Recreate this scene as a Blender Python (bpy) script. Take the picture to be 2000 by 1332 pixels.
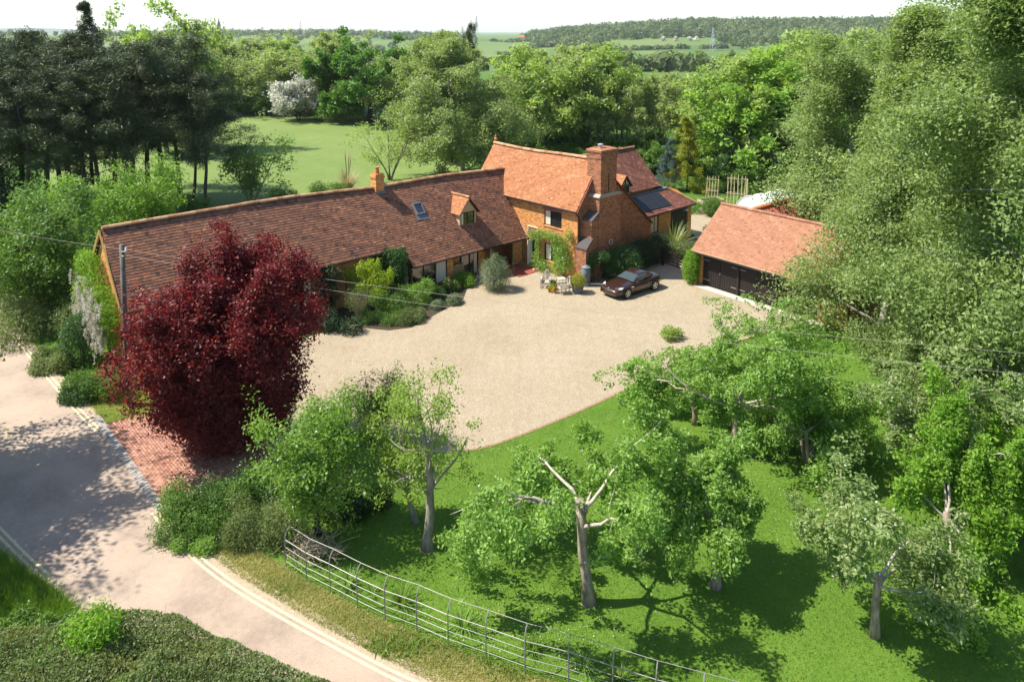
import bpy, bmesh, math, random
import numpy as np
from mathutils import Vector

for o in list(bpy.data.objects):
    bpy.data.objects.remove(o)
scene = bpy.context.scene
R = math.radians

# ------------------------------------------------------------------ camera
CAM_H, FPX, HORIZON, TANP = 16.5, 1450.0, 62.0, 0.1176
PITCH = math.atan(TANP)
CY = HORIZON + FPX * TANP
cam_data = bpy.data.cameras.new('camera')
cam_data.sensor_width = 36.0
cam_data.lens = FPX / 2000.0 * 36.0
cam_data.shift_y = -(666.0 - CY) / 2000.0
cam_data.clip_start, cam_data.clip_end = 0.5, 30000
cam = bpy.data.objects.new('camera', cam_data)
scene.collection.objects.link(cam)
cam.location = (0, 0, CAM_H)
cam.rotation_euler = (R(90) - PITCH, 0, 0)
scene.camera = cam

# ------------------------------------------------------------------ sky, sun, exposure
SUN_FROM = Vector((-1.0, 0.03, 0)).normalized()
SUN_EL = R(54)
world = bpy.data.worlds.new('World')
scene.world = world
world.use_nodes = True
wn, wl = world.node_tree.nodes, world.node_tree.links
wn.clear()
sky = wn.new('ShaderNodeTexSky')
sky.sky_type = 'NISHITA'
sky.sun_disc = False
sky.sun_elevation = SUN_EL
sky.sun_rotation = math.atan2(SUN_FROM.x, SUN_FROM.y)
sky.air_density, sky.dust_density, sky.ozone_density = 1.0, 0.6, 3.0
bg = wn.new('ShaderNodeBackground')
bg.inputs['Strength'].default_value = 0.122
wo = wn.new('ShaderNodeOutputWorld')
wl.new(sky.outputs[0], bg.inputs[0])
wl.new(bg.outputs[0], wo.inputs[0])

sun_data = bpy.data.lights.new('sun', 'SUN')
sun_data.energy = 5.0
sun_data.angle = R(0.53)
sun_data.color = (1.0, 0.94, 0.84)
sun = bpy.data.objects.new('sun', sun_data)
scene.collection.objects.link(sun)
to_sun = Vector((SUN_FROM.x * math.cos(SUN_EL), SUN_FROM.y * math.cos(SUN_EL), math.sin(SUN_EL)))
sun.rotation_euler = to_sun.to_track_quat('Z', 'Y').to_euler()
sun.location = (-60, 20, 70)

vs = scene.view_settings
vs.view_transform, vs.look = 'Standard', 'None'
vs.exposure, vs.gamma, vs.use_curve_mapping = 0.95, 1.0, False
scene.cycles.max_bounces = 5
scene.cycles.diffuse_bounces = 3
scene.cycles.transmission_bounces = 3
scene.cycles.transparent_max_bounces = 4
scene.cycles.volume_bounces = 1

# ------------------------------------------------------------------ survey helpers (plan positions of the place)
def G(u, v, z=0.0):
    """ground point seen in the photograph at (u, v), on the horizontal plane z"""
    x = (u - 1000) / FPX
    y = -(v - CY) / FPX
    c, s = math.cos(PITCH), math.sin(PITCH)
    d = (x, c + y * s, -s + y * c)
    t = (z - CAM_H) / d[2]
    return Vector((d[0] * t, d[1] * t, z))
def zat(v, d):
    """height of something at distance d whose image row is v"""
    y = -(v - CY) / FPX
    c, s = math.cos(PITCH), math.sin(PITCH)
    return CAM_H + d * (-s + y * c) / (c + y * s)

HANG = R(43.06)
HC = Vector((4.35, 48.07, 0))
HG = Vector((math.cos(HANG), math.sin(HANG), 0))
HR = Vector((-math.sin(HANG), math.cos(HANG), 0))
def HL(x, y, z=0):
    return HC + HG * x + HR * y + Vector((0, 0, z))

# ------------------------------------------------------------------ object helpers
COL = scene.collection
def tag(o, label=None, cat=None, group=None, kind=None):
    if label: o['label'] = label
    if cat: o['category'] = cat
    if group: o['group'] = group
    if kind: o['kind'] = kind
    return o
def empty(name, loc=(0, 0, 0), rz=0.0, label=None, cat=None, group=None):
    o = bpy.data.objects.new(name, None)
    COL.objects.link(o)
    o.location, o.rotation_euler = loc, (0, 0, rz)
    o.empty_display_size = 0.2
    return tag(o, label, cat, group)
def link(name, me, parent=None, mat=None, kind=None, loc=None):
    o = bpy.data.objects.new(name, me)
    COL.objects.link(o)
    if mat is not None and len(me.materials) == 0: me.materials.append(mat)
    if parent is not None: o.parent = parent
    if loc is not None: o.location = loc
    if kind: o['kind'] = kind
    return o
def copy_tree(o, parent=None):
    c = o.copy()
    COL.objects.link(c)
    c.parent = parent
    for ch in o.children: copy_tree(ch, c)
    return c

def np_mesh(name, V, F, mat, attr=None, smooth=False):
    """V (n,3), F (m,k) all with k corners"""
    V = np.asarray(V, np.float32); F = np.asarray(F, np.int32)
    me = bpy.data.meshes.new(name)
    m, k = F.shape
    me.vertices.add(len(V)); me.vertices.foreach_set('co', V.ravel())
    me.loops.add(m * k); me.loops.foreach_set('vertex_index', F.ravel())
    me.polygons.add(m)
    me.polygons.foreach_set('loop_start', np.arange(0, m * k, k, dtype=np.int32))
    me.polygons.foreach_set('loop_total', np.full(m, k, np.int32))
    me.polygons.foreach_set('use_smooth', np.full(m, bool(smooth)))
    if attr is not None:
        a = me.attributes.new('v', 'FLOAT', 'FACE')
        a.data.foreach_set('value', np.asarray(attr, np.float32))
    if mat is not None: me.materials.append(mat)
    me.update(calc_edges=True)
    return me

class MB:
    """collects shapes, builds one mesh object"""
    def __init__(s, org=(0, 0, 0)):
        s.v, s.f, s.a, s.org = [], [], [], Vector(org)
        s.cur = 0.5
    def add(s, pts, faces):
        b = len(s.v)
        s.v += [tuple(Vector(p) - s.org) for p in pts]
        for f in faces:
            s.f.append([b + i for i in f]); s.a.append(s.cur)
        return s
    def box(s, x0, x1, y0, y1, z0, z1):
        return s.add([(x0, y0, z0), (x1, y0, z0), (x1, y1, z0), (x0, y1, z0), (x0, y0, z1), (x1, y0, z1), (x1, y1, z1), (x0, y1, z1)],
                     [(0, 3, 2, 1), (4, 5, 6, 7), (0, 1, 5, 4), (1, 2, 6, 5), (2, 3, 7, 6), (3, 0, 4, 7)])
    def hexa(s, p):
        return s.add(p, [(0, 3, 2, 1), (4, 5, 6, 7), (0, 1, 5, 4), (1, 2, 6, 5), (2, 3, 7, 6), (3, 0, 4, 7)])
    def bar(s, a, b, w, h=None, up=(0, 0, 1)):
        a, b = Vector(a), Vector(b); h = w if h is None else h
        d = (b - a).normalized(); u = Vector(up)
        if abs(d.dot(u)) > 0.95: u = Vector((0, 1, 0))
        x = d.cross(u).normalized(); y = x.cross(d).normalized()
        x *= w / 2; y *= h / 2
        return s.hexa([a - x - y, a + x - y, b + x - y, b - x - y, a - x + y, a + x + y, b + x + y, b - x + y])
    def poly(s, pts):
        return s.add(pts, [list(range(len(pts)))])
    def prism(s, pts, d):
        """extrude a flat polygon by vector d"""
        n = len(pts); d = Vector(d)
        return s.add([Vector(p) for p in pts] + [Vector(p) + d for p in pts],
                     [list(range(n))[::-1], list(range(n, 2 * n))] + [(i, (i + 1) % n, n + (i + 1) % n, n + i) for i in range(n)])
    def tube(s, pts, rad, n=6, cap=True):
        pts = [Vector(p) for p in pts]
        if not hasattr(rad, '__len__'): rad = [rad] * len(pts)
        b = len(s.v)
        x = None
        for i, p in enumerate(pts):
            t = (pts[min(i + 1, len(pts) - 1)] - pts[max(i - 1, 0)])
            t = t.normalized() if t.length > 1e-9 else Vector((0, 0, 1))
            if x is None:
                x = t.cross(Vector((0, 1, 0)) if abs(t.y) < 0.9 else Vector((1, 0, 0))).normalized()
            else:
                x = (x - t * x.dot(t)).normalized()
            y = t.cross(x)
            for k in range(n):
                a = 2 * math.pi * k / n
                s.v.append(tuple(p + (x * math.cos(a) + y * math.sin(a)) * rad[i] - s.org))
        for i in range(len(pts) - 1):
            for k in range(n):
                k2 = (k + 1) % n
                s.f.append([b + i * n + k, b + i * n + k2, b + (i + 1) * n + k2, b + (i + 1) * n + k]); s.a.append(s.cur)
        if cap:
            s.f.append([b + k for k in range(n)][::-1]); s.a.append(s.cur)
            s.f.append([b + (len(pts) - 1) * n + k for k in range(n)]); s.a.append(s.cur)
        return s
    def lathe(s, prof, c=(0, 0, 0), n=16):
        """prof [(r, z)...]"""
        b = len(s.v)
        for r, z in prof:
            for k in range(n):
                a = 2 * math.pi * k / n
                s.v.append((c[0] + r * math.cos(a) - s.org.x, c[1] + r * math.sin(a) - s.org.y, c[2] + z - s.org.z))
        for i in range(len(prof) - 1):
            for k in range(n):
                k2 = (k + 1) % n
                s.f.append([b + i * n + k, b + i * n + k2, b + (i + 1) * n + k2, b + (i + 1) * n + k]); s.a.append(s.cur)
        s.f.append([b + k for k in range(n)][::-1]); s.a.append(s.cur)
        s.f.append([b + (len(prof) - 1) * n + k for k in range(n)]); s.a.append(s.cur)
        return s
    def mesh(s, name, mat=None, smooth=False):
        me = bpy.data.meshes.new(name)
        me.from_pydata(s.v, [], s.f)
        a = me.attributes.new('v', 'FLOAT', 'FACE')
        a.data.foreach_set('value', s.a)
        if smooth: me.polygons.foreach_set('use_smooth', [True] * len(me.polygons))
        if mat is not None: me.materials.append(mat)
        me.update()
        return me
    def build(s, name, mat=None, parent=None, smooth=False, kind=None, label=None):
        o = link(name, s.mesh(name, mat, smooth), parent, kind=kind)
        if label: o['label'] = label
        return o

# ------------------------------------------------------------------ material helpers
class NT:
    def __init__(s, name):
        s.m = bpy.data.materials.new(name); s.m.use_nodes = True
        s.t = s.m.node_tree; s.t.nodes.clear()
        s.out = s.n('ShaderNodeOutputMaterial')
    def n(s, typ, **kw):
        nd = s.t.nodes.new(typ)
        for k, v in kw.items(): setattr(nd, k, v)
        return nd
    def l(s, a, b): s.t.links.new(a, b)
    def attr(s, name='v'):
        return s.n('ShaderNodeAttribute', attribute_name=name).outputs['Fac']
    def coord(s, which='Object'):
        return s.n('ShaderNodeTexCoord').outputs[which]
    def noise(s, vec, scale, detail=3, rough=0.55, out='Fac'):
        nd = s.n('ShaderNodeTexNoise'); nd.inputs['Scale'].default_value = scale
        nd.inputs['Detail'].default_value = detail; nd.inputs['Roughness'].default_value = rough
        if vec is not None: s.l(vec, nd.inputs['Vector'])
        return nd.outputs[out]
    def ramp(s, fac, stops, interp='LINEAR'):
        nd = s.n('ShaderNodeValToRGB'); cr = nd.color_ramp; cr.interpolation = interp
        while len(cr.elements) < len(stops): cr.elements.new(0.5)
        for e, (p, c) in zip(cr.elements, stops):
            e.position = p; e.color = (c[0], c[1], c[2], 1) if hasattr(c, '__len__') else (c, c, c, 1)
        s.l(fac, nd.inputs[0]); return nd.outputs[0]
    def mix(s, fac, a, b, mode='MIX'):
        nd = s.n('ShaderNodeMix', data_type='RGBA', blend_type=mode)
        for sock, val in ((nd.inputs[0], fac), (nd.inputs[6], a), (nd.inputs[7], b)):
            if hasattr(val, 'is_linked') or hasattr(val, 'links'): s.l(val, sock)
            elif hasattr(val, '__len__'): sock.default_value = (val[0], val[1], val[2], 1)
            else: sock.default_value = val
        return nd.outputs[2]
    def math(s, op, a, b=0.0):
        nd = s.n('ShaderNodeMath', operation=op)
        for sock, val in ((nd.inputs[0], a), (nd.inputs[1], b)):
            if hasattr(val, 'links'): s.l(val, sock)
            else: sock.default_value = val
        return nd.outputs[0]
    def bump(s, h, strength=0.4, dist=0.05):
        nd = s.n('ShaderNodeBump'); nd.inputs['Strength'].default_value = strength; nd.inputs['Distance'].default_value = dist
        s.l(h, nd.inputs['Height']); return nd.outputs[0]
    def bsdf(s, col, rough=0.8, metal=0.0, spec=0.4, normal=None, **kw):
        nd = s.n('ShaderNodeBsdfPrincipled')
        if hasattr(col, 'links'): s.l(col, nd.inputs['Base Color'])
        else: nd.inputs['Base Color'].default_value = (col[0], col[1], col[2], 1)
        if hasattr(rough, 'links'): s.l(rough, nd.inputs['Roughness'])
        else: nd.inputs['Roughness'].default_value = rough
        nd.inputs['Metallic'].default_value = metal
        nd.inputs['Specular IOR Level'].default_value = spec
        for k, v in kw.items(): nd.inputs[k.replace('_', ' ')].default_value = v
        if normal is not None: s.l(normal, nd.inputs['Normal'])
        return nd.outputs[0]
    def done(s, sh): s.l(sh, s.out.inputs['Surface']); return s.m

def mat_plain(name, col, rough=0.6, metal=0.0, spec=0.4, var=0.15, scale=6.0, **kw):
    t = NT(name); n = t.noise(t.coord(), scale, 4)
    c = t.mix(t.math('MULTIPLY', n, 1.0), [x * (1 - var) for x in col], [min(1, x * (1 + var)) for x in col])
    return t.done(t.bsdf(c, rough, metal, spec, **kw))
def mat_leaf(name, stops, trans=0.32, tcol=None, rough=0.5, spec=0.28):
    trans = min(.54, trans * 1.4)
    t = NT(name)
    c = t.ramp(t.attr(), stops)
    p = t.bsdf(c, rough, 0, spec)
    tr = t.n('ShaderNodeBsdfTranslucent')
    g = t.mix(1.0, c, tcol or (1.25, 1.35, 0.6), 'MULTIPLY')
    t.l(g, tr.inputs['Color'])
    mx = t.n('ShaderNodeMixShader'); mx.inputs[0].default_value = trans
    t.l(p, mx.inputs[1]); t.l(tr.outputs[0], mx.inputs[2])
    return t.done(mx.outputs[0])
def green3(a, b, c): return [(0.0, a), (0.5, b), (1.0, c)]
def mat_bark(name, a, b, scale=7.0):
    t = NT(name); co = t.coord()
    mp = t.n('ShaderNodeMapping'); mp.inputs['Scale'].default_value = (1, 1, 0.35); t.l(co, mp.inputs[0])
    n = t.noise(mp.outputs[0], scale, 5, 0.65)
    c = t.ramp(n, [(0.3, a), (0.68, b)])
    return t.done(t.bsdf(c, 0.9, 0, 0.2, t.bump(n, 0.6, 0.04)))

M = {}
M['leaf_apple'] = mat_leaf('apple_leaf', green3((0.119, 0.216, 0.032), (0.205, 0.346, 0.059), (0.367, 0.497, 0.162)), 0.35)
M['leaf_apple_pale'] = mat_leaf('apple_leaf_pale', green3((0.12, 0.19, 0.045), (0.21, 0.30, 0.085), (0.46, 0.46, 0.28)), 0.35)
M['leaf_bright'] = mat_leaf('bright_leaf', green3((0.11, 0.22, 0.022), (0.19, 0.34, 0.036), (0.29, 0.45, 0.07)), 0.38)
M['leaf_pear'] = mat_leaf('pear_leaf', green3((0.15, 0.22, 0.035), (0.24, 0.34, 0.06), (0.35, 0.44, 0.11)), 0.38)
M['leaf_quince'] = mat_leaf('quince_leaf', green3((0.10, 0.19, 0.028), (0.18, 0.31, 0.045), (0.30, 0.42, 0.10)), 0.36)
M['leaf_red'] = mat_leaf('plum_leaf', green3((0.062, 0.010, 0.011), (0.14, 0.019, 0.020), (0.26, 0.058, 0.050)), 0.25, (1.9, 0.5, 0.4), rough=0.5, spec=0.25)
M['leaf_birch'] = mat_leaf('birch_leaf', green3((0.147, 0.206, 0.065), (0.236, 0.313, 0.106), (0.354, 0.425, 0.177)), 0.33)
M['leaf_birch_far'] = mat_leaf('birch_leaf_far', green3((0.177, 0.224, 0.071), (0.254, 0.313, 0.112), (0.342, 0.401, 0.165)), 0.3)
M['leaf_birch_dark'] = mat_leaf('birch_leaf_dark', green3((0.125, 0.188, 0.053), (0.200, 0.275, 0.083), (0.312, 0.388, 0.144)), 0.3)
M['leaf_wood'] = mat_leaf('wood_leaf', green3((0.201, 0.283, 0.065), (0.283, 0.372, 0.100), (0.389, 0.472, 0.153)), 0.36)
M['leaf_wood_grey'] = mat_leaf('wood_leaf_grey', green3((0.216, 0.270, 0.090), (0.294, 0.354, 0.138), (0.384, 0.438, 0.186)), 0.33)
M['leaf_maple'] = mat_leaf('maple_leaf', green3((0.140, 0.246, 0.039), (0.235, 0.375, 0.067), (0.336, 0.470, 0.101)), 0.38)
M['leaf_oak'] = mat_leaf('oak_leaf', green3((0.05, 0.125, 0.014), (0.09, 0.195, 0.022), (0.14, 0.265, 0.036)), 0.28)
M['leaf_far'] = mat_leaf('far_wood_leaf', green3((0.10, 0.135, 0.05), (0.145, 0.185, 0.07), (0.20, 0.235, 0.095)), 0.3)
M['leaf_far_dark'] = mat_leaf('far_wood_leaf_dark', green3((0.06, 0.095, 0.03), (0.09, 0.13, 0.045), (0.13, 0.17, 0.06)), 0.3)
M['leaf_dark'] = mat_leaf('evergreen_leaf', green3((0.010, 0.028, 0.008), (0.018, 0.045, 0.012), (0.035, 0.08, 0.02)), 0.12)
M['leaf_mid'] = mat_leaf('shrub_leaf', green3((0.06, 0.125, 0.02), (0.11, 0.20, 0.034), (0.19, 0.30, 0.06)), 0.3)
M['leaf_ivy'] = mat_leaf('ivy_leaf', green3((0.025, 0.07, 0.015), (0.05, 0.12, 0.025), (0.10, 0.19, 0.05)), 0.22, rough=0.4, spec=0.35)
M['leaf_pine'] = mat_leaf('pine_needle', green3((0.024, 0.040, 0.014), (0.054, 0.076, 0.026), (0.12, 0.145, 0.055)), 0.12)
M['leaf_lime'] = mat_leaf('golden_leaf', green3((0.20, 0.30, 0.02), (0.32, 0.42, 0.03), (0.45, 0.52, 0.06)), 0.38)
M['leaf_gold'] = mat_leaf('golden_conifer', green3((0.13, 0.16, 0.01), (0.26, 0.27, 0.02), (0.42, 0.40, 0.04)), 0.25)
M['leaf_blue'] = mat_leaf('blue_spruce_needle', green3((0.05, 0.09, 0.075), (0.085, 0.135, 0.115), (0.14, 0.20, 0.175)), 0.12)
M['leaf_grey'] = mat_leaf('grey_leaf', green3((0.06, 0.12, 0.03), (0.17, 0.22, 0.12), (0.46, 0.44, 0.40)), 0.28)
M['leaf_phormium'] = mat_leaf('strap_leaf', green3((0.09, 0.13, 0.03), (0.20, 0.25, 0.09), (0.45, 0.45, 0.26)), 0.25)
M['leaf_hedge'] = mat_leaf('hedge_leaf', green3((0.075, 0.105, 0.03), (0.14, 0.19, 0.055), (0.29, 0.33, 0.15)), 0.28, rough=0.55, spec=0.3)
M['leaf_hedge_red'] = mat_leaf('hedge_shoot', green3((0.16, 0.11, 0.05), (0.25, 0.24, 0.06), (0.40, 0.34, 0.12)), 0.3)
M['flower_white'] = mat_leaf('white_petal', green3((0.55, 0.54, 0.48), (0.68, 0.66, 0.60), (0.8, 0.79, 0.75)), 0.3, (1.0, 1.0, 0.9))
M['flower_wisteria'] = mat_leaf('wisteria_petal', green3((0.406, 0.390, 0.312), (0.515, 0.484, 0.421), (0.608, 0.585, 0.546)), 0.3, (1.0, 1.0, 0.9))
M['flower_may'] = mat_leaf('hawthorn_blossom', green3((0.22, 0.27, 0.12), (0.60, 0.58, 0.50), (0.74, 0.72, 0.66)), 0.2, (1.0, 1.0, 0.9))
M['flower_orange'] = mat_leaf('orange_petal', green3((0.6, 0.10, 0.02), (0.7, 0.28, 0.03), (0.75, 0.5, 0.05)), 0.2, (1.2, 0.9, 0.5))
M['flower_pink'] = mat_leaf('pink_petal', green3((0.5, 0.08, 0.10), (0.65, 0.3, 0.3), (0.7, 0.5, 0.48)), 0.2, (1.1, 0.8, 0.8))
M['grass_blade'] = mat_leaf('grass_blade', green3((0.095, 0.18, 0.018), (0.145, 0.25, 0.03), (0.21, 0.32, 0.055)), 0.35)
M['verge_blade'] = mat_leaf('verge_blade', green3((0.16, 0.22, 0.04), (0.36, 0.35, 0.12), (0.58, 0.50, 0.26)), 0.3)
M['straw'] = mat_leaf('straw_blade', green3((0.30, 0.26, 0.12), (0.42, 0.37, 0.20), (0.56, 0.50, 0.34)), 0.25, (1.1, 1.0, 0.7))
M['bark_apple'] = mat_bark('apple_bark', (0.13, 0.09, 0.055), (0.40, 0.34, 0.26))
M['bark_limb'] = mat_bark('limb_bark', (0.22, 0.185, 0.14), (0.50, 0.45, 0.37))
M['bark_pear'] = mat_bark('pear_bark', (0.14, 0.12, 0.09), (0.34, 0.30, 0.24))
M['bark_dark'] = mat_bark('dark_bark', (0.03, 0.024, 0.02), (0.11, 0.09, 0.07), 4)
M['bark_grey'] = mat_bark('grey_bark', (0.12, 0.10, 0.07), (0.32, 0.28, 0.20), 3)
M['bark_birch'] = mat_bark('birch_bark', (0.10, 0.085, 0.07), (0.46, 0.43, 0.37), 3)
M['twig'] = mat_bark('dead_twig', (0.20, 0.15, 0.10), (0.46, 0.37, 0.26), 5)
# ------------------------------------------------------------------ surface materials
def mat_grass(name, a, b, c, patch=0.25, fine=9.0, dry=None, stripe=None):
    t = NT(name); co = t.coord()
    n1 = t.noise(co, patch, 3, 0.6); n2 = t.noise(co, fine, 5, 0.7); n3 = t.noise(co, fine * 5, 2, 0.6)
    col = t.ramp(t.math('ADD', t.math('MULTIPLY', n1, 0.45), t.math('MULTIPLY', n2, 0.55)), [(0.32, a), (0.5, b), (0.68, c)])
    if stripe:
        wv_ = t.n('ShaderNodeTexWave'); wv_.bands_direction = 'DIAGONAL'; wv_.inputs['Scale'].default_value = stripe; wv_.inputs['Distortion'].default_value = 1.5; t.l(co, wv_.inputs['Vector'])
        col = t.mix(t.math('MULTIPLY', wv_.outputs['Fac'], 0.22), col, c)
    if dry: col = t.mix(t.ramp(t.noise(co, patch * 2.3, 4, 0.7), [(0.60, 0.0), (0.75, 0.55)]), col, dry)
    h = t.math('ADD', n2, n3)
    return t.done(t.bsdf(col, 0.85, 0, 0.15, t.bump(h, 0.9, 0.06)))
M['lawn'] = mat_grass('lawn_grass', (0.07, 0.14, 0.014), (0.105, 0.195, 0.022), (0.15, 0.245, 0.036), 0.35, 7.0, (0.24, 0.25, 0.06))
M['meadow'] = mat_grass('meadow_grass', (0.105, 0.165, 0.036), (0.14, 0.195, 0.05), (0.17, 0.225, 0.066), 0.05, 0.9, (0.24, 0.27, 0.10), stripe=0.09)
M['verge'] = mat_grass('verge_grass', (0.10, 0.13, 0.025), (0.20, 0.20, 0.06), (0.34, 0.28, 0.13), 0.8, 6.0, (0.42, 0.33, 0.19))

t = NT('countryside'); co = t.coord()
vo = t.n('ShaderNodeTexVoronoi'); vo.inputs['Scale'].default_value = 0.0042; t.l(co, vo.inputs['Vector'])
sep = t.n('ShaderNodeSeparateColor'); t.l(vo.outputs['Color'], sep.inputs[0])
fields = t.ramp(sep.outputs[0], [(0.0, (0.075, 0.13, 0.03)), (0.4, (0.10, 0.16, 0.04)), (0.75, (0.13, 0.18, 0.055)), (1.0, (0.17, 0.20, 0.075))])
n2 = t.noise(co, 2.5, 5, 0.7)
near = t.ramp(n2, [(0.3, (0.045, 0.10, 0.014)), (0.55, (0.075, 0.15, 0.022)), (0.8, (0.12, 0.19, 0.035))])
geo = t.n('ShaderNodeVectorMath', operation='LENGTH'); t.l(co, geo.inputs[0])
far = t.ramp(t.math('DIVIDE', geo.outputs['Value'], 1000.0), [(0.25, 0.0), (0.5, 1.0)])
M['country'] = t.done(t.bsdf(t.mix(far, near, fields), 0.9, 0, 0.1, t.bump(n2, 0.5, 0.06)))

t = NT('gravel'); co = t.coord()
vo = t.n('ShaderNodeTexVoronoi'); vo.inputs['Scale'].default_value = 38.0; t.l(co, vo.inputs['Vector'])
sep = t.n('ShaderNodeSeparateColor'); t.l(vo.outputs['Color'], sep.inputs[0])
stone = t.ramp(sep.outputs[0], [(0.0, (0.28, 0.22, 0.145)), (0.4, (0.375, 0.31, 0.215)), (0.75, (0.425, 0.36, 0.26)), (1.0, (0.52, 0.455, 0.35))])
big = t.noise(co, 0.22, 4, 0.6); mid = t.noise(co, 1.7, 4, 0.65)
tint = t.ramp(t.math('ADD', t.math('MULTIPLY', big, 0.6), t.math('MULTIPLY', mid, 0.4)), [(0.3, (0.95, 0.90, 0.83)), (0.5, (1.09, 1.06, 1.01)), (0.7, (1.2, 1.18, 1.15))])
# raked wheel tracks
wv = t.n('ShaderNodeTexWave'); wv.inputs['Scale'].default_value = 0.55; wv.inputs['Distortion'].default_value = 6.0; wv.inputs['Detail'].default_value = 3.0; wv.inputs['Detail Scale'].default_value = 0.6
t.l(co, wv.inputs['Vector'])
tint = t.mix(t.math('MULTIPLY', wv.outputs['Fac'], 0.06), tint, (0.75, 0.7, 0.62))
h = t.math('ADD', t.math('MULTIPLY', vo.outputs['Distance'], -1.0), t.math('MULTIPLY', mid, 0.6))
M['gravel'] = t.done(t.bsdf(t.mix(1.0, stone, tint, 'MULTIPLY'), 0.9, 0, 0.25, t.bump(h, 0.85, 0.05)))

t = NT('road_surface'); co = t.coord()
n1 = t.noise(co, 60, 3, 0.7); n2 = t.noise(co, 0.5, 4, 0.6); n3 = t.noise(co, 5, 4, 0.7)
base = t.ramp(n1, [(0.25, (0.25, 0.20, 0.16)), (0.5, (0.355, 0.29, 0.235)), (0.75, (0.47, 0.395, 0.325))])
tint = t.ramp(t.math('ADD', t.math('MULTIPLY', n2, 0.7), t.math('MULTIPLY', n3, 0.3)), [(0.36, (0.76, 0.71, 0.67)), (0.5, (0.98, 0.93, 0.87)), (0.64, (1.10, 1.04, 0.96))])
M['road'] = t.done(t.bsdf(t.mix(1.0, base, tint, 'MULTIPLY'), 0.85, 0, 0.25, t.bump(n1, 0.4, 0.01)))
t = NT('road_dirt'); co = t.coord(); n1 = t.noise(co, 9, 5, 0.7); n2 = t.noise(co, 50, 3, 0.7)
M['dirt'] = t.done(t.bsdf(t.ramp(t.math('ADD', t.math('MULTIPLY', n1, 0.6), t.math('MULTIPLY', n2, 0.4)), [(0.3, (0.24, 0.18, 0.12)), (0.5, (0.36, 0.29, 0.20)), (0.7, (0.46, 0.39, 0.29))]), 0.95, 0, 0.1, t.bump(n1, 0.5, 0.03)))
t = NT('line_paint'); co = t.coord(); n1 = t.noise(co, 14, 5, 0.75)
M['paint'] = t.done(t.bsdf(t.ramp(n1, [(0.30, (0.40, 0.34, 0.26)), (0.46, (0.55, 0.47, 0.28)), (0.7, (0.66, 0.58, 0.36))]), 0.7, 0, 0.3))
t = NT('bed_soil'); co = t.coord(); n1 = t.noise(co, 6, 6, 0.7)
M['soil'] = t.done(t.bsdf(t.ramp(n1, [(0.3, (0.03, 0.022, 0.014)), (0.7, (0.10, 0.075, 0.05))]), 0.95, 0, 0.1, t.bump(n1, 0.8, 0.06)))
t = NT('bare_earth'); co = t.coord(); n1 = t.noise(co, 8, 6, 0.7)
M['earth'] = t.done(t.bsdf(t.ramp(n1, [(0.3, (0.16, 0.09, 0.05)), (0.7, (0.36, 0.26, 0.15))]), 0.95, 0, 0.1, t.bump(n1, 0.8, 0.05)))

def mat_brick(name, cols, mortar, patchy=0.5, bw=0.225, bh=0.075):
    t = NT(name); co = t.coord()
    sx = t.n('ShaderNodeSeparateXYZ'); t.l(co, sx.inputs[0])
    cv = t.n('ShaderNodeCombineXYZ'); t.l(t.math('ADD', sx.outputs[0], sx.outputs[1]), cv.inputs[0]); t.l(sx.outputs[2], cv.inputs[1])
    br = t.n('ShaderNodeTexBrick'); br.offset = 0.5
    br.inputs['Scale'].default_value = 1.0; br.inputs['Brick Width'].default_value = bw; br.inputs['Row Height'].default_value = bh
    br.inputs['Mortar Size'].default_value = 0.009; br.inputs['Bias'].default_value = 0.0
    br.inputs['Color1'].default_value = (0, 0, 0, 1); br.inputs['Color2'].default_value = (1, 1, 1, 1); br.inputs['Mortar'].default_value = (0.5, 0.5, 0.5, 1)
    t.l(cv.outputs[0], br.inputs['Vector'])
    n1 = t.noise(co, 1.1, 4, 0.65); n2 = t.noise(co, 7, 3, 0.6)
    sepc = t.n('ShaderNodeSeparateColor'); t.l(br.outputs['Color'], sepc.inputs[0])
    f = t.math('ADD', t.math('MULTIPLY', sepc.outputs[0], 1 - patchy), t.math('MULTIPLY', t.math('ADD', t.math('MULTIPLY', n1, 0.6), t.math('MULTIPLY', n2, 0.4)), patchy))
    c = t.ramp(f, [(0.18, cols[0]), (0.40, cols[1]), (0.62, cols[2]), (0.85, cols[3])])
    c = t.mix(br.outputs['Fac'], c, mortar)
    return t.done(t.bsdf(c, 0.9, 0, 0.15, t.bump(t.math('SUBTRACT', 1.0, br.outputs['Fac']), 0.5, 0.012)))
M['brick'] = mat_brick('orange_brick', [(0.24, 0.085, 0.03), (0.52, 0.19, 0.045), (0.65, 0.27, 0.07), (0.70, 0.34, 0.12)], (0.48, 0.32, 0.17), 0.45)
M['brick_old'] = mat_brick('old_red_brick', [(0.045, 0.025, 0.022), (0.24, 0.075, 0.035), (0.35, 0.125, 0.05), (0.43, 0.20, 0.10)], (0.36, 0.24, 0.16), 0.5)
M['brick_red'] = mat_brick('red_brick', [(0.16, 0.04, 0.03), (0.30, 0.075, 0.05), (0.36, 0.10, 0.065), (0.40, 0.15, 0.10)], (0.30, 0.18, 0.13), 0.4)

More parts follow.
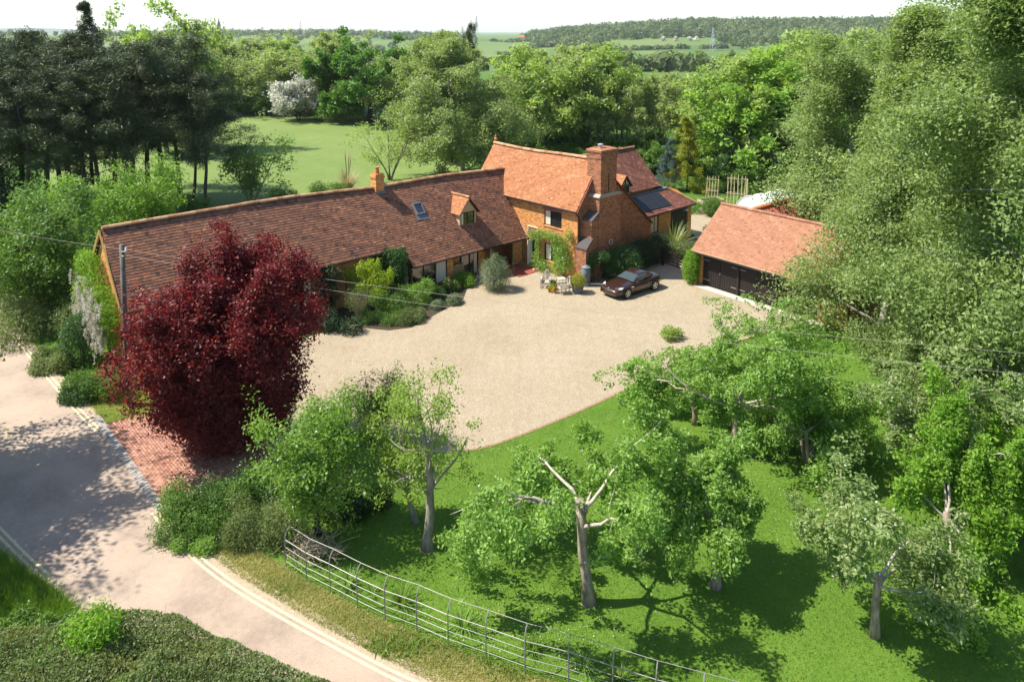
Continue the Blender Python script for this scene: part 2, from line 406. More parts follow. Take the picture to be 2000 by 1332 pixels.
def mat_tile(name, stops, moss=(0.20, 0.17, 0.09), mossamt=0.3, pscale=0.5):
    t = NT(name); co = t.coord()
    n1 = t.noise(co, pscale, 4, 0.6); n2 = t.noise(co, 20, 4, 0.7); n3 = t.noise(co, 2.6, 5, 0.75)
    f = t.math('ADD', t.math('MULTIPLY', t.attr(), 0.60), t.math('ADD', t.math('MULTIPLY', n1, 0.28), t.math('MULTIPLY', n2, 0.12)))
    c = t.ramp(f, stops)
    c = t.mix(t.ramp(n3, [(0.56, 0.0), (0.80, mossamt)]), c, moss)
    return t.done(t.bsdf(c, 0.88, 0, 0.2, t.bump(n2, 0.3, 0.01)))
M['tile_barn'] = mat_tile('barn_tile', [(0.16, (0.052, 0.034, 0.03)), (0.36, (0.145, 0.072, 0.050)), (0.54, (0.225, 0.102, 0.060)), (0.74, (0.305, 0.142, 0.078)), (0.95, (0.46, 0.28, 0.17))], (0.26, 0.20, 0.12), 0.35)
M['tile_wing'] = mat_tile('orange_tile', [(0.1, (0.17, 0.062, 0.03)), (0.35, (0.30, 0.118, 0.05)), (0.6, (0.37, 0.162, 0.076)), (0.85, (0.46, 0.25, 0.14))], (0.42, 0.30, 0.20), 0.4)
M['tile_rear'] = mat_tile('rear_tile', [(0.1, (0.06, 0.034, 0.038)), (0.4, (0.16, 0.066, 0.052)), (0.65, (0.26, 0.105, 0.066)), (0.9, (0.42, 0.26, 0.18))], (0.30, 0.22, 0.12), 0.35)
M['tile_garage'] = mat_tile('garage_tile', [(0.08, (0.16, 0.072, 0.05)), (0.3, (0.27, 0.122, 0.070)), (0.6, (0.33, 0.162, 0.094)), (0.9, (0.41, 0.24, 0.165))], (0.20, 0.13, 0.095), 0.6)
M['ridge_tile'] = mat_tile('ridge_tile', [(0.1, (0.22, 0.095, 0.05)), (0.5, (0.40, 0.20, 0.10)), (0.9, (0.50, 0.33, 0.19))], (0.40, 0.33, 0.14), 0.7, 1.0)
M['terracotta'] = mat_plain('terracotta', (0.50, 0.17, 0.06), 0.8, 0, 0.2)
M['quarry'] = mat_plain('quarry_tile', (0.30, 0.075, 0.05), 0.6, 0, 0.3, 0.25, 5)
M['black_wood'] = mat_plain('black_stained_wood', (0.020, 0.015, 0.013), 0.6, 0, 0.3, 0.4, 9)
M['brown_wood'] = mat_plain('dark_brown_wood', (0.045, 0.028, 0.018), 0.6, 0, 0.3, 0.35, 9)
M['oak'] = mat_plain('weathered_oak', (0.30, 0.20, 0.07), 0.7, 0, 0.2, 0.3, 7)
M['teak'] = mat_plain('weathered_teak', (0.40, 0.36, 0.29), 0.8, 0, 0.2, 0.2, 9)
M['cane'] = mat_plain('cane', (0.52, 0.42, 0.25), 0.7, 0, 0.2, 0.25, 5)
M['pole'] = mat_bark('pole_timber', (0.075, 0.068, 0.06), (0.20, 0.185, 0.16), 6)
M['white'] = mat_plain('white_paint', (0.74, 0.74, 0.72), 0.5, 0, 0.4, 0.05)
M['cream'] = mat_plain('cream_render', (0.66, 0.60, 0.42), 0.8, 0, 0.2, 0.08)
M['plaster'] = mat_plain('tan_plaster', (0.50, 0.36, 0.21), 0.85, 0, 0.2, 0.12)
M['lead'] = mat_plain('lead_sheet', (0.13, 0.135, 0.15), 0.8, 0.0, 0.5, 0.2, 4)
M['weathered'] = mat_plain('weathered_tile', (0.085, 0.075, 0.072), 0.9, 0, 0.15, 0.5, 14)
M['mortar'] = mat_plain('lime_mortar', (0.50, 0.45, 0.38), 0.9, 0, 0.2, 0.25, 12)
M['slate'] = mat_plain('dark_slate', (0.016, 0.018, 0.024), 0.5, 0, 0.4, 0.5, 5)
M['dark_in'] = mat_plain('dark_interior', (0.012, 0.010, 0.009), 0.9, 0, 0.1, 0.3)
M['glass'] = mat_plain('window_glass', (0.018, 0.022, 0.024), 0.04, 0, 0.5, 0.1, IOR=2.1)
M['curtain'] = mat_plain('curtain_cloth', (0.62, 0.57, 0.47), 0.9, 0, 0.1, 0.1, 20)
M['iron'] = mat_plain('grey_iron', (0.24, 0.23, 0.21), 0.5, 0.3, 0.4, 0.25, 12)
M['wire'] = mat_plain('overhead_wire', (0.30, 0.26, 0.22), 0.6, 0.0, 0.3, 0.1)
M['steel'] = mat_plain('galvanised_steel', (0.50, 0.52, 0.54), 0.5, 0.5, 0.4, 0.1)
M['butt'] = mat_plain('grey_plastic', (0.13, 0.16, 0.165), 0.5, 0, 0.4, 0.15)
M['stone'] = mat_plain('granite_sett', (0.34, 0.31, 0.27), 0.85, 0, 0.2, 0.35, 8)
M['poly'] = mat_plain('polythene_sheet', (0.70, 0.72, 0.76), 0.35, 0, 0.5, 0.06, 2)
M['red_sheet'] = mat_plain('red_sheet_roof', (0.33, 0.10, 0.065), 0.7, 0, 0.3, 0.25, 3)
M['logend'] = mat_plain('cut_log', (0.42, 0.30, 0.16), 0.9, 0, 0.1, 0.35, 20)
t = NT('paver'); co = t.coord(); n1 = t.noise(co, 22, 4, 0.7)
f = t.math('ADD', t.math('MULTIPLY', t.attr(), 0.7), t.math('MULTIPLY', n1, 0.3))
M['paver'] = t.done(t.bsdf(t.ramp(f, [(0.1, (0.27, 0.125, 0.085)), (0.5, (0.36, 0.175, 0.12)), (0.9, (0.42, 0.23, 0.165))]), 0.9, 0, 0.2, t.bump(n1, 0.3, 0.01)))

# ------------------------------------------------------------------ terrain
def smooth(a, b, x):
    t = np.clip((x - a) / (b - a), 0, 1); return t * t * (3 - 2 * t)
def terrain(x, y):
    d = np.hypot(x, y); az = np.degrees(np.arctan2(x, np.maximum(y, -1e9)))
    top = np.interp(az, [-60, -40, -12, -5, 0, 3.9, 7.8, 11.7, 19, 35, 60], [6, 6, 4, -2, -4, 13, 21, 33, 31, 32, 20])
    w = np.exp(-((np.abs(az)) / 75.0) ** 6)
    z = -22 * smooth(190, 850, d) + (top + 22) * smooth(950, 1900, d) - (top + 4) * smooth(2200, 5000, d)
    z = z + 2.2 * np.sin(x * 0.006 + 1.3) * np.cos(y * 0.0045) * smooth(400, 1200, d)
    return z * w
rad = np.concatenate([[0.05], np.geomspace(8, 190, 16), np.linspace(230, 2400, 56), np.geomspace(2700, 16000, 12)])
ang = np.radians(np.arange(0, 360, 1.5))
RR, AA = np.meshgrid(rad, ang, indexing='ij')
X, Y = RR * np.sin(AA), RR * np.cos(AA)
Z = terrain(X, Y)
nr, na = RR.shape
V = np.stack([X, Y, Z], -1).reshape(-1, 3)
i, j = np.meshgrid(np.arange(nr - 1), np.arange(na), indexing='ij')
j2 = (j + 1) % na
F = np.stack([i * na + j, i * na + j2, (i + 1) * na + j2, (i + 1) * na + j], -1).reshape(-1, 4)[:, ::-1]
me = np_mesh('ground', V, F, M['country'], smooth=True)
link('ground', me, kind='structure')
# the blue ridge on the far left
hb = []
for k in range(90):
    u = -900 + k * 22
    a = (u - 1000) / FPX
    zz = 16.5 + 10 * 5.5 * (0.55 * math.exp(-((u - 55) / 150.0) ** 2) * 1.9 + 0.4 * math.exp(-((u + 420) / 300.0) ** 2)) + 6 * math.sin(k * 0.7) * 0.4 - 22
    hb.append((a, zz))
hm = MB()
for k in range(len(hb) - 1):
    (a0, z0), (a1, z1) = hb[k], hb[k + 1]
    hm.add([(a0 * 7000, 7000, -20), (a1 * 7000, 7000, -20), (a1 * 7900, 7900, z1), (a0 * 7900, 7900, z0), (a1 * 9500, 9500, -20), (a0 * 9500, 9500, -20)],
           [(0, 1, 2, 3), (3, 2, 4, 5)])
t = NT('distant_hill'); M['far_hill'] = t.done(t.bsdf(t.ramp(t.noise(t.coord(), 0.004, 5, 0.7), [(0.3, (0.03, 0.06, 0.02)), (0.7, (0.07, 0.11, 0.04))]), 0.95, 0, 0.1))
hm.build('hills', M['far_hill'], kind='structure', smooth=True)

def sheet(name, pts, z, mat, px=True, kind='structure'):
    P = [G(*p) if px else Vector(p) for p in pts]
    bm = bmesh.new()
    vs_ = [bm.verts.new((p.x, p.y, z)) for p in P]
    f = bm.faces.new(vs_); f.normal_update()
    if f.normal.z < 0: f.normal_flip()
    bmesh.ops.triangulate(bm, faces=[f])
    me = bpy.data.meshes.new(name); bm.to_mesh(me); bm.free()
    me.materials.append(mat)
    return link(name, me, kind=kind)
def smooth_line(pts, n=8):
    """Catmull-Rom through the points"""
    P = [Vector(p) for p in pts]; P = [P[0] * 2 - P[1]] + P + [P[-1] * 2 - P[-2]]
    out = []
    for i in range(1, len(P) - 2):
        for k in range(n):
            t = k / n
            a, b, c, d = P[i - 1], P[i], P[i + 1], P[i + 2]
            out.append(0.5 * ((2 * b) + (c - a) * t + (2 * a - 5 * b + 4 * c - d) * t * t + (3 * b - a - 3 * c + d) * t ** 3))
    out.append(P[-2]); return out
def ribbon(name, line, w, z, mat, kind='structure'):
    m = MB(); L = []
    for k, p in enumerate(line):
        t = (line[min(k + 1, len(line) - 1)] - line[max(k - 1, 0)]); t.z = 0; t.normalize()
        n_ = Vector((-t.y, t.x, 0)) * (w / 2); L.append((p + n_, p - n_))
    for k in range(len(L) - 1):
        a, b = L[k], L[k + 1]
        m.add([(a[1].x, a[1].y, z), (b[1].x, b[1].y, z), (b[0].x, b[0].y, z), (a[0].x, a[0].y, z)], [(0, 1, 2, 3)])
    return m.build(name, mat, kind=kind)

LAWN_EDGE = [(1640, 628), (1590, 630), (1545, 638), (1490, 650), (1400, 684), (1310, 722), (1225, 760), (1150, 795), (1080, 825), (985, 862), (920, 879), (860, 884), (800, 872), (755, 850), (700, 842), (640, 850), (580, 880), (500, 930)]
lawn_edge = smooth_line([G(*p) for p in LAWN_EDGE], 5)
FENCE_PX = [(559, 1108), (599, 1135), (645, 1157), (698, 1186), (752, 1212), (814, 1234), (875, 1262), (949, 1287), (1025, 1315), (1110, 1338), (1196, 1366), (1280, 1394), (1372, 1420), (1475, 1450), (1590, 1482), (1720, 1515)]
fence_line = [G(*p) for p in FENCE_PX]
ROAD_R = [(-260, 560), (-120, 570), (-20, 590), (20, 640), (60, 690), (100, 735), (150, 788), (200, 848), (262, 908), (325, 978), (352, 1030), (395, 1080), (450, 1125), (540, 1180), (640, 1238), (750, 1296), (860, 1350), (1010, 1420), (1250, 1520)]
road_r = smooth_line([G(*p) for p in ROAD_R], 5)
ROAD_L = [(-700, 640), (-560, 760), (-420, 860), (-200, 985), (-60, 1045), (20, 1095), (85, 1150), (150, 1200), (260, 1262), (400, 1340), (560, 1430), (800, 1560), (1000, 1680)]
road_l = smooth_line([G(*p) for p in ROAD_L], 5)
flat = lambda line: [(p.x, p.y, 0) for p in line]
sheet('lawn', [(p.x, p.y, 0) for p in lawn_edge] + flat([G(420, 1000), G(520, 1085)]) + flat(fence_line) + flat([G(2300, 1515), G(2300, 620), G(1900, 600)]), 0.004, M['lawn'], px=False)
sheet('meadow', [(60, 232), (300, 226), (480, 222), (620, 231), (730, 240), (880, 262), (940, 300), (880, 372), (740, 405), (500, 425), (250, 440), (100, 380)], 0.006, M['meadow'])
sheet('road', flat(road_r) + flat(road_l)[::-1], 0.008, M['road'], px=False)
verge_in = [p for p in road_r if p.y < 24.9]
sheet('verge', flat(verge_in) + flat(fence_line[::-1]) + flat([G(520, 1085), G(420, 1000), G(350, 985)]), 0.007, M['verge'], px=False)
sheet('gravel_drive', flat(lawn_edge) + flat([G(430, 960), G(330, 900), G(300, 850), G(330, 770), G(470, 700)])
      + flat([HL(-12, 3.8), HL(-9.4, 3.9), HL(-5.9, 5.0), HL(-5.6, 5.6), HL(0, 5.2), HL(0.2, 0), HL(8.4, -0.2), HL(9.5, 0.6), HL(15, 0.6), HL(20, 3.0)])
      + flat([G(1400, 420), G(1372, 455), G(1352, 470), G(1352, 540), G(1378, 556), G(1600, 626)]), 0.010, M['gravel'], px=False)
ribbon('roadside_dirt', [p + Vector((0.14, 0.10, 0)) for p in road_r], 0.45, 0.0125, M['dirt'])
ribbon('lawn_edging', lawn_edge[:52], 0.13, 0.016, M['earth'])
def lines(px, off=0.09):
    L = smooth_line([G(*p) for p in px], 6)
    for s in (-1, 1):
        Ls = []
        for k, p in enumerate(L):
            t = (L[min(k + 1, len(L) - 1)] - L[max(k - 1, 0)]).normalized()
            Ls.append(p + Vector((-t.y, t.x, 0)) * off * s)
        ribbon('road_marking', Ls, 0.085, 0.0165, M['paint'])
lines([(28, 655), (60, 695), (100, 742), (140, 788), (172, 822), (196, 845)])
lines([(302, 1000), (335, 1040), (380, 1086), (450, 1140), (545, 1198), (650, 1256), (755, 1312), (850, 1356), (960, 1408)])
lines([(-60, 985), (-20, 1020), (25, 1066), (60, 1100), (92, 1128)])
sheet('flower_bed', flat([HL(-26, 6.3), HL(-26, 5.6), HL(-20, 4.4), HL(-14, 3.4)]) + flat([G(650, 655), G(700, 640), G(760, 646), G(805, 640), G(845, 618), G(905, 585), G(912, 565)]) + flat([HL(-6.6, 5.0), HL(-10, 5.0), HL(-10, 6.3)]), 0.02, M['soil'], px=False)
sheet('garden_path', [(1370, 480), (1350, 450), (1330, 440), (1368, 405), (1395, 408), (1400, 440)], 0.013, M['gravel'])
# ---- brick apron of the drive
PA, PB = G(207, 830), G(323, 992)
pe = (PB - PA); plen = pe.length; pe.normalize(); pp = Vector((-pe.y, pe.x, 0))
if pp.x < 0: pp = -pp
apron = empty('paved_apron', PA, math.atan2(pe.y, pe.x)); apron['kind'] = 'structure'
sgn = 1 if (Vector((-pe.y, pe.x, 0)) - pp).length < 0.1 else -1
mm = MB(); mm.add([(-0.1, sgn * 0.02, 0.012), (plen, sgn * 0.02, 0.012), (plen, sgn * 5.8, 0.012), (-0.1, sgn * 5.8, 0.012)], [(0, 1, 2, 3) if sgn > 0 else (3, 2, 1, 0)])
mm.build('bedding_sand', M['soil'], apron)
rng = np.random.default_rng(5)
pav = []
for q in range(7):
    m = MB(); m.cur = q / 6.0
    m.add([(-.104, -.051, -.03), (.104, -.051, -.03), (.104, .051, -.03), (-.104, .051, -.03), (-.098, -.045, .012), (.098, -.045, .012), (.098, .045, .012), (-.098, .045, .012)],
          [(4, 5, 6, 7), (0, 1, 5, 4), (1, 2, 6, 5), (2, 3, 7, 6), (3, 0, 4, 7)])
    pav.append(m.mesh('brick_paver', M['paver']))
cells = []
for a in range(int(plen / 0.215)):
    for b in range(int(5.6 / 0.108)):
        x = 0.11 + a * 0.215 + (0.1075 if b % 2 else 0); y = 0.07 + b * 0.108
        if x < plen - 0.1: cells.append((x, y))
cells.sort(key=lambda c: c[1] * 1.9 - c[0] * 0.25)
restm = MB()
for n_, (x, y) in enumerate(cells):
    dz = float(rng.normal(0.012, 0.003)); q = int(rng.integers(0, 7))
    if n_ < 300:
        o = link('paver', pav[q], apron, loc=(x, sgn * y, dz)); o.rotation_euler = (rng.normal(0, .015), rng.normal(0, .015), rng.normal(0, .012))
    else:
        restm.cur = q / 6.0; w, l = 0.098, 0.045; yy = sgn * y
        restm.add([(x - w, yy - l, -.02), (x + w, yy - l, -.02), (x + w, yy + l, -.02), (x - w, yy + l, -.02), (x - w, yy - l, dz + .012), (x + w, yy - l, dz + .012), (x + w, yy + l, dz + .012), (x - w, yy + l, dz + .012)],
                  [(4, 5, 6, 7), (0, 1, 5, 4), (1, 2, 6, 5), (2, 3, 7, 6), (3, 0, 4, 7)])
restm.build('paver_field', M['paver'], apron, kind='stuff')
sm_ = MB(); sm_.box(-.085, .085, -.075, .075, -.04, .045)
sett = sm_.mesh('granite_sett', M['stone'])
for k in range(int((plen + 1.0) / 0.185)):
    for row in (0, 1):
        o = link('sett', sett, apron, loc=(-0.8 + k * 0.185 + row * 0.06, -sgn * (0.06 + row * 0.16), float(rng.normal(0.0, 0.008))))
        o.rotation_euler = (0, 0, float(rng.normal(0, .06)))
# porch floor of quarry tiles (each tile a piece)
pf = empty('porch_floor', HL(-3.4, 3.0), HANG); pf['kind'] = 'structure'
mt = MB(); mt.box(-.142, .142, -.142, .142, -.03, .03); qt = mt.mesh('quarry_tile', M['quarry'])
for a in range(11):
    for b in range(11):
        if b < 2 and a < 3: continue
        link('floor_tile', qt, pf, loc=(0.15 + a * 0.3, 0.15 + b * 0.3, float(rng.normal(0.03, 0.003))))
m = MB(); m.box(0, 3.4, 0.6, 4.2, -.02, 0.035); m.build('mortar_bed', M['mortar'], pf)
# ------------------------------------------------------------------ building helpers
def lerp_pts(tab):
    tab = np.asarray(tab, float)
    def f(x):
        x = np.asarray(x, float)
        return np.stack([np.interp(x, tab[:, 0], tab[:, k]) for k in range(1, tab.shape[1])], -1)
    return f
def line_fn(a, b):
    a, b = np.asarray(a, float), np.asarray(b, float)
    return lambda t: a + (b - a) * np.asarray(t, float)[..., None]
def tile_roof(parent, org, eave, ridge, L, mat, gauge=0.13, tw=0.17, seed=1, deck=M['brown_wood'], flip=False, tiles=True, thick=0.024, amp=1.0):
    """eave(t), ridge(t) give points for t in 0..1; tiles are laid in courses from eave to ridge"""
    rng = np.random.default_rng(seed); org = np.asarray(org, float)
    tt = np.linspace(0, 1, 25)
    E_, R_ = eave(tt) - org, ridge(tt) - org
    nrm = np.cross(E_[-1] - E_[0], R_[12] - E_[12]); nrm /= np.linalg.norm(nrm)
    if nrm[2] < 0: nrm = -nrm
    # deck slab
    n = len(tt); th = 0.09
    V = np.vstack([E_ - nrm * .012, R_ - nrm * .012, E_ - nrm * th, R_ - nrm * th])
    F = []
    for k in range(n - 1):
        F += [(k, k + 1, n + k + 1, n + k), (2 * n + k, 3 * n + k, 3 * n + k + 1, 2 * n + k + 1), (k, 2 * n + k, 2 * n + k + 1, k + 1), (n + k, n + k + 1, 3 * n + k + 1, 3 * n + k)]
    F += [(0, n, 3 * n, 2 * n), (n - 1, 3 * n - 1, 4 * n - 1, 2 * n - 1)]
    link('roof_deck', np_mesh('roof_deck', V, F, deck if tiles else mat), parent)
    if not tiles: return
    sl = np.linalg.norm(R_[12] - E_[12])
    nc = int(sl / gauge); nt = int(L / tw)
    j, i = np.meshgrid(np.arange(nc), np.arange(-1, nt + 1), indexing='ij')
    j, i = j.ravel(), i.ravel()
    sh = np.where(j % 2, 0.5, 0.0) + np.repeat(rng.normal(0, 0.08, nc), nt + 2)
    t0 = (i + sh) / nt; t1 = (i + sh + 0.965) / nt
    ok = (t1 > 0.003) & (t0 < 0.997)
    j, t0, t1 = j[ok], np.clip(t0[ok], 0, 1), np.clip(t1[ok], 0, 1)
    m = len(j)
    s0 = j / nc + rng.normal(0, .0035, m) * amp; s1 = np.minimum((j + 1.3) / nc, 1.0)
    s0 = np.where(j == 0, -0.012, s0)
    def P(t, s): return (eave(t) - org) * (1 - s)[:, None] + (ridge(t) - org) * s[:, None]
    lift = thick + rng.normal(0, .004, m) * amp + (rng.random(m) < .03) * .012 * amp
    lo = nrm * lift[:, None]; hi = nrm * (0.003 + rng.random(m) * .003)[:, None]
    side = nrm * (rng.normal(0, .003, m) * amp)[:, None]
    a, b, c, d = P(t0, s0) + lo + side, P(t1, s0) + lo - side, P(t1, s1) + hi, P(t0, s1) + hi
    e, g = P(t0, s0) - nrm * .004, P(t1, s0) - nrm * .004
    V = np.stack([a, b, c, d, e, g], 1).reshape(-1, 3)
    base = np.arange(m)[:, None] * 6
    F = np.concatenate([base + np.array([[0, 1, 2, 3]]), base + np.array([[4, 5, 1, 0]])])
    if flip: F = F[:, ::-1]
    v = np.clip(rng.normal(.5, .15, m) + (rng.random(m) < .05) * rng.normal(0, .3, m), 0, 1)
    # small runs of alike tiles
    v = np.clip(v + 0.13 * np.sin(t0 * 37 + j * .9) * np.sin(j * .37 + t0 * 11), 0, 1)
    o = link('tile_courses', np_mesh('tile_courses', V, F, mat, np.concatenate([v, v])), parent, kind='stuff')
    return o
def ridge_tiles(parent, org, fn, L, mat, step=0.34, r=0.13, seed=2, up=0.03):
    """half-round ridge tiles, each a piece; fn(t) for t in 0..1"""
    rng = random.Random(seed); ms = []
    for q in range(4):
        m = MB(); m.cur = 0.15 + q * 0.25; n = 7
        pts = []
        for x, rr in ((0, r), (1, r * 1.04)):
            for k in range(n):
                a = math.pi * (-0.08 + 1.16 * k / (n - 1))
                pts.append((x, rr * math.cos(a), rr * 0.85 * math.sin(a)))
        m.add(pts, [(k, k + 1, n + k + 1, n + k) for k in range(n - 1)] + [tuple(range(n)), tuple(range(n, 2 * n))[::-1]])
        ms.append(m.mesh('ridge_tile', mat))
    N = int(L / step)
    for k in range(N):
        p0, p1 = Vector(fn(np.array([k / N]))[0]) - Vector(org), Vector(fn(np.array([(k + 0.985) / N]))[0]) - Vector(org)
        d = p1 - p0
        o = link('ridge_tile', ms[rng.randrange(4)], parent, loc=(p0.x, p0.y, p0.z + up + rng.uniform(-.008, .008)))
        o.rotation_euler = (rng.gauss(0, .03), -math.asin(d.z / d.length), math.atan2(d.y, d.x) + rng.gauss(0, .012))
        o.scale = (d.length, 1, 1)
def wall(m, axis, c, lo, hi, z0, z1, holes=(), depth=0.14, inward=1, top=None):
    """flat wall in plane axis=c with rectangular holes (a0,a1,z0,z1); reveals run inward"""
    xs = sorted({lo, hi, *[h[0] for h in holes], *[h[1] for h in holes]})
    zs = sorted({z0, z1, *[h[2] for h in holes], *[h[3] for h in holes]})
    pt = (lambda a, z, o=0: (c + o, a, z)) if axis == 'x' else (lambda a, z, o=0: (a, c + o, z))
    for i in range(len(xs) - 1):
        for k in range(len(zs) - 1):
            ca, cz = (xs[i] + xs[i + 1]) / 2, (zs[k] + zs[k + 1]) / 2
            if any(h[0] < ca < h[1] and h[2] < cz < h[3] for h in holes): continue
            m.add([pt(xs[i], zs[k]), pt(xs[i + 1], zs[k]), pt(xs[i + 1], zs[k + 1]), pt(xs[i], zs[k + 1])], [(0, 1, 2, 3)])
    d = depth * inward
    for h in holes:
        q = [(h[0], h[2]), (h[1], h[2]), (h[1], h[3]), (h[0], h[3])]
        for i in range(4):
            a, b = q[i], q[(i + 1) % 4]
            m.add([pt(*a), pt(*b), pt(*b, d), pt(*a, d)], [(0, 1, 2, 3)])
def window(parent, org, axis, c, h, inward, cols=2, rows=1, frame=0.055, mat=None, curtains=(), sill=True, set_in=0.07, name='window', pane_mat=None, sillmat=None):
    """framed window in a hole h of a wall: frame > panes"""
    a0, a1, z0, z1 = h; mat = mat or M['brown_wood']
    f = MB(org); o1, o2 = set_in * inward, (set_in + 0.06) * inward
    def bx(mb, x0, x1, y0, y1, p0=o1, p1=o2):
        p0, p1 = min(p0, p1), max(p0, p1)
        if axis == 'x': mb.box(c + p0, c + p1, x0, x1, y0, y1)
        else: mb.box(x0, x1, c + p0, c + p1, y0, y1)
    bx(f, a0, a0 + frame, z0, z1); bx(f, a1 - frame, a1, z0, z1)
    bx(f, a0 + frame, a1 - frame, z0, z0 + frame); bx(f, a0 + frame, a1 - frame, z1 - frame, z1)
    w = (a1 - a0 - frame) / cols; hh = (z1 - z0 - frame) / rows
    for k in range(1, cols): bx(f, a0 + w * k, a0 + w * k + frame, z0 + frame, z1 - frame)
    for k in range(1, rows):
        for q in range(cols): bx(f, a0 + w * q + frame, a0 + w * (q + 1), z0 + hh * k, z0 + hh * k + frame * .7)
    fo = f.build(name, mat, parent)
    for q in range(cols):
        for k in range(rows):
            p = MB(org); bx(p, a0 + w * q + frame, a0 + w * (q + 1), z0 + hh * k + frame * .8, z0 + hh * (k + 1), (set_in + .022) * inward, (set_in + .032) * inward)
            p.build('pane', pane_mat or M['glass'], fo)
    for (u0, u1) in curtains:
        p = MB(org); n = 7
        for q in range(n):
            b0 = a0 + (a1 - a0) * (u0 + (u1 - u0) * q / n); b1 = a0 + (a1 - a0) * (u0 + (u1 - u0) * (q + 1) / n)
            dd = (0.014 if q % 2 else 0.004) * inward
            bx(p, b0, b1, z0 + frame, z1 - frame, (set_in + .0) * inward + dd, (set_in + .02) * inward)
        p.build('curtain', M['curtain'], fo)
    if sill:
        s = MB(org); bx(s, a0 - .08, a1 + .08, z0 - .07, z0 - .002, -.06 * inward, .10 * inward); s.build('sill', sillmat or M['brick'], fo)
    return fo

# ================================================================== the long barn range
BO = (-26.0, 6.3, 0)
barn = empty('long_barn', HL(*BO), HANG, 'long low brick barn under a wavy brown tiled roof behind the red tree', 'barn')
ridge_tab = lerp_pts([(-26.05, -26.05, 9.2, 6.49), (-23.8, -23.8, 9.2, 6.51), (-20.9, -20.9, 9.1, 6.54), (-18.5, -18.5, 9.05, 6.58), (-16, -16, 9.0, 6.57), (-13, -13, 8.9, 6.47), (-10, -10, 8.8, 6.35), (-8.7, -8.7, 8.75, 6.38), (-4.4, -4.4, 8.5, 6.46), (1.3, 1.3, 8.2, 6.30)])
eaveL = line_fn((-26.25, 6.0, 3.02), (-9.92, 5.70, 3.07)); ridgeL = lambda t: ridge_tab(-26.15 + np.asarray(t) * 16.24)
eaveR = line_fn((-9.98, 4.72, 2.0), (-0.02, 4.72, 2.0)); ridgeR = lambda t: ridge_tab(-9.92 + np.asarray(t) * 11.1)
tile_roof(barn, BO, eaveL, ridgeL, 16.3, M['tile_barn'], 0.165, 0.19, 11, thick=.026, amp=.5)
tile_roof(barn, BO, eaveR, ridgeR, 10.4, M['tile_barn'], 0.165, 0.19, 12, thick=.026, amp=.5)
backeave = line_fn((-26.25, 12.4, 3.0), (0.4, 11.6, 3.0))
tile_roof(barn, BO, backeave, lambda t: ridge_tab(-26.15 + np.asarray(t) * 27.2), 27, M['tile_barn'], seed=13, tiles=False)
ridge_tiles(barn, BO, lambda t: ridge_tab(-26.1 + np.asarray(t) * 27.2), 27.2, M['ridge_tile'], 0.36, 0.14, 3)
w = MB(BO)
holesL = [(-17.95, -15.95, 0.0, 2.35)]
wall(w, 'y', 6.3, -26.0, -9.9, 0, 3.3, holesL, 0.3)
w.add([(-26, 6.3, 0), (-26, 12.1, 0), (-26, 12.1, 3.2), (-26, 9.2, 6.35), (-26, 6.3, 3.3)], [(4, 3, 2, 1, 0)])
w.add([(-26, 12.1, 0), (0, 11.4, 0), (0, 11.4, 3.2), (-26, 12.1, 3.2)], [(0, 1, 2, 3)])
w.add([(-9.9, 6.3, 0), (-9.9, 6.3, 3.3), (-9.9, 5.0, 2.2), (-9.9, 5.0, 0)], [(0, 1, 2, 3)])
wall(w, 'y', 5.0, -9.9, -6.55, 0, 2.2, [(-9.82, -7.05, 0.32, 1.98)], 0.2)
w.add([(-6.55, 5.0, 0), (-6.55, 5.6, 0), (-6.55, 5.6, 2.8), (-6.55, 5.0, 2.2)], [(0, 1, 2, 3)])
wall(w, 'y', 5.6, -6.55, -5.5, 0, 2.85)
wall(w, 'y', 5.6, -3.95, -3.3, 0, 2.85)
wall(w, 'y', 7.4, -5.5, 0, 0, 4.4)
w.add([(-3.3, 5.6, 0), (-3.3, 7.4, 0), (-3.3, 7.4, 4), (-3.3, 5.6, 2.85)], [(0, 1, 2, 3)])
wall(w, 'y', 5.15, -1.05, -0.15, 0.0, 2.3)
w.build('wall', M['brick'], barn)
# boarding and cream doors of the wide opening, black boards each a piece
for k in range(22):
    x = -18.15 + k * 0.115
    b = MB(BO); b.box(x, x + .105, 6.21 - (k % 2) * .008, 6.27, 2.28, 3.18); b.build('board', M['brown_wood'], barn)
dr = MB(BO); dr.box(-17.9, -16.75, 6.52, 6.57, 0.03, 2.33); d1 = dr.build('door', M['cream'], barn, label='cream painted door')
dr = MB(BO); dr.box(-16.42, -16.0, 6.42, 6.47, 0.03, 2.33); dr.build('door', M['cream'], barn, label='cream painted door')
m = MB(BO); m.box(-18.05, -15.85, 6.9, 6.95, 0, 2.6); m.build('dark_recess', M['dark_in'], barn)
m = MB(BO); m.tube([(-26.2, 5.9, 2.93), (-18, 5.78, 2.94), (-9.9, 5.62, 2.97)], 0.055, 6); m.build('gutter', M['black_wood'], barn)
m = MB(BO); m.tube([(-9.95, 4.62, 1.93), (-0.1, 4.62, 1.93)], 0.055, 6); m.build('gutter', M['black_wood'], barn)
m = MB(BO); m.tube([(-25.75, 6.18, 2.9), (-25.75, 6.2, 0.02)], 0.045, 6); m.build('downpipe', M['black_wood'], barn)
